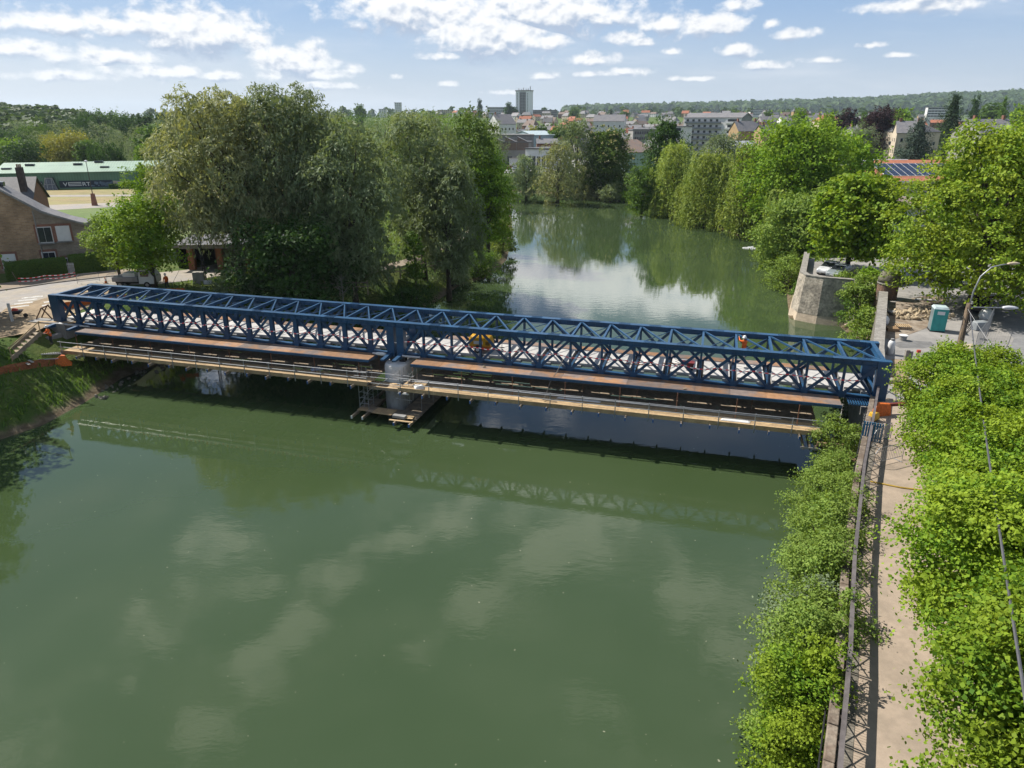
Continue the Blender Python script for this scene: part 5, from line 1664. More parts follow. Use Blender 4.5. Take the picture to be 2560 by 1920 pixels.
# ------------------------------------------------------------------ building with solar panels
def gable_roof(w, d, h, rh, over=.35, t=.18, hip=0.0):
    """roof slabs over a box of w x d (ridge along x)"""
    mb = MB()
    y0, y1 = -over, d + over
    z0 = h - over * rh / (d / 2)
    xa, xb = -over, w + over
    rx0, rx1 = xa + hip, xb - hip
    top = h + rh
    mb.add([(xa, y0, z0), (xb, y0, z0), (rx1, d / 2, top), (rx0, d / 2, top), (xa, y0, z0 + t), (xb, y0, z0 + t), (rx1, d / 2, top + t), (rx0, d / 2, top + t)],
           [(3, 2, 1, 0), (4, 5, 6, 7), (0, 1, 5, 4), (1, 2, 6, 5), (3, 0, 4, 7)])
    mb.add([(xa, y1, z0), (xb, y1, z0), (rx1, d / 2, top), (rx0, d / 2, top), (xa, y1, z0 + t), (xb, y1, z0 + t), (rx1, d / 2, top + t), (rx0, d / 2, top + t)],
           [(0, 1, 2, 3), (7, 6, 5, 4), (4, 5, 1, 0), (5, 6, 2, 1), (7, 4, 0, 3)])
    if hip:
        mb.add([(xa, y0, z0 + t), (rx0, d / 2, top + t), (xa, y1, z0 + t)], [(0, 1, 2)])
        mb.add([(xb, y0, z0 + t), (xb, y1, z0 + t), (rx1, d / 2, top + t)], [(0, 1, 2)])
    return mb
def walls(w, d, h, rh=0.0, hip=0.0):
    mb = MB()
    if rh and not hip:
        mb.add([(0, 0, -2), (w, 0, -2), (w, d, -2), (0, d, -2), (0, 0, h), (w, 0, h), (w, d, h), (0, d, h), (0, d / 2, h + rh), (w, d / 2, h + rh)],
               [(0, 1, 5, 4), (1, 2, 6, 9, 5), (2, 3, 7, 6), (3, 0, 4, 8, 7)])
    else:
        mb.box(0, w, 0, d, -2, h)
    return mb
M_TILE = mat('red_roof_tile', (.44, .15, .075), .85, var=.15, scale=.8, col2=(.33, .13, .075), bump=.3, bscale=6)
M_SLATE = mat('grey_slate', (.165, .165, .178), .7, var=.14, scale=.5, col2=(.21, .20, .20), bump=.3, bscale=5)
M_SLATED = mat('dark_slate', (.085, .085, .095), .65, var=.14, scale=.5, col2=(.12, .115, .115), bump=.3, bscale=5)
M_BRTILE = mat('brown_roof_tile', (.23, .155, .115), .85, var=.15, scale=.6, col2=(.19, .15, .13))
M_CREAM = mat('cream_render', (.68, .57, .43), .9, var=.06, scale=.4)
M_OFFW = mat('white_render', (.86, .85, .83), .85, var=.05, scale=.4)
M_OCHRE = mat('ochre_stone', (.47, .325, .165), .9, var=.12, scale=.8, col2=(.39, .27, .14))
M_GREYR = mat('grey_render', (.37, .355, .335), .9, var=.08, scale=.5)
M_BRICK = mat('red_brick', (.30, .135, .085), .9, var=.15, scale=1.5, col2=(.23, .115, .08))
M_GLASSD = mat('dark_window_glass', (.035, .042, .055), .12, spec=.7)
sb = thing('solar_building', 'low building with orange tile hip roof carrying solar panels', 'building', (93.0, 190.0, 4.7), 0.02)
WB, DB, HB, RH = 42, 28, 3.1, 4.2
put('wall', walls(WB, DB, HB), M_CREAM, sb)
rf = put('roof', gable_roof(WB, DB, HB, RH, .8, .2, 9.0), M_TILE, sb)
sl = math.atan2(RH, DB / 2)
put('panel_rack', MB().box(5.2, 35.5, 0, 9.2, -.06, -.004), M_WHITE, rf, (0, 2.45 * math.cos(sl), HB + .31 + 2.45 * math.sin(sl)), (sl, 0, 0))
for r in range(4):
    for c in range(14):
        u = 2.6 + r * 2.25
        x = 5.4 + c * 2.0 + .1
        put('solar_panel', MB().box(x, x + 1.78, 0, 2.0, 0, .06), mat('solar_cell', (.02, .024, .05), .12, spec=.7, var=.05), rf, (0, u * math.cos(sl), HB + .33 + u * math.sin(sl)), (sl, 0, 0))
for r in range(2):
    for c in range(2):
        put('solar_panel', MB().box(0, 1.9, 0, 2.1, 0, .06), mat('solar_cell', (.02, .024, .05), .12, spec=.7, var=.05), rf, (1.6 + c * 2.0, 10.2 + r * 2.2, HB + 2.3 + c * .5), (0.02, -.38, 0))
put('fascia', MB().box(-.8, WB + .8, -.95, -.83, HB - .6, HB - .05), M_WHITE, sb)
an_ = thing('white_annex', 'white flat roofed annex with rounded canopy below the solar roof', 'building', W(1908, 500, 4.75), .1)
put('wall', MB().box(0, 9, 0, 10, -1, 4.2), M_OFFW, an_)
put('flat_roof', MB().prism([(-1, -.5), (2, -2.0), (10, -2.0), (10, 10.5), (-1, 10.5)], 4.205, 4.7), M_WHITE, an_)
put('roof_gravel', MB().prism([(-.4, 0), (2.2, -1.5), (9.6, -1.5), (9.6, 10), (-.4, 10)], 4.703, 4.74), M_BRTILE, an_)
put('window', MB().box(2, 4.5, -.04, -.003, 1.0, 2.6), M_GLASSD, an_)
put('canopy', MB().box(4.0, 9.5, -4.0, -2.2, 2.8, 3.0), M_CREAM, an_)
# ------------------------------------------------------------------ people
def person(label, p, rz, pose='stand', helmet=(.85, .85, .83), jacket=(.9, .16, .015), z_off=0.0, trousers=(.05, .055, .06)):
    """one continuous skinned body in work clothes, with a helmet"""
    arms = {'stand': ((.27, .05, 1.16), (.30, .12, .92)), 'work': ((.28, .16, 1.17), (.17, .40, 1.16)), 'up': ((.30, .18, 1.45), (.20, .42, 1.62))}[pose]
    bend = {'stand': 0.0, 'work': .16, 'up': .05}[pose]
    V, E, Rr = [], [], []
    def v(x, y, z, r, par=None):
        V.append((x, y + bend * max(0, z - .95), z))
        Rr.append(r)
        if par is not None:
            E.append((par, len(V) - 1))
        return len(V) - 1
    pel = v(0, 0, .95, .155)
    sp = v(0, 0, 1.15, .15, pel)
    chst = v(0, .01, 1.36, .17, sp)
    nk = v(0, .01, 1.50, .065, chst)
    hd_ = v(0, .03, 1.62, .105, nk)
    v(0, .03, 1.72, .09, hd_)
    nose = v(0, .125, 1.60, .022, hd_)
    for s in (-1, 1):
        sh = v(.19 * s, 0, 1.42, .085, chst)
        el = v(arms[0][0] * s, arms[0][1], arms[0][2], .062, sh)
        wr = v(arms[1][0] * s, arms[1][1], arms[1][2], .04, el)
        d = (Vector(V[wr]) - Vector(V[el])).normalized()
        pm = Vector(V[wr]) + d * .08
        V.append(tuple(pm)); Rr.append(.038); E.append((wr, len(V) - 1))
        pi = len(V) - 1
        side = d.orthogonal().normalized()
        for k in range(4):
            q = pm + d * (.075 - abs(k - 1.3) * .012) + side * ((k - 1.5) * .022)
            V.append(tuple(q)); Rr.append(.011); E.append((pi, len(V) - 1))
        q = Vector(V[wr]) + d * .05 - side * .06
        V.append(tuple(q)); Rr.append(.013); E.append((pi, len(V) - 1))
        hp = v(.10 * s, 0, .88, .105, pel)
        kn = v(.12 * s, .05 if pose != 'stand' else .02, .50, .072, hp)
        an = v(.13 * s, -.03, .10, .05, kn)
        v(.14 * s, .16, .045, .045, an)
    me = bpy.data.meshes.new('person')
    me.from_pydata(V, E, [])
    o = bpy.data.objects.new('person_tmp', me)
    COL.objects.link(o)
    o.modifiers.new('skin', 'SKIN')
    for i, sv in enumerate(me.skin_vertices[0].data):
        sv.radius = (Rr[i], Rr[i])
        sv.use_root = i == 0
    ss = o.modifiers.new('sub', 'SUBSURF')
    ss.levels = ss.render_levels = 1
    dg = bpy.context.evaluated_depsgraph_get()
    nm = bpy.data.meshes.new_from_object(o.evaluated_get(dg))
    bpy.data.objects.remove(o)
    nm.materials.clear()
    for mm in (mat('work_trousers', trousers, .9), mat('hi_vis_orange', jacket, .7, var=.06, scale=6), mat('skin_tone', (.48, .29, .20), .6), mat('work_boot', (.03, .025, .02), .8), mat('reflective_band', (.7, .7, .66), .4)):
        nm.materials.append(mm)
    hands = [Vector(V[i]) for i in range(len(V)) if Rr[i] == .038]
    for f in nm.polygons:
        c = f.center
        k = 1 if c.z > .86 else (3 if c.z < .13 else 0)
        if c.z > 1.515 and abs(c.x) < .13 and pose != 'up' or (c.z > 1.515 and abs(c.x) < .12):
            k = 2
        if min((c - h).length for h in hands) < .11:
            k = 2
        if k == 1 and 1.10 < c.z < 1.17 and abs(c.x) < .2:
            k = 4
        f.material_index = k
        f.use_smooth = True
    b = put('person', nm, None, None, p, rz)
    tag(b, label, 'person')
    hy = .03 + bend * .75
    mh = mat('helmet_%d' % int(helmet[2] * 100), helmet, .35)
    put('helmet', MB().lathe([(.165, 1.685), (.16, 1.70), (.128, 1.70), (.13, 1.76), (.10, 1.83), (.04, 1.865)], (0, hy, 0), 16), mh, b, smooth=True)
    return b

person('worker in orange jacket and white helmet standing in the pit at the left bridge end', W(113, 744, 3.62), 2.6, 'work')
SW = 25.97 * BU
wp = BP(SW + .2, 3.1, DT)
person('worker in orange clothes on a stepladder between the trusses', (wp.x, wp.y, DT + .62), .3, 'up')
person('worker in orange jacket beside the light green tree', W(362, 625, 4.78), 1.0, 'stand')
sl_ = thing('stepladder', 'aluminium stepladder on the bridge deck carrying the worker', 'ladder', BP(SW - .15, 3.0, DT + .003), BR.rotation_euler.z)
for s in (-.22, .22):
    put('front_stile', MB().beam((.75, s, 0), (.22, s, 1.5), .05, .03), M_GALV, sl_)
    put('rear_stile', MB().beam((-.55, s, 0), (.02, s, 1.5), .05, .03), M_GALV, sl_)
for k in range(4):
    put('tread', MB().box(.75 - .53 * (k + 1) / 5 - .06, .75 - .53 * (k + 1) / 5 + .06, -.2, .2, .3 * (k + 1) - .02, .3 * (k + 1)), M_GALV, sl_)
put('platform', MB().box(.0, .34, -.2, .2, .585, .61), M_GALV, sl_)

# ------------------------------------------------------------------ compressor on the deck
cp = BP(17.55 * BU, 1.55, DT + .003)
ac = thing('air_compressor', 'yellow wheeled air compressor standing on the bridge deck', 'compressor', cp, BR.rotation_euler.z + .05)
M_YEL = mat('machine_yellow', (.78, .40, .01), .4, var=.05, scale=3)
R = []
for x, zt, w in ((-.95, 1.05, .55), (-.85, 1.28, .62), (-.3, 1.42, .64), (.4, 1.40, .64), (.75, 1.2, .62), (.9, .85, .56)):
    R.append([(x, -w, .55), (x, -w, zt - .18), (x, -w * .8, zt), (x, w * .8, zt), (x, w, zt - .18), (x, w, .55)])
put('canopy', MB().loft(R), M_YEL, ac, bevel=.03)
put('lower_body', MB().box(-.92, .86, -.58, .58, .30, .545), mat('machine_orange', (.72, .17, .02), .5), ac, bevel=.03)
put('side_panel', MB().box(-.5, .25, -.655, -.643, .72, .98), M_WHITE, ac)
for k in range(5):
    put('vent_slot', MB().box(.5 + k * .07, .54 + k * .07, -.652, -.64, .66, .95), M_DARK, ac)
for s in (-1, 1):
    w_ = put('wheel', MB().lathe([(.27, -.09), (.29, 0), (.27, .09)], n=16), M_DARK, ac, (-.15, s * .70, .29), (math.pi / 2, 0, 0))
    put('rim', MB().lathe([(.15, -.098), (.15, .098)], n=12), M_WHITE, w_)
    put('mudguard', MB().loft([[(-.15 + .36 * math.cos(t), s * .70 - .1, .29 + .36 * math.sin(t)), (-.15 + .36 * math.cos(t), s * .70 + .1, .29 + .36 * math.sin(t)), (-.15 + .33 * math.cos(t), s * .70 + .1, .29 + .33 * math.sin(t)), (-.15 + .33 * math.cos(t), s * .70 - .1, .29 + .33 * math.sin(t))] for t in [k * math.pi / 8 for k in range(9)]]), M_DARK, ac)
put('drawbar', MB().tube([(.85, 0, .42), (1.9, 0, .36)], .045, 6), M_IRON, ac)
put('jockey_wheel', MB().lathe([(.1, -.03), (.1, .03)], n=10), M_DARK, ac, (1.7, .1, .1), (math.pi / 2, 0, 0))
put('jockey_leg', MB().tube([(1.7, 0, .1), (1.7, 0, .75)], .03, 6), M_GALV, ac)
# small loads on the deck
for k, (s, y, l, lab) in enumerate([(22.4, 1.3, 2.2, 'rusty bar lying on the deck slabs in the middle of the right span'), (23.6, 2.2, 1.4, 'short rusty bar on the deck slabs right of the middle of the right span')]):
    p = BP(s * BU, y, DT + .04)
    tag(put('rusty_bar', MB().tube([(0, 0, 0), (l, .15, 0)], .04, 6), mat('rusty_hanger', (.28, .13, .075), .8), None, p, BR.rotation_euler.z), lab, 'steel bar')
wb = thing('red_cart', 'small dark red trolley on the deck slabs in the right span', 'trolley', BP(24.4 * BU, 1.4, DT), BR.rotation_euler.z)
put('tray', MB().loft([[(-.35, -.25, .3), (.35, -.25, .3), (.35, .25, .3), (-.35, .25, .3)], [(-.48, -.33, .6), (.48, -.33, .6), (.48, .33, .6), (-.48, .33, .6)]]), mat('dark_red_paint', (.22, .03, .03), .5), wb)
for s in (-.22, .22):
    put('wheel', MB().lathe([(.16, -.04), (.16, .04)], n=12), M_DARK, wb, (.25, s * 1.4, .16), (math.pi / 2, 0, 0))
    put('handle', MB().tube([(-.3, s, .4), (-.95, s, .62)], .02, 5), M_IRON, wb)
o = put('cable_loop', MB().tube([BP(20.6 * BU, -1.0, PZ + 1.2), BP(20.45 * BU, -1.5, PZ + .3), BP(20.3 * BU, -1.98, PZ - .2), BP(20.2 * BU, -2.4, 3.4), BP(20.15 * BU, -3.0, 3.25), BP(20.6 * BU, -2.9, 3.15)], .03, 6), mat('grey_hose', (.22, .20, .18), .7))
tag(o, 'grey hose hanging from the footway down to the right platform', 'hose')
for k, (s, y, z, lab) in enumerate([(18.0, -1.2, PZ + .022, 'pale pebble sized lump lying on the rusty plates right of the compressor'), (24.4, -1.85, PZ + .022, 'small pale lump on the outer edge of the rusty plates')]):
    tag(put('mortar_lump', rock((.14, .11, .09), 30 + k), M_RUB, None, BP(s * BU, y, z + .04)), lab, 'stone')

# ------------------------------------------------------------------ work at the left bridge end
cb_ = put('concrete_block', MB().box(0, 4.2, -.4, .9, 0, 1.5), M_CONCG, None, W(75, 724, 3.4), BR.rotation_euler.z + .03, bevel=.03)
tag(cb_, 'low grey concrete block wall left of the bridge end', 'wall')
wbw = thing('wheelbarrow', 'dark wheelbarrow with red load on the tan earth', 'wheelbarrow', W(38, 686, RZ + .01), .2)
put('tray', MB().loft([[(-.3, -.22, .35), (.3, -.22, .35), (.3, .22, .35), (-.3, .22, .35)], [(-.5, -.36, .72), (.55, -.36, .72), (.55, .36, .72), (-.5, .36, .72)]]), mat('dark_grey_metal', (.06, .06, .07), .5), wbw)
put('load', MB().loft([[(-.35, -.25, .6), (.3, -.25, .6), (.3, .25, .6), (-.35, .25, .6)], [(-.25, -.15, .95), (.1, -.15, .9), (.1, .15, .88), (-.25, .15, .95)]]), mat('signal_red', (.6, .08, .05), .5), wbw, bevel=.05)
put('wheel', MB().lathe([(.2, -.05), (.2, .05)], n=14), M_DARK, wbw, (.75, 0, .2), (math.pi / 2, 0, 0))
for s in (-.24, .24):
    put('handle', MB().tube([(.75, s * .4, .2), (.2, s, .36), (-1.1, s * 1.15, .62)], .022, 5), M_IRON, wbw)
    put('leg', MB().tube([(-.3, s, .36), (-.42, s, 0)], .02, 5), M_IRON, wbw)
o = put('white_post', MB().box(-.11, .11, -.06, .06, 0, 1.75), mat('bright_white', (.9, .9, .9), .5), None, W(27, 694, RZ + .01), .1)
tag(o, 'white marker post beside the wheelbarrow', 'post')
tr_ = thing('timber_trestle', 'brown timber trestle straddling a plank near the bridge end', 'trestle', W(96, 692, RZ), .1)
for y in (0, 1.1):
    for s in (-1, 1):
        put('leg', MB().beam((s * .8, y, 0), (0, y, 1.25), .09, .09), mat('brown_timber', (.19, .10, .065), .8), tr_)
put('ridge_pole', MB().beam((0, -.2, 1.2), (0, 1.3, 1.2), .1, .1), mat('brown_timber', (.19, .10, .065), .8), tr_)
for k, (x, y, l, a, lab) in enumerate([(82, 697, 4.6, -.06, 'long pale plank under the brown trestle'), (120, 683, 4.5, -.04, 'pale plank stack behind the brown trestle'), (135, 690, 3.6, .03, 'thick pale beam between trestle and bridge post')]):
    tag(put('timber_plank', MB().box(0, l, -.16, .16, 0, .12 + .1 * k), M_WOOD, None, W(x, y, RZ + .02), a, bevel=.01), lab, 'plank', 'planks at the left bridge end')
# timber steps down the bank
ts = thing('timber_steps', 'timber steps with earth treads going down the left bank', 'steps', onground(25, 768), -.75)
for k in range(7):
    put('tread', MB().box(-.8, .8, k * .34, k * .34 + .32, k * .24 - .12, k * .24), M_WOODG, ts)
for s in (-.88, .88):
    put('string', MB().beam((s, -.2, -.1), (s, 2.4, 1.72), .07, .3), M_WOODG, ts)
put('hand_rail', MB().beam((.95, -.3, .85), (.95, 2.4, 2.7), .05, .08), M_WOOD, ts)
for y, z in ((-.2, .0), (2.3, 1.75)):
    put('rail_post', MB().beam((.95, y, z - .3), (.95, y, z + .95), .07, .07), M_WOOD, ts)
def grating(label, p, rx, rz):
    o = thing('steel_grating', label, 'grating', p, rz, 'gratings on the left bank')
    o.rotation_euler = (rx, .12, rz)
    put('frame', MB().box(-.02, 1.52, -.02, 0, 0, .06).box(-.02, 1.52, 1.2, 1.22, 0, .06).box(-.02, 0, .001, 1.199, 0, .06).box(1.5, 1.52, .001, 1.199, 0, .06), M_GALV, o)
    for k in range(11):
        put('slat', MB().box(.06 + k * .132, .13 + k * .132, .002, 1.198, .01, .05), M_GALV, o)
    return o
grating('larger grey slatted grating lying on the grass of the left bank', onground(84, 784) + Vector((0, 0, .22)), -.28, .55)
grating('smaller grey slatted grating above the larger one on the left bank', onground(90, 770) + Vector((0, 0, .12)), -.15, .5)
for k, (x, y) in enumerate(((60, 783), (52, 787))):
    tag(put('timber_board', MB().box(0, .95, 0, .2, 0, .05), mat('pale_grey_board', (.5, .48, .42), .9), None, onground(x, y) + Vector((0, 0, .12)), -.65), ['upper', 'lower'][k] + ' short pale board left of the larger grating', 'board', 'boards on the left bank')
M_NET = mat('orange_plastic_net', (.85, .19, .02), .6, var=.15, scale=9, bump=.5, bscale=20)
pts = [onground(x, y) + Vector((0, 0, .12)) for x, y in ((-25, 815), (5, 806), (30, 800), (55, 796), (80, 792), (105, 789), (120, 787))]
mb = MB()
mb.loft([[p + Vector((0, -.5, -.15)), p + Vector((0, .0, .18 + .05 * (i % 2))), p + Vector((0, .55, .32)), p + Vector((0, .6, .22)), p + Vector((0, 0, .05)), p + Vector((0, -.5, -.25))] for i, p in enumerate(pts)])
tag(put('orange_net_strip', mb, mat('dull_orange_net', (.33, .105, .028), .8, var=.2, scale=5, bump=.6, bscale=12)), 'long dull orange net strip lying along the grass of the left bank', 'netting')
tag(put('orange_net_bundle', MB().loft([[(-.8, -.3, -.2), (.9, -.35, -.2), (.8, .3, -.1), (-.7, .35, -.1)], [(-.5, -.2, .3), (.6, -.3, .2), (.5, .2, .35), (-.5, .2, .3)], [(.1, -.1, .75), (.45, -.1, .7), (.4, .1, .72), (.15, .1, .78)]]), M_NET, None, onground(133, 789) + Vector((0, 0, .15)), .3), 'crumpled bright orange net bundle on the left bank', 'netting')
for k, (x0, y0, x1, y1, hh, lab) in enumerate([(128, 672, 215, 652, .75, 'orange net fence behind the left bridge end'), (352, 632, 400, 632, .5, 'orange net fence at the foot of the light green tree'), (195, 655, 280, 650, .7, 'second orange net fence seen through the left trusses')]):
    a, b = W(x0, y0, RZ), W(x1, y1, RZ)
    o = thing('orange_net_fence', lab, 'fence', a, math.atan2(b.y - a.y, b.x - a.x))
    L = (b - a).length
    put('net', MB().loft([[(t * L, .05 * math.sin(t * 9), 0), (t * L, .05 * math.sin(t * 9) + .02, 0), (t * L, .05 * math.sin(t * 9) + .02, hh - .1 * math.sin(t * 14) ** 2), (t * L, .05 * math.sin(t * 9), hh - .1 * math.sin(t * 14) ** 2)] for t in [i / 10 for i in range(11)]]), M_NET, o)
    for t in (0.02, .5, .98):
        put('stake', MB().tube([(t * L, .04, -.2), (t * L, .04, hh + .15)], .02, 5), M_IRON, o)
# crowd barriers, tape and cone along the far pavement
a, b = W(168, 613, RZ + .1), W(224, 606, RZ + .1)
crowd_barrier('galvanised crowd barrier in front of the garden gate', a, math.atan2(b.y - a.y, b.x - a.x))
a, b = W(232, 612, RZ), W(262, 608, RZ)
crowd_barrier('galvanised crowd barrier right of the orange cone', a, math.atan2(b.y - a.y, b.x - a.x))
cn = thing('traffic_cone', 'orange and white traffic cone beside the crowd barriers', 'cone', W(229, 612, RZ))
put('base', MB().box(-.2, .2, -.2, .2, 0, .04), M_DARK, cn)
put('cone', MB().lathe([(.15, .041), (.1, .3)], n=12), M_NET, cn)
put('stripe', MB().lathe([(.1, .301), (.07, .5)], n=12), M_WHITE, cn)
put('tip', MB().lathe([(.07, .501), (.03, .72)], n=12), M_NET, cn)
tf = thing('tape_fence', 'sagging red and white tape between stakes before the hedge', 'fence', W(42, 615, RZ + .09))
q = [W(42, 615, RZ + .09), W(100, 609, RZ + .09), W(165, 602, RZ + .09)]
for k, p in enumerate(q):
    p = p - tf.location
    put('stake', MB().tube([(p.x, p.y, 0), (p.x - (.5 if k == 0 else 0), p.y, 1.5 if k == 0 else .9)], .03, 5), M_WOODG, tf)
for h_ in (.75, .4):
    mb = MB()
    for u, v2 in zip(q, q[1:]):
        u, v2 = u - tf.location, v2 - tf.location
        pp = [u.lerp(v2, t / 6) + Vector((0, 0, h_ - .12 * math.sin(math.pi * t / 6))) for t in range(7)]
        for s, t in zip(pp, pp[1:]):
            mb.beam(s, t, .015, .08)
    put('tape', mb, M_TAPE, tf)
# flatbed truck behind the tree
tk = thing('flatbed_truck', 'grey flatbed truck with white cab half hidden by the light green tree', 'truck', W(245, 623, RZ), .0)
put('load_bed', MB().box(0, 2.9, 0, 2.0, .75, 1.25), mat('truck_grey', (.30, .30, .31), .5), tk, bevel=.02)
put('cab', MB().loft([[(3.0, .05, .5), (4.7, .05, .5), (4.75, .05, 1.25), (4.2, .15, 2.15), (3.05, .15, 2.2)], [(3.0, 1.95, .5), (4.7, 1.95, .5), (4.75, 1.95, 1.25), (4.2, 1.85, 2.15), (3.05, 1.85, 2.2)]]), M_WHITE, tk, bevel=.04)
put('side_window', MB().box(3.3, 4.2, .045, .09, 1.35, 1.95), M_GLASSD, tk)
put('chassis', MB().box(.1, 4.6, .5, 1.5, .45, .745), M_DARK, tk)
for x in (.8, 3.9):
    for y in (.15, 1.85):
        w_ = put('wheel', MB().lathe([(.36, -.12), (.38, 0), (.36, .12)], n=16), M_DARK, tk, (x, y, .38), (math.pi / 2, 0, 0))
        put('rim', MB().lathe([(.2, -.128), (.2, .128)], n=12), M_GALV, w_)
put('toolbox', MB().box(1.2, 2.6, .2, 1.6, 1.255, 1.7), M_WHITE, tk, bevel=.03)

# ------------------------------------------------------------------ hedge, gate, brick house
def hedge(label, a, b, depth, h, seed, lm='mid', nl=9000):
    o = thing('clipped_hedge', label, 'hedge', a, math.atan2(b.y - a.y, b.x - a.x))
    L = (Vector(b[:2]) - Vector(a[:2])).length
    put('core', MB().box(.08, L - .08, .08, depth - .08, 0, h - .1), LM['dark'], o)
    r = np.random.default_rng(seed)
    n = nl
    f = r.choice(4, n, p=[.42, .38, .1, .1])
    u, w = r.uniform(0, 1, n), r.uniform(0, 1, n)
    P = np.zeros((n, 3))
    N = np.zeros((n, 3))
    P[:, 0], P[:, 1], P[:, 2] = u * L, w * depth, h
    N[:, 2] = 1
    m = f == 0
    P[m, 1], P[m, 2], N[m] = 0, w[m] * h, (0, -1, .3)
    m = f == 2
    P[m, 0], P[m, 1], P[m, 2], N[m] = 0, u[m] * depth, w[m] * h, (-1, 0, .3)
    m = f == 3
    P[m, 0], P[m, 1], P[m, 2], N[m] = L, u[m] * depth, w[m] * h, (1, 0, .3)
    P += r.normal(size=(n, 3)) * .06
    put('leaves', leaf_mesh('leaves', P, unit(N + r.normal(size=(n, 3)) * .45), r.normal(size=(n, 3)), .16 * r.uniform(.7, 1.3, n), .6), LM[lm], o)
    return o
hz0, hz1 = W(18, 607, 4.86), W(148, 594, 4.86)
hedge('long clipped dark green hedge in front of the brick house', hz0, hz1, 2.2, 1.9, 3)
hedge('shorter clipped hedge right of the white garden gate', W(160, 592, 4.86), W(232, 584, 4.86), 2.4, 2.0, 4)
gt = thing('garden_gate', 'white barred garden gate between the two hedges', 'gate', W(149, 594, 4.86), .15)
for k in range(7):
    put('bar', MB().box(k * .12, k * .12 + .04, 0, .04, .1, 1.5), M_WHITE, gt)
for z in (.2, 1.3):
    put('rail', MB().box(-.05, .82, -.03, -.003, z, z + .06), M_WHITE, gt)

def brick_material(name, c1, c2, mortar, scale):
    m = bpy.data.materials.new(name)
    m.use_nodes = True
    g = NT(m.node_tree)
    pos = g.n('ShaderNodeTexCoord').outputs['Object']
    s = g.n('ShaderNodeSeparateXYZ', {0: pos})
    v = g.n('ShaderNodeCombineXYZ', {0: g.m('ADD', s.outputs[0], s.outputs[1]), 1: s.outputs[2], 2: 0.0}).outputs[0]
    br = g.n('ShaderNodeTexBrick', {'Vector': v, 'Color1': (*c1, 1), 'Color2': (*c2, 1), 'Mortar': (*mortar, 1), 'Scale': scale, 'Mortar Size': .02, 'Brick Width': .5, 'Row Height': .2})
    f = g.rng(g.noise(pos, .5, 4, .6), .35, .7, .75, 1.15)
    c = g.mix(1.0, br.outputs[0], g.n('ShaderNodeCombineXYZ', {0: f, 1: f, 2: f}).outputs[0], 'MULTIPLY')
    p = g.n('ShaderNodeBsdfPrincipled', {'Base Color': c, 'Roughness': .92, 'Specular IOR Level': .2})
    b = g.n('ShaderNodeBump', {'Height': br.outputs[1], 'Strength': .6, 'Distance': .03})
    b.invert = True
    g.t.links.new(b.outputs[0], p.inputs['Normal'])
    g.n('ShaderNodeOutputMaterial', {0: p.outputs[0]})
    return m
M_OLDB = brick_material('old_tan_masonry', (.36, .24, .14), (.27, .175, .105), (.31, .245, .175), 1.0)
M_OLDG = brick_material('old_grey_masonry', (.29, .24, .185), (.225, .18, .135), (.27, .235, .19), 1.0)
hc = Yat(207, 575, 91.0)
hs = thing('brick_house', 'old tan brick house with sloping slate roof and white framed windows', 'house', (hc.x, hc.y, 4.8), math.atan2(6.0, 17.0))
# gable wall runs to -x from the corner; depth to +y
HW, HD = 20.0, 2.8
prof = [(0, 5.5), (-2.2, 6.15), (-4.6, 7.25), (-9.3, 10.6), (-12.5, 13.0), (-15.5, 10.8), (-HW, 7.4)]
split = -5.7
def gwall(x1, x0):
    P_ = [p for p in prof if x0 < p[0] < x1]
    def zt(x):
        for (a, za), (b, zb_) in zip(prof, prof[1:]):
            if b <= x <= a:
                return za + (zb_ - za) * (a - x) / (a - b)
    top = [(x1, zt(x1))] + P_ + [(x0, zt(x0))]
    poly = [(x1, -1.0)] + top + [(x0, -1.0)]
    n = len(poly)
    mb = MB()
    mb.add([(x, 0, z) for x, z in poly] + [(x, HD, z) for x, z in poly], [tuple(range(n)), tuple(range(2 * n - 1, n - 1, -1))] + [(i, n + i, n + (i + 1) % n, (i + 1) % n) for i in range(n)])
    return mb
put('wall', gwall(0, split + .003), M_OLDG, hs)['label'] = 'greyer masonry bay at the right corner'
put('wall', gwall(split, -HW), M_OLDB, hs)
mb = MB()
for (a, za), (b, zb_) in zip(prof, prof[1:]):
    mb.add([(a, -.35, za + .02), (b, -.35, zb_ + .02), (b, HD + .35, zb_ + .02), (a, HD + .35, za + .02), (a, -.35, za + .24), (b, -.35, zb_ + .24), (b, HD + .35, zb_ + .24), (a, HD + .35, za + .24)],
           [(0, 1, 2, 3), (7, 6, 5, 4), (0, 4, 5, 1), (3, 2, 6, 7), (0, 3, 7, 4), (1, 5, 6, 2)])
rf = put('roof', mb, M_SLATE, hs)
put('verge_board', MB().beam((.1, -.37, 5.52), (-4.6, -.37, 7.3), .04, .22).beam((-4.6, -.37, 7.3), (-12.5, -.37, 13.05), .04, .22), M_CONCG, rf)
put('ridge_vent', MB().box(-9.0, -8.3, 1, 1.8, 10.4, 10.9), M_GLASSD, rf)
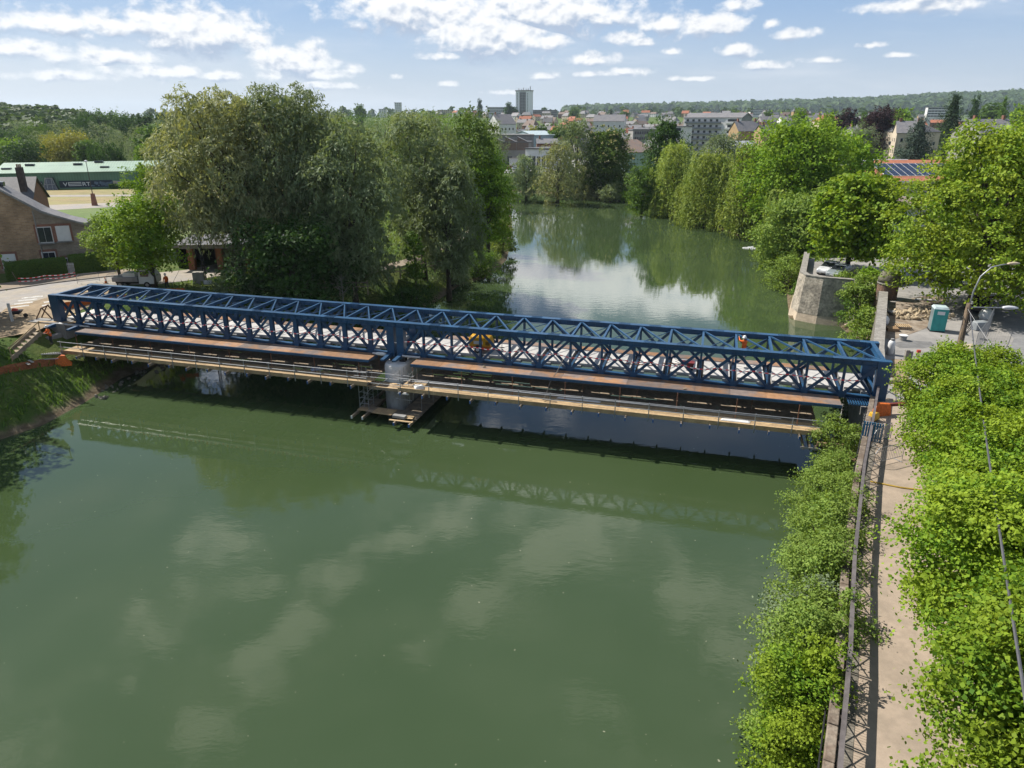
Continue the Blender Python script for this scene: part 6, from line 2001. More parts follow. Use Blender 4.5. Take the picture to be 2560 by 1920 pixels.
def win(par, x, z, w, h, shutter=False, y=-.01):
    f = put('window', MB().box(x, x + w, y - .10, y - .006, z, z + h), M_WHITE, par)
    if shutter:
        put('shutter', MB().box(x + .08, x + w - .08, y - .13, y - .103, z + .1, z + h - .05), M_WHITE, f)
    else:
        for k in range(2):
            put('pane', MB().box(x + .09 + k * (w - .14) / 2, x + .05 + (k + 1) * (w - .14) / 2, y - .125, y - .103, z + .1, z + h - .1), M_GLASSD, f)
    put('sill', MB().box(x - .12, x + w + .12, y - .22, y - .006, z - .16, z - .003), M_CONCG, f)
    put('brick_surround', MB().box(x - .22, x - .003, y - .06, y - .005, z, z + h).box(x + w + .003, x + w + .22, y - .06, y - .005, z, z + h).box(x - .22, x + w + .22, y - .06, y - .005, z + h + .003, z + h + .3), M_BRICK, f)
    return f
def hx(px, py):
    """place on the gable wall plane (local x, z)"""
    a, b, c = ray(px, py)
    r = hs.rotation_euler.z
    # wall line: loc + t*(cos r, sin r)
    k = (hs.location.y * math.cos(r) - hs.location.x * math.sin(r)) / (b * math.cos(r) - a * math.sin(r))
    X, Y, Z = a * k, b * k, CAMH + c * k
    return (X - hs.location.x) * math.cos(r) + (Y - hs.location.y) * math.sin(r), Z - hs.location.z
for (x0, y0, x1, y1, sh_) in ((85, 525, 110, 489, False), (126, 521, 149, 487, True), (96, 575, 119, 543, False), (9, 581, 32, 548, True), (139, 578, 156, 556, False)):
    a, z0_ = hx(x0, y0)
    b, z1_ = hx(x1, y1)
    win(hs, a, z0_, b - a, z1_ - z0_, sh_)
put('downpipe', MB().tube([(split + .1, -.12, 0), (split + .1, -.12, 7.4)], .06, 6), M_CONCG, hs)
# neighbour with chimney
nb = thing('brick_house', 'dark brick house with tall chimney and white verges behind the tan house', 'house', Yat(34, 430, 116) * 1.0, .3)
nb.location.z = 4.8
put('wall', walls(11, 9, 5.6, 3.4), M_BRICK, nb, (-9, 0, 0))
r2 = put('roof', gable_roof(11, 9, 5.6, 3.4), M_SLATED, nb, (-9, 0, 0))
ck = put('chimney', MB().box(.4, 1.3, 1.6, 2.6, 5.5, 10.8), mat('sooty_brick', (.10, .07, .065), .95, var=.2), nb)
for k in range(3):
    put('chimney_pot', MB().lathe([(.12, 10.803), (.1, 11.3)], (.6 + k * .25, 2.1, 0), 8), M_BRICK, ck)
put('verge_board', MB().beam((2.36, -.4, 5.4), (2.36, 4.5, 9.2), .05, .25, up=(0, 0, 1)), M_WHITE, r2)
put('window', MB().box(-4, -3, -.05, -.003, 3.5, 5.0), M_GLASSD, nb)
put('garden_wall', MB().box(2.5, 14, 2, 2.3, 0, 2.2), M_BRICK, nb)

# ------------------------------------------------------------------ garage with brick pillars, pole, cabinet
gp = W(385, 582, GZ)
gg = thing('open_garage', 'flat roofed open garage with orange brick pillars under the willow', 'garage', gp, .05)
put('roof', MB().box(-.6, 14.5, -.6, 8.5, 3.05, 3.2), M_SLATED, gg)
put('fascia', MB().box(-.7, 14.6, -.75, -.605, 2.75, 3.25), M_CAP, gg)
for x in (1.6, 5.2, 8.8, 12.4):
    put('pillar', MB().box(x, x + .75, -.5, .2, -.2, 3.047), mat('orange_brick', (.38, .165, .08), .9, var=.12, scale=2), gg)
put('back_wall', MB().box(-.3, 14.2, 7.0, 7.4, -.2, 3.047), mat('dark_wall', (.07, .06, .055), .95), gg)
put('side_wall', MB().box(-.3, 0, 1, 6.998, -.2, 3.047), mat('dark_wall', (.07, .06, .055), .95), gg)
for x in (3.4, 7.0, 10.6):
    put('garage_door', MB().box(x - 1.0, x + 1.6, 6.9, 6.995, 0, 2.4), M_BRTILE, gg)
up = W(444, 609, GZ)
pp = thing('lattice_pole', 'dark ladder shaped concrete utility pole with a lamp near the garage', 'utility pole', up, .2)
for s in (-.14, .14):
    put('upright', MB().beam((s, 0, -.3), (s * .6, 0, 7.3), .09, .16), mat('dark_concrete', (.075, .07, .068), .9), pp)
for k in range(14):
    z = .5 + k * .5
    put('rung', MB().box(-.12 + k * .003, .12 - k * .003, -.05, .05, z, z + .16), mat('dark_concrete', (.075, .07, .068), .9), pp)
la = put('lamp_arm', MB().tube([(0, -.1, 6.6), (-.6, -.3, 7.3), (-1.8, -.6, 7.75)], .035, 6), M_GALV, pp)
put('lamp_head', lamp_head(.6, 0), M_CONCG, la, (-1.75, -.6, 7.75), (0, -.1, 3.4))
put('junction_box', MB().box(-.35, -.16, -.2, .05, 6.2, 6.5), M_WHITE, pp)
put('stay_wire', MB().tube([(0, 0, 5.6), (-3.6, -.6, .0)], .02, 5), M_GALV, pp)
cab = thing('utility_cabinet', 'cream utility cabinet beside the lattice pole', 'cabinet', W(418, 613, GZ), .25)
put('body', MB().box(0, 1.25, 0, .8, .1, 1.3), mat('cream_cabinet', (.45, .42, .35), .7), cab, bevel=.02)
put('plinth', MB().box(-.05, 1.3, -.05, .85, -.1, .098), M_CONCG, cab)
put('door', MB().box(.08, 1.17, -.025, -.003, .18, 1.22), mat('cream_cabinet', (.45, .42, .35), .7), cab)
o = put('white_board', MB().box(0, .95, 0, .06, .1, .55), M_WHITE, None, W(441, 616, GZ), .1)
tag(o, 'low white board in the grass right of the cream cabinet', 'board')
wf_ = thing('timber_fence', 'brown post and rail fence on the bank under the huge willows', 'fence', W(640, 630, 4.4), .12)
for k in range(6):
    put('post', MB().box(k * 1.6, k * 1.6 + .12, 0, .12, -.6, 1.1), M_WOODG, wf_)
for z in (.35, .8):
    put('rail', MB().box(-.1, 8.3, -.06, -.003, z, z + .1), M_WOODG, wf_)
wf2 = thing('timber_fence', 'brown post and rail fence beside the riverside path', 'fence', W(838, 596, 4.8), .75)
for k in range(7):
    put('post', MB().box(k * 1.8, k * 1.8 + .12, 0, .12, -.6, 1.0), M_WOODG, wf2)
for z in (.3, .75):
    put('rail', MB().box(-.1, 11.0, -.06, -.003, z, z + .1), M_WOODG, wf2)
# park lamp on the lawn
pl_ = thing('park_lamp', 'tall thin park lamp on a brown plinth in the dry meadow', 'street lamp', W(205, 444, GZ))
put('plinth', MB().loft([[(-.45, -.45, 0), (.45, -.45, 0), (.45, .45, 0), (-.45, .45, 0)], [(-.3, -.3, 2.6), (.3, -.3, 2.6), (.3, .3, 2.6), (-.3, .3, 2.6)]]), M_BRICK, pl_)
put('mast', MB().tube([(0, 0, 2.6), (0, 0, 9.2)], [.10, .06], 8), M_IRON, pl_)
put('lamp_head', MB().lathe([(.1, 9.203), (.35, 9.3), (.3, 9.55), (.05, 9.65)], n=12), M_WHITE, pl_)
bn = thing('info_post', 'slim white signpost beside the park path', 'signpost', W(305, 450, GZ))
put('post', MB().tube([(0, 0, 0), (0, 0, 3.4)], .06, 6), M_GALV, bn)
put('sign_plate', MB().box(-.35, .35, -.05, -.01, 2.6, 3.3), M_WHITE, bn)

# ------------------------------------------------------------------ green sports hall
ha = Yat(-60, 404, 193.0)
hb = Yat(291, 399, 205.0)
hl = thing('green_hall', 'long low green metal hall with dark banners and glass porch', 'hall', (ha.x, ha.y, 4.8), math.atan2(hb.y - ha.y, hb.x - ha.x))
HL = (Vector((hb.x, hb.y)) - Vector((ha.x, ha.y))).length
def panel_material(name, c, rough=.45):
    m = bpy.data.materials.new(name)
    m.use_nodes = True
    g = NT(m.node_tree)
    p = g.n('ShaderNodeTexCoord').outputs['Object']
    x = g.n('ShaderNodeSeparateXYZ', {0: p}).outputs[0]
    s = g.m('SINE', g.m('MULTIPLY', x, 9.0))
    b = g.n('ShaderNodeBump', {'Height': s, 'Strength': .35, 'Distance': .05})
    f = g.rng(g.noise(p, .3, 3, .6), .3, .7, .9, 1.08)
    cc = g.mix(1.0, c, g.n('ShaderNodeCombineXYZ', {0: f, 1: f, 2: f}).outputs[0], 'MULTIPLY')
    g.n('ShaderNodeOutputMaterial', {0: g.n('ShaderNodeBsdfPrincipled', {'Base Color': cc, 'Roughness': rough, 'Normal': b.outputs[0]}).outputs[0]})
    return m
M_HGREEN = panel_material('green_cladding', (.075, .16, .10))
M_HROOF = panel_material('pale_green_roof', (.165, .245, .165))
put('wall', MB().box(0, HL, 0, 9, -.5, 4.4), M_HGREEN, hl)
put('roof', MB().add([(-.3, -.4, 4.42), (HL + .5, -.4, 4.42), (HL + .5, 9, 5.5), (-.3, 9, 5.5), (-.3, -.4, 4.25), (HL + .5, -.4, 4.25), (HL + .5, 9, 5.3), (-.3, 9, 5.3)],
                    [(0, 1, 2, 3), (7, 6, 5, 4), (0, 4, 5, 1), (1, 5, 6, 2)]), M_HROOF, hl)
put('rear_wall', MB().box(4, HL + 6, 9.01, 24, -.5, 4.9), M_HGREEN, hl)
put('rear_roof', MB().add([(3.7, 8.8, 5.05), (HL + 6.4, 8.8, 5.05), (HL + 6.4, 16, 6.3), (3.7, 16, 6.3), (HL + 6.4, 24.2, 4.95), (3.7, 24.2, 4.95)], [(0, 1, 2, 3), (3, 2, 4, 5), (1, 4, 2), (0, 3, 5)]), M_HROOF, hl)
for x, y, z in ((10, 11.5, 5.5), (22, 11.5, 5.5), (27, 14, 5.9), (6, 5, 4.9), (30, 5, 4.9)):
    put('roof_vent', MB().box(x, x + 2.2, y, y + 1.6, z - .3, z + .6), M_GLASSD, hl, bevel=.1)
def hX(px):
    a, b, c = ray(px, 395)
    r = hl.rotation_euler.z
    k = (hl.location.y * math.cos(r) - hl.location.x * math.sin(r)) / (b * math.cos(r) - a * math.sin(r))
    return (a * k - hl.location.x) * math.cos(r) + (b * k - hl.location.y) * math.sin(r)
M_NAVY = mat('navy_banner', (.018, .035, .06), .6, var=.1)
b1 = put('banner', MB().box(hX(128), hX(243), -.08, -.005, .35, 2.15), M_NAVY, hl)
b2 = put('banner', MB().box(hX(40), hX(92), -.08, -.005, .35, 2.15), M_NAVY, hl)
def text_mesh(s, size):
    cu = bpy.data.curves.new('lettering', 'FONT')
    cu.body, cu.size, cu.extrude, cu.offset = s, size, .01, .02
    o = bpy.data.objects.new('tmp', cu)
    COL.objects.link(o)
    dg = bpy.context.evaluated_depsgraph_get()
    me = bpy.data.meshes.new_from_object(o.evaluated_get(dg))
    bpy.data.objects.remove(o)
    return me
x0 = hX(136)
sp_ = (hX(188) - x0)
zt = .75
put('lettering', text_mesh('V', 1.35), M_WHITE, b1, (x0, -.095, zt), (math.pi / 2, 0, 0), (1.25, 1, 1))
xe = x0 + 1.25
put('lettering', MB().box(xe, xe + .18, -.11, -.084, zt, zt + .98).box(xe + .19, xe + 3.2, -.11, -.084, zt, zt + .18).box(xe + .19, xe + 3.2, -.11, -.084, zt + .4, zt + .58).box(xe + .19, xe + 3.2, -.11, -.084, zt + .8, zt + .98), M_WHITE, b1)
put('lettering', text_mesh('RT', 1.35), M_WHITE, b1, (xe + 3.35, -.095, zt), (math.pi / 2, 0, 0), (1.25, 1, 1))
put('lettering', text_mesh('RET', 1.35), M_WHITE, b2, (hX(66), -.095, zt), (math.pi / 2, 0, 0), (1.15, 1, 1))
rs = random.Random(4)
for k in range(14):
    s = rs.uniform(.2, .7)
    put('banner_motif', MB().box(0, s * 1.5, -.1, -.083, 0, s), mat('pale_blue_print', (.13, .19, .26), .6), b1, (hX(196) + k * .42, 0, .45 + rs.uniform(0, .9)), (0, rs.uniform(-.4, .4), 0))
x0, x1 = hX(95), hX(126)
pc = put('porch', MB().add([(x0, -2, 0), (x1, -2, 0), (x1, 0, 0), (x0, 0, 0), (x0 + .9, -1.6, 3.0), (x1 - .9, -1.6, 3.0), (x1 - .9, -.01, 3.2), (x0 + .9, -.01, 3.2)], [(0, 1, 5, 4), (1, 2, 6, 5), (4, 5, 6, 7), (3, 0, 4, 7)]), M_GLASSD, hl)
xm = (x0 + x1) / 2
put('porch_frame', MB().beam((x0 + .9, -1.66, 3.0), (x0, -2.06, 0), .12, .12).beam((x1 - .9, -1.66, 3.0), (x1, -2.06, 0), .12, .12).beam((xm - .6, -2.06, 0), (xm - .6, -1.66, 3.0), .1, .1).beam((xm + .6, -2.06, 0), (xm + .6, -1.66, 3.0), .1, .1).beam((x0 + .8, -1.66, 3.05), (x1 - .8, -1.66, 3.05), .12, .12).beam((x0 + .5, -1.9, 1.4), (x1 - .5, -1.9, 1.4), .08, .08), M_GALV, pc)
put('ramp_wall', MB().add([(hX(243), -.6, 0), (hX(276), -.6, 0), (hX(268), -.6, 1.6), (hX(246), -.6, 1.9), (hX(243), -.02, 0), (hX(276), -.02, 0), (hX(268), -.02, 1.6), (hX(246), -.02, 1.9)], [(0, 1, 2, 3), (3, 2, 6, 7), (1, 5, 6, 2), (0, 3, 7, 4)]), M_CREAM, hl)
put('side_door', MB().box(hX(254), hX(266), -.66, -.605, 0, 1.4), M_WHITE, hl)
# glazed end of the rear block
for k in range(4):
    f = put('window', MB().box(HL + .6 + k * 1.35, HL + 1.8 + k * 1.35, 8.9, 9.0, .6, 4.3), M_GALV, hl)
    put('pane', MB().box(HL + .7 + k * 1.35, HL + 1.7 + k * 1.35, 8.86, 8.895, 2.6, 4.2), mat('blue_glass', (.05, .085, .13), .1, spec=.7), f)
    put('pane', MB().box(HL + .7 + k * 1.35, HL + 1.7 + k * 1.35, 8.86, 8.895, .7, 2.4), M_GLASSD, f)
hedge('low clipped hedge in front of the green hall', W(236, 408, GZ), W(322, 405, GZ), 2.0, 1.2, 9, 'dark', 2500)

# ------------------------------------------------------------------ stones and grass on the banks
rr = thing('bank_stones', 'tumbled dark stones at the water edge below the left platform', 'stones', W(270, 815, .2))
rs = random.Random(12)
for k in range(34):
    t = rs.random()
    p = Vector((-36.5, 55.5, .1)).lerp(Vector((-33.6, 68.5, .1)), t) + Vector((rs.uniform(-1.6, .5), rs.uniform(-.4, .4), 0))
    p.z = max(-.05, gz(p.x, p.y)) + .05
    s = rs.uniform(.5, 1.4)
    put('stone', RK[k % 6 + 6], M_STONE, rr, p - rr.location, (rs.uniform(0, 6), rs.uniform(0, 6), rs.uniform(0, 6)), s)
def grass(label, name, pick, n, seed, lm, size):
    r = np.random.default_rng(seed)
    X, Y = pick(r, n)
    Z = gz_arr(X, Y)
    k = (Z > .45) & ~inside([(p.x, p.y) for p in GRASS_OFF], X, Y) & ~inside([(p.x, p.y) for p in GRASS_OFF2], X, Y) & (Y > 20)
    X, Y, Z = X[k], Y[k], Z[k]
    n = len(X)
    S = size * r.uniform(.5, 1.5, n)
    P = np.stack([X, Y, Z + S * .35], 1)
    N = r.normal(size=(n, 3)) * np.array([1, 1, .25]) + np.array([0, 0, .35])
    A = np.array([0, 0, 1.0]) + r.normal(size=(n, 3)) * .45
    o = put(name, leaf_mesh(name, P, unit(N), A, S, .22), LM[lm])
    o['kind'] = 'stuff'
    o['label'], o['category'] = label, 'grass'
GRASS_OFF = [W(x, y, RZ) for x, y in [(-140, 610), (0, 600), (230, 580), (330, 575), (480, 555), (700, 535), (720, 560), (560, 585), (450, 605), (350, 618), (300, 640), (220, 690), (130, 725), (0, 745), (-140, 750)]]
GRASS_OFF2 = [W(x, y, 4.0) for x, y in [(700, 612), (780, 598), (860, 578), (920, 560), (985, 520), (1022, 480), (1034, 480), (1000, 528), (935, 568), (870, 588), (790, 608), (712, 622)]]
grass('rough grass on the left river bank', 'bank_grass', lambda r, n: (r.uniform(-75, -30, n), r.uniform(38, 66, n)), 20000, 5, 'mid', .46)
grass('weedy growth on the slope behind the bridge', 'bank_weeds', lambda r, n: (r.uniform(-40, 2, n), r.uniform(70, 150, n)), 19000, 6, 'shrubg', .6)
grass('grassy growth along the far right bank', 'bank_weeds', lambda r, n: (r.uniform(20, 60, n), r.uniform(95, 235, n)), 16000, 7, 'bright', .8)
# ------------------------------------------------------------------ the town
WINM = {}
def window_mesh(w, h):
    k = (w, h)
    if k not in WINM:
        WINM[k] = (MB().box(0, w, -.06, -.004, 0, h).mesh('window'), MB().box(.07, w - .07, -.10, -.063, .08, h - .08).mesh('pane'))
    return WINM[k]
def facade(par, w, z0, rows, cols, dz, ww, wh, m=None, frame=None, y=0.0, x0=0.0, rot=0.0, off=(0, 0, 0), margin=.9, pane=True):
    """windows one by one on the wall that faces -y (turned by rot about its corner)"""
    fm, pm = window_mesh(ww, wh)
    if not rows or not cols:
        return
    step = (w - 2 * margin) / cols
    c_, s_ = math.cos(rot), math.sin(rot)
    for r in range(rows):
        for c in range(cols):
            x = x0 + margin + step * (c + .5) - ww / 2
            f = put('window', fm if pane else pm, (frame or M_OFFW) if pane else (m or M_GLASSD), par, (off[0] + x * c_ - y * s_, off[1] + x * s_ + y * c_, z0 + r * dz), rot)
            if pane:
                put('pane', pm, m or M_GLASSD, f)
def house(label, p, rz, w, d, h, rh, wm, rm, chim=1, hip=0.0, rows=2, cols=3, seed=0, group=None, name='town_house', pane=False):
    o = thing(name, label, 'house', p, rz, group)
    put('wall', walls(w, d, h, rh, hip), wm, o)
    r = put('roof', gable_roof(w, d, h, rh, .3, .16, hip), rm, o)
    rs_ = random.Random(seed)
    for k in range(chim):
        x = w * (.12 if k == 0 else .85) + rs_.uniform(-.3, .3)
        put('chimney', MB().box(x, x + .7, d / 2 - .45, d / 2 + .45, h + rh * .6, h + rh + 1.3), M_BRICK, r)
    dz = max(2.6, h / max(rows, 1))
    facade(o, w, 1.0, rows, cols, dz, 1.0, 1.5, pane=pane)
    facade(o, d, 1.0, rows, max(1, cols - 1), dz, 1.0, 1.5, rot=math.pi / 2, off=(w, 0, 0), pane=pane)
    facade(o, d, 1.0, rows, max(1, cols - 1), dz, 1.0, 1.5, rot=-math.pi / 2, off=(0, d, 0), pane=pane)
    return o
WALLS = [('cream', M_CREAM), ('white', M_OFFW), ('ochre', M_OCHRE), ('grey', M_GREYR), ('brick', M_BRICK), ('cream', M_CREAM)]
ROOFS = [('slate', M_SLATE), ('dark slate', M_SLATED), ('slate', M_SLATE), ('red tile', M_TILE), ('brown tile', M_BRTILE), ('slate', M_SLATE)]
ORD = ['first', 'second', 'third', 'fourth', 'fifth', 'sixth', 'seventh', 'eighth', 'ninth', 'tenth', 'eleventh', 'twelfth', 'thirteenth', 'fourteenth', 'fifteenth', 'sixteenth', 'seventeenth', 'eighteenth', 'nineteenth', 'twentieth']
ROWS = [  # name, forward distance, first and last place across the picture, number
    ('nearest', 370, 1240, 1420, 6), ('second', 440, 1200, 1460, 10), ('third', 510, 1130, 1680, 17), ('fourth', 590, 1130, 1860, 20), ('fifth', 670, 1120, 2000, 20), ('sixth', 760, 1110, 2000, 20), ('seventh', 860, 1105, 2160, 20), ('eighth', 980, 1100, 2190, 20),
    ('ninth', 1120, 1080, 2190, 20), ('tenth', 1260, 940, 1800, 20), ('farthest', 1420, 930, 1700, 20)]
rs = random.Random(77)
for rn, Y, a, b, n in ROWS:
    for k in range(n):
        px = a + (b - a) * (k + .5) / n + rs.uniform(-6, 6)
        y = Y + rs.uniform(-30, 30)
        q = Yat(px, 260, y)
        z = gz(q.x, q.y)
        wi, ri = rs.randrange(6), rs.randrange(6)
        w, d = rs.uniform(9, 17), rs.uniform(8, 10.5)
        h = rs.uniform(5.0, 8.5) if Y > 500 else rs.uniform(4.5, 6.0)
        rz = rs.choice([-.7, -.85, -.55, .65, .8, -.3]) + rs.uniform(-.1, .1)
        house('%s house with %s roof, %s from left in the %s town row' % (WALLS[wi][0], ROOFS[ri][0], ORD[k], rn), (q.x - w / 2, q.y, z), rz, w, d, h, rs.uniform(2.6, 4.6), WALLS[wi][1], ROOFS[ri][1],
              chim=rs.choice([1, 1, 2]), rows=2, cols=3, seed=k, group='town houses beyond the river', hip=rs.choice([0, 0, 0, 2.5]))

# tower block
tw = Yat(1130, 240, 1330)
tz = gz(tw.x, tw.y)
tb = thing('tower_block', 'white high rise tower block standing over the town roofs', 'tower', (tw.x - 13, tw.y, tz), -.45)
TH_ = Yat(1130, 197, 1330).z - tz
put('wall', MB().box(0, 26, 0, 16, -3, TH_), mat('tower_white', (.98, .98, .98), .8, var=.03), tb)
put('roof_slab', MB().box(-.8, 26.8, -.8, 16.8, TH_ + .003, TH_ + 1.6), M_GREYR, tb)
put('recess', MB().box(7.5, 19.5, -.15, -.003, 4, TH_ - 1), M_GREYR, tb)
for r in range(14):
    z = 5 + r * (TH_ - 8) / 14
    put('balcony_band', MB().box(7.4, 19.6, -1.0, -.155, z + 1.9, z + 2.7), M_GREYR, tb)
    for c in range(4):
        put('window', MB().box(8.2 + c * 2.9, 10.2 + c * 2.9, -.3, -.155, z + .1, z + 1.85), M_GLASSD, tb)
    put('window', MB().box(2.4, 4.0, -.12, -.003, z + .4, z + 2.0), M_GREYR, tb)
    put('window', MB().box(22, 23.6, -.12, -.003, z + .4, z + 2.0), M_GREYR, tb)
for x, hh in ((3, 3), (8, 2), (12, 4), (17, 2.4), (21, 2.6), (25, 6)):
    put('antenna', MB().box(x, x + .9, 5, 5.9, TH_ + 1.6, TH_ + 1.6 + hh), M_GREYR, tb)
# long flat blocks
def block(label, px0, px1, py_top, Y, floors, wm, rz=.05, depth=12, band=True, name='apartment_block', roofh=.5, cols=None, base=None, wm2=None):
    a, b = Yat(px0, py_top, Y), Yat(px1, py_top, Y)
    z = gz(a.x, a.y)
    o = thing(name, label, 'building', (a.x, a.y, z), rz)
    L, Hh = (b - a).length, a.z - z
    put('wall', MB().box(0, L, 0, depth, -3, Hh), wm, o)
    put('roof_slab', MB().box(-.4, L + .4, -.4, depth + .4, Hh + .003, Hh + roofh), M_SLATE, o)
    dz = Hh / floors if floors * 2.7 > Hh else 2.8
    n = cols or max(3, int(L / 3.2))
    for r in range(floors):
        zz = Hh - (r + 1) * dz + .8
        if band:
            put('window_band', MB().box(.6, L - .6, -.08, -.003, zz, zz + 1.4), M_GLASSD, o)
            for c in range(n + 1):
                put('mullion', MB().box(.6 + (L - 1.4) * c / n, .8 + (L - 1.4) * c / n, -.14, -.083, zz, zz + 1.4), wm, o)
        else:
            for c in range(n):
                x = .6 + (L - 1.2) * (c + .5) / n
                put('window', MB().box(x - .55, x + .55, -.08, -.003, zz, zz + 1.5), M_GLASSD, o)
    return o
block('long pale slab block right of the tower block', 1146, 1204, 238, 1345, 4, M_GREYR, band=True)
block('pale terrace block with roof pavilion left of the tower block', 1052, 1098, 232, 1250, 4, M_OFFW, band=True)
block('grey slab block between pavilion block and tower', 1092, 1112, 231, 1320, 4, M_GREYR)
block('small cream block on the skyline left of the pavilion block', 945, 975, 238, 1260, 3, M_CREAM, band=False)
block('white slender block on the skyline above the olive willows', 852, 866, 222, 1300, 6, M_OFFW, band=False)
block('low white block on the skyline beside the slender block', 818, 834, 236, 1300, 2, M_OFFW, band=False)
block('white hospital like block on the skyline under the ridge', 1622, 1662, 236, 1500, 4, M_OFFW, band=True, name='white_block')
block('low white school block with long window bands behind the chestnut', 1418, 1478, 274, 395, 2, M_OFFW, cols=16, band=False, name='school_building', rz=-.68)
block('dark glazed low block left of the white school block', 1368, 1420, 281, 380, 2, M_GREYR, cols=9, name='school_building')
block('white modern block with columns on the right skyline', 2005, 2045, 232, 900, 4, M_OFFW, rz=-.3, name='white_block')
block('long brown school building on the right below the ridge', 2092, 2200, 262, 420, 2, M_BRICK, rz=.0, name='brick_building', depth=10)
# apartment block with balconies
ap0, ap1 = Yat(1478, 252, 440), Yat(1557, 252, 455)
az_ = gz(ap0.x, ap0.y)
ap = thing('balcony_block', 'five storey apartment block with full length balconies and blank grey gable', 'building', (ap0.x, ap0.y, az_), -.72)
AL, AH = (ap1 - ap0).length * 1.2, ap0.z - az_ - .5
put('wall', walls(AL, 13, AH, 2.4), M_OFFW, ap)
put('roof', gable_roof(AL, 13, AH, 2.4, .4, .2), M_SLATE, ap)
put('gable_cladding', MB().add([(AL + .02, 0, -2), (AL + .02, 13, -2), (AL + .02, 13, AH), (AL + .02, 6.5, AH + 2.4), (AL + .02, 0, AH)], [(0, 1, 2, 3, 4)]), M_CONCG, ap)
put('chimney_stack', MB().box(-.9, -.02, 1, 2.4, -2, AH + 2.0), M_CREAM, ap)
fl = AH / 6
for r in range(6):
    z = AH - (r + 1) * fl
    put('balcony', MB().box(1.2, AL * .68, -1.3, -.003, z - .1, z + .06), M_GREYR, ap)
    put('balcony_rail', MB().box(1.2, AL * .68, -1.34, -1.303, z + .06, z + 1.0), mat('balcony_glass', (.16, .19, .22), .3), ap)
    for c in range(6):
        put('window', MB().box(1.8 + c * (AL * .66 - 1.5) / 6, 3.3 + c * (AL * .66 - 1.5) / 6, -.07, -.003, z + .1, z + 2.2), M_GLASSD, ap)
    put('balcony', MB().box(AL * .74, AL - 1.0, -1.0, -.003, z - .1, z + .9), M_OFFW, ap)
    put('window', MB().box(AL * .77, AL - 1.5, -.07, -.003, z + .95, z + 2.2), M_GLASSD, ap)
# white gabled house stack and workshops at the river bend
def pxhouse(label, px0, px1, py_eave, py_ridge, Y, wm, rm, d=10, rz=0.0, rows=2, cols=4, chim=1, name='town_house', hip=0.0):
    a, b = Yat(px0, py_eave, Y), Yat(px1, py_eave, Y)
    z = gz(a.x, a.y)
    rh = max(.8, Yat(px0, py_ridge, Y + d / 2).z - a.z)
    return house(label, (a.x, a.y, z), rz, (b - a).length, d, a.z - z, rh, wm, rm, chim, hip, rows, cols, 3, None, name, True)
pxhouse('tall white stepped gable house behind the bend', 1078, 1120, 268, 247, 470, M_OFFW, M_SLATE, d=16, rz=.5, rows=3, cols=4)
pxhouse('white house with black gable above the chestnut', 1282, 1348, 262, 248, 520, M_OFFW, M_SLATE, d=13, rz=-.25, rows=3, cols=5)
pxhouse('ochre stone house right of the apartment block', 1596, 1650, 283, 262, 360, M_OCHRE, M_SLATE, d=10, rz=.2, rows=2, cols=5, chim=2)
pxhouse('ochre stone house with grey mansard beside its twin', 1648, 1700, 287, 270, 350, M_OCHRE, M_SLATED, d=10, rz=.1, rows=2, cols=4, chim=1)
pxhouse('long slate roofed house with white wall under the church towers', 1690, 1770, 262, 250, 560, M_OFFW, M_SLATE, d=12, rz=.0, rows=2, cols=6)
pxhouse('red tiled bungalow left of the first copper beech', 1770, 1820, 262, 248, 480, M_CREAM, M_TILE, d=12, rz=.0, rows=1, cols=4, hip=5)
pxhouse('tall cream villa with bay windows left of the blue cedar', 1938, 1985, 287, 262, 285, M_CREAM, M_SLATE, d=12, rz=-.35, rows=3, cols=3, chim=2, name='villa')
pxhouse('large slate roofed villa behind the blue cedar', 1960, 2040, 285, 262, 310, M_CREAM, M_SLATED, d=16, rz=.15, rows=2, cols=5, name='villa', hip=6)
pxhouse('grey roofed house at the right edge behind the big lime', 2120, 2212, 288, 258, 240, M_GREYR, M_SLATE, d=14, rz=.1, rows=2, cols=5, chim=2)
pxhouse('grey slate house between the beech and the vivid trees', 1850, 1892, 286, 274, 330, M_GREYR, M_SLATE, d=10, rz=.3, rows=2, cols=3)
pxhouse('long metal roofed shed above the solar roof', 1830, 1985, 358, 345, 232, M_GREYR, mat('zinc_roof', (.42, .44, .46), .5, .2, var=.06, scale=.3), d=16, rz=.0, rows=1, cols=8, chim=0, name='metal_shed')
pxhouse('grey metal roofed shed behind the silver willow', 1560, 1650, 322, 305, 300, M_GREYR, mat('zinc_roof', (.42, .44, .46), .5, .2), d=20, rz=.1, rows=1, cols=6, chim=0, name='metal_shed')
# church with two towers
cz = Yat(1712, 262, 640)
cg = gz(cz.x, cz.y)
chh = thing('church', 'stone church with twin square towers below the ridge', 'church', (cz.x, cz.y, cg), .1)
CT = Yat(1712, 241, 640).z - cg
put('nave', walls(24, 12, CT * .6, 4, 0), M_GREYR, chh, (-26, 2, 0))
put('nave_roof', gable_roof(24, 12, CT * .6, 4), M_SLATE, chh, (-26, 2, 0))
for x in (0, 9):
    t = put('tower', MB().box(x, x + 4.4, 0, 4.4, -2, CT), M_OCHRE, chh)
    put('spire_cap', MB().loft([[(x - .2, -.2, CT + .003), (x + 4.6, -.2, CT + .003), (x + 4.6, 4.6, CT + .003), (x - .2, 4.6, CT + .003)], [(x + 1.8, 1.8, CT + 2.6), (x + 2.6, 1.8, CT + 2.6), (x + 2.6, 2.6, CT + 2.6), (x + 1.8, 2.6, CT + 2.6)]]), M_SLATED, t)
    put('louvre', MB().box(x + 1.4, x + 3.0, -.08, -.003, CT - 5, CT - 1.5), M_GLASSD, t)
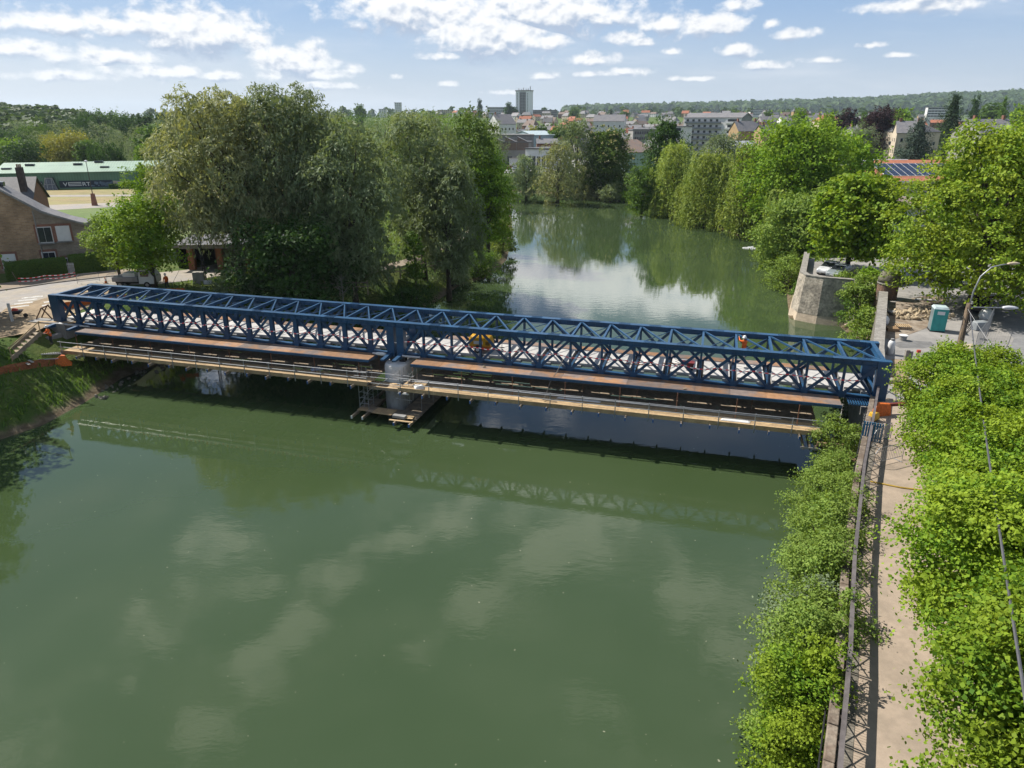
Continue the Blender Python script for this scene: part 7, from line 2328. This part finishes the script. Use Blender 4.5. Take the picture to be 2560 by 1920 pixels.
# spire
sp0 = Yat(1556, 262, 700)
s2 = thing('church_spire', 'slim grey church spire behind the apartment block', 'church', (sp0.x, sp0.y, gz(sp0.x, sp0.y)))
SHT = Yat(1556, 237, 700).z - s2.location.z
put('tower', MB().box(-2.2, 2.2, -2.2, 2.2, -2, SHT * .62), M_GREYR, s2)
put('spire', MB().loft([[(-2.4, -2.4, SHT * .62 + .003), (2.4, -2.4, SHT * .62 + .003), (2.4, 2.4, SHT * .62 + .003), (-2.4, 2.4, SHT * .62 + .003)], [(-.1, -.1, SHT), (.1, -.1, SHT), (.1, .1, SHT), (-.1, .1, SHT)]]), M_SLATED, s2)
# workshops on the far bank
def rect(label, px0, px1, py0, py1, Y, wm, rm, name='workshop', d=14, rz=0.0, roof=.5, cat='building'):
    a, b = Yat(px0, py1, Y), Yat(px1, py1, Y)
    z = gz(a.x, a.y)
    o = thing(name, label, cat, (a.x, a.y, z), rz)
    put('wall', MB().box(0, (b - a).length, 0, d, -2, a.z - z), wm, o)
    put('roof_slab', MB().box(-.3, (b - a).length + .3, -.3, d + .3, a.z - z + .003, a.z - z + roof), rm, o)
    return o, (b - a).length, a.z - z
w1, L, Hh = rect('white workshop with tall windows at the far river bank', 1135, 1200, 360, 322, 285, M_OFFW, M_SLATED, d=14, rz=-.62)
for k in range(5):
    f = put('window', MB().box(1.0 + k * L / 5.3, 1.0 + k * L / 5.3 + L / 7, -.06, -.003, .6, Hh - 2.4), M_OFFW, w1)
    for j in range(2):
        put('pane', MB().box(1.1 + k * L / 5.3 + j * L / 15, 1.0 + k * L / 5.3 + (j + 1) * L / 15, -.09, -.063, .7, Hh - 2.5), M_GLASSD, f)
w2, L, Hh = rect('brown workshop with saw tooth roof behind the white workshop', 1062, 1148, 350, 308, 310, M_GREYR, M_SLATE, d=6)
for k in range(3):
    x0 = k * L / 3.2
    put('saw_tooth_wall', MB().add([(x0, -.2, Hh - 3), (x0 + L / 3.3, -.2, Hh - 3), (x0 + L / 3.3, -.2, Hh + .2), (x0 + L / 30, -.2, Hh + 2.2), (x0, -.2, Hh - 1)], [(0, 1, 2, 3, 4)]), M_BRTILE, w2)
    put('saw_tooth_roof', MB().add([(x0 + L / 30, -.3, Hh + 2.25), (x0 + L / 3.3, -.3, Hh + .25), (x0 + L / 3.3, 12, Hh + .25), (x0 + L / 30, 12, Hh + 2.25)], [(0, 1, 2, 3)]), M_SLATE, w2)
    put('dock_door', MB().box(x0 + L / 12, x0 + L / 5, -.26, -.21, 0, 3.2), mat('dark_blue_door', (.02, .03, .09), .5), w2)
rect('long grey windowless hall above the saw tooth workshop', 1055, 1153, 320, 293, 330, M_CONCG, M_CONCG, d=12, name='grey_hall')
rect('low white wall along the depot yard', 1100, 1142, 362, 342, 282, M_OFFW, M_CAP, d=.6, name='yard_wall', roof=.1, cat='wall')
pxhouse('pale blue metal hall behind the grey windowless hall', 1150, 1205, 292, 283, 370, mat('pale_blue_metal', (.36, .47, .53), .5), mat('pale_blue_roof', (.52, .62, .64), .45), d=22, rz=.45, rows=1, cols=3, chim=0, name='metal_hall')
pxhouse('small orange brick house right of the pale blue hall', 1160, 1205, 310, 300, 320, M_BRICK, M_SLATE, d=8, rows=1, cols=4)
gh = pxhouse('mint green gabled hall with rust red roof beside the chestnut', 1352, 1440, 330, 303, 262, mat('mint_metal', (.36, .50, .42), .5), M_BRTILE, d=20, rz=.6, rows=0, cols=0, chim=0, name='mint_hall')
# parked cars at the depot
car('white car parked at the depot yard beyond the river', W(1118, 368, 4.84), .1, (.75, .76, .77))
car('red car parked at the depot yard beyond the river', W(1106, 366, 4.84), .2, (.35, .04, .03))
# row boats? none: only the white dinghy at the far bank
dg_ = thing('dinghy', 'small pale dinghy moored at the far bend', 'boat', W(1108, 408, .05), .1)
put('hull', MB().loft([[(-2.2, -.5, .1), (-2.2, .5, .1), (-2.2, .6, .6), (-2.2, -.6, .6)], [(0, -.6, 0), (0, .6, 0), (0, .8, .6), (0, -.8, .6)], [(2.3, -.05, .2), (2.3, .05, .2), (2.3, .08, .7), (2.3, -.08, .7)]]), M_OFFW, dg_)
put('thwart', MB().box(-.2, .2, -.7, .7, .61, .66), M_WOOD, dg_)

# ------------------------------------------------------------------ trees among the roofs
TT = [  # px, forward distance, top, width, kind, leaf, name, label
    (1236, 420, 266, 38, 'maple', 'dark', 'dark round tree right of the white stepped gable'),
    (1172, 400, 272, 42, 'maple', 'mid', 'round green tree before the pale blue hall'),
    (1150, 395, 274, 30, 'maple', 'yellow', 'yellowish tree left of the round green tree'),
    (1204, 380, 270, 44, 'maple', 'mid', 'green tree above the pale blue hall'),
    (1240, 1000, 232, 22, 'maple', 'mid', 'round tree on the skyline right of the slab block'),
    (1098, 1150, 222, 20, 'poplar', 'dark', 'tall dark tree directly left of the tower block'),
    (1110, 1150, 232, 22, 'maple', 'dark', 'low dark tree at the foot of the tower block'),
    (1036, 1200, 215, 13, 'poplar', 'needle', 'slim dark conifer on the skyline left of the pavilion block'),
    (775, 900, 226, 26, 'maple', 'mid', 'round tree on the skyline beside the huge willows'),
    (1320, 1000, 234, 14, 'conifer', 'needle', 'small pointed conifer on the skyline above the black gable'),
    (1350, 1100, 240, 22, 'maple', 'mid', 'low tree right of the small pointed conifer'),
    (1500, 800, 244, 24, 'maple', 'mid', 'tree behind the balcony block'),
    (1590, 800, 240, 26, 'maple', 'mid', 'green tree on the roofs right of the spire'),
    (1728, 560, 236, 36, 'maple', 'bright', 'bright round tree right of the church towers'),
    (1660, 700, 240, 26, 'poplar', 'mid', 'upright tree left of the church towers'),
    (1795, 460, 245, 36, 'maple', 'bright', 'light green round tree left of the copper beeches'),
    (1835, 430, 238, 50, 'maple', 'copper', 'smaller copper beech with purple crown'),
    (1904, 330, 236, 78, 'maple', 'copper', 'larger copper beech with dark purple crown'),
    (1868, 420, 246, 22, 'maple', 'mid', 'green tree between the two copper beeches'),
    (1865, 290, 274, 72, 'willow', 'silver', 'pale grey green round tree below the copper beeches'),
    (1955, 420, 238, 50, 'maple', 'bright', 'light green tree right of the larger copper beech'),
    (1992, 262, 252, 80, 'conifer', 'blueneedle', 'spreading blue cedar before the slate villa'),
    (2068, 330, 195, 72, 'cone', 'needle', 'huge dark sequoia standing above the right roofs'),
    (2112, 520, 210, 22, 'poplar', 'dark', 'dark upright tree right of the sequoia'),
    (2175, 470, 206, 36, 'conifer', 'mid', 'loose pine on the right skyline'),
    (2150, 600, 225, 60, 'maple', 'mid', 'mid green tree behind the long brown school'),
    (1940, 800, 236, 40, 'maple', 'mid', 'far green tree under the right ridge'),
    (2205, 500, 228, 40, 'maple', 'bright', 'bright tree at the right edge under the ridge'),
]
for i, (px, Y, top, wpx, kind, lm, lab) in enumerate(TT):
    b, h, r = ydist(px, Y, top, wpx)
    sp_, shp = (('conifer', 'cone') if kind in ('cone', 'conifer') else (kind, None))
    big = wpx > 60
    tree('town_tree', lab, b, h, r, sp_, lm, 11000 if big else 3600, 300 + i, cb=.04, share=None if big else 'town_' + kind, leaf=(.62 if big else r * .14), shape=shp, rotz=i * 1.3, lobes=26, clumps=300 if big else 150, cr=r * .2, fill=.34, habit='leafy', lobe_r=.5 if kind not in ('cone', 'conifer') else .62)
# wood and park trees on the left
LT = [(30, 330, 282, 100, 'maple', 'dark'), (95, 300, 285, 110, 'willow', 'greyolive'), (45, 262, 305, 90, 'maple', 'dark'), (150, 270, 290, 90, 'maple', 'yellow'), (110, 275, 293, 70, 'maple', 'yellow'), (185, 262, 305, 60, 'maple', 'mid'),
      (15, 275, 300, 80, 'maple', 'bright'), (215, 330, 262, 90, 'willow', 'silver'), (130, 360, 262, 80, 'willow', 'greyolive'), (255, 300, 285, 70, 'willow', 'silver'), (240, 250, 312, 55, 'maple', 'dark'),
      (300, 300, 268, 80, 'willow', 'greyolive'), (285, 270, 295, 60, 'willow', 'silver'), (335, 262, 272, 90, 'maple', 'mid'), (365, 245, 300, 70, 'maple', 'dark'), (40, 400, 258, 70, 'willow', 'silver'), (175, 400, 252, 70, 'maple', 'dark'),
      (305, 238, 315, 40, 'maple', 'bright'), (205, 250, 318, 45, 'maple', 'dark'), (395, 300, 290, 70, 'maple', 'mid'), (75, 330, 270, 70, 'maple', 'mid'), (340, 340, 262, 70, 'willow', 'silver'), (205, 430, 243, 80, 'maple', 'dark'), (235, 440, 245, 80, 'maple', 'mid'), (262, 410, 250, 70, 'maple', 'dark'), (310, 430, 251, 80, 'maple', 'dark'), (370, 430, 250, 80, 'maple', 'dark')]
NMS = ['dark round', 'grey green', 'deep green', 'yellow green', 'pale yellow', 'mid green', 'bright green', 'silvery', 'olive grey', 'silver crowned', 'small dark', 'dull grey green', 'frosty green', 'fresh green', 'shady green', 'pale silver', 'tall dark', 'vivid little', 'low dark', 'plain green', 'leafy green', 'silver topped', 'far dark', 'far green', 'low shady', 'broad dark', 'squat dark']
for i, (px, Y, top, wpx, kind, lm) in enumerate(LT):
    b, h, r = ydist(px, Y, top, wpx)
    tree('park_tree', '%s tree in the park wood behind the green hall' % NMS[i], b, h, r, kind, lm, 7500, 400 + i % 4, cb=.03, share='park_%s_%d' % (kind, i % 4), leaf=.55, rotz=i * 2.1, group='trees of the park wood', lobes=18, clumps=240, cr=r * .2)
PX = [271, 284, 297, 325, 338, 350, 361, 380, 395, 405]
PT = [247, 246, 243, 243, 246, 244, 246, 240, 239, 241]
for i, (px, top) in enumerate(zip(PX, PT)):
    b, h, r = ydist(px, 470 + (i % 3) * 25, top, 15 if i not in (5, 7) else 26)
    tree('lombardy_poplar', '%s dark poplar from the left in the skyline row beside the huge willows' % ORD[i], b, h, r, 'poplar', 'far', 2600, 430 + i % 2, cb=.04, share='lomb_%d' % (i % 2), leaf=.7, rotz=i, group='row of skyline poplars', lobes=14, clumps=120, cr=r * .3)
# masking greenery between town and river trees, behind the big willows
MT = [(830, 330, 247, 100), (890, 380, 243, 110), (950, 420, 242, 110), (1010, 380, 242, 100), (1060, 300, 262, 70), (870, 250, 275, 80), (960, 230, 285, 90), (1050, 215, 292, 70), (1075, 190, 330, 60), (790, 300, 262, 70), (760, 420, 246, 100), (715, 450, 248, 90), (990, 450, 244, 100), (925, 480, 244, 100), (850, 470, 244, 100)]
for i, (px, Y, top, wpx) in enumerate(MT):
    b, h, r = ydist(px, Y, top, wpx)
    tree('bend_tree', '%s tree of the green belt behind the olive willows, from near left to right' % ORD[i], b, h, r, 'maple' if i % 3 else 'willow', ['mid', 'olive', 'bright', 'mid', 'greyolive'][i % 5], 7500, 450 + i % 3, cb=.03, share='bend_%d_%d' % (i % 3, bool(i % 3)), leaf=.5, rotz=i * 1.7, group='green belt behind the olive willows', lobes=18, clumps=240, cr=r * .2)

# ------------------------------------------------------------------ far woods: masses nobody could count
def wood(name, label, X, Y, Rr, lm, seed, per=26):
    """crowns made of leaf-spray faces over many trees, one mass"""
    r = np.random.default_rng(seed)
    n = len(X)
    Z = gz_arr(X, Y)
    d = unit(r.normal(size=(n, per, 3)) + np.array([0, -.25, .55]))
    P = np.stack([X, Y, Z + Rr * .9], 1)[:, None] + d * Rr[:, None, None] * np.array([1, 1, 1.05]) * r.uniform(.85, 1.1, (n, per, 1))
    N = unit(d + r.normal(size=(n, per, 3)) * .35)
    A = r.normal(size=(n, per, 3))
    S = np.repeat(Rr[:, None] * (1.15 if per < 30 else .72), per, 1) * r.uniform(.7, 1.2, (n, per))
    o = put(name, leaf_mesh(name, P.reshape(-1, 3), N.reshape(-1, 3), A.reshape(-1, 3), S.ravel(), .8), LM[lm])
    o['kind'] = 'stuff'
    o['label'], o['category'] = label, 'wood'
r = np.random.default_rng(9)
n = 900
az = np.radians(r.uniform(-48, -29.6, n))
d = r.uniform(480, 860, n)
wood('hill_wood', 'dark wood covering the hill behind the green hall', np.sin(az) * d, np.cos(az) * d, r.uniform(4.5, 7.5, n), 'far', 3, 52)
n = 5200
az = np.radians(r.uniform(4, 44, n))
d = r.uniform(3300, 4500, n)
wood('ridge_wood', 'blue green forest covering the long ridge on the right horizon', np.sin(az) * d, np.cos(az) * d, r.uniform(16, 26, n), 'far', 4, 9)
n = 900
az = np.radians(r.uniform(-26, 44, n))
d = r.uniform(1500, 3200, n)
wood('plain_trees', 'scattered green tree belts on the plain beyond the town', np.sin(az) * d, np.cos(az) * d, r.uniform(6, 11, n), 'far', 5, 10)
# ------------------------------------------------------------------ air: even pale haze over the whole place
def haze():
    m = bpy.data.materials.new('pale_haze')
    m.use_nodes = True
    g = NT(m.node_tree)
    v = g.n('ShaderNodeVolumePrincipled', {'Color': (.72, .86, 1.0, 1), 'Density': HAZE, 'Anisotropy': 0.2})
    g.n('ShaderNodeOutputMaterial', {1: v.outputs[0]})
    o = put('haze', MB().box(-7600, 7600, -300, 8600, -4.0, 190.0), m)
    o['kind'] = 'stuff'


HAZE = 0.00006
haze()
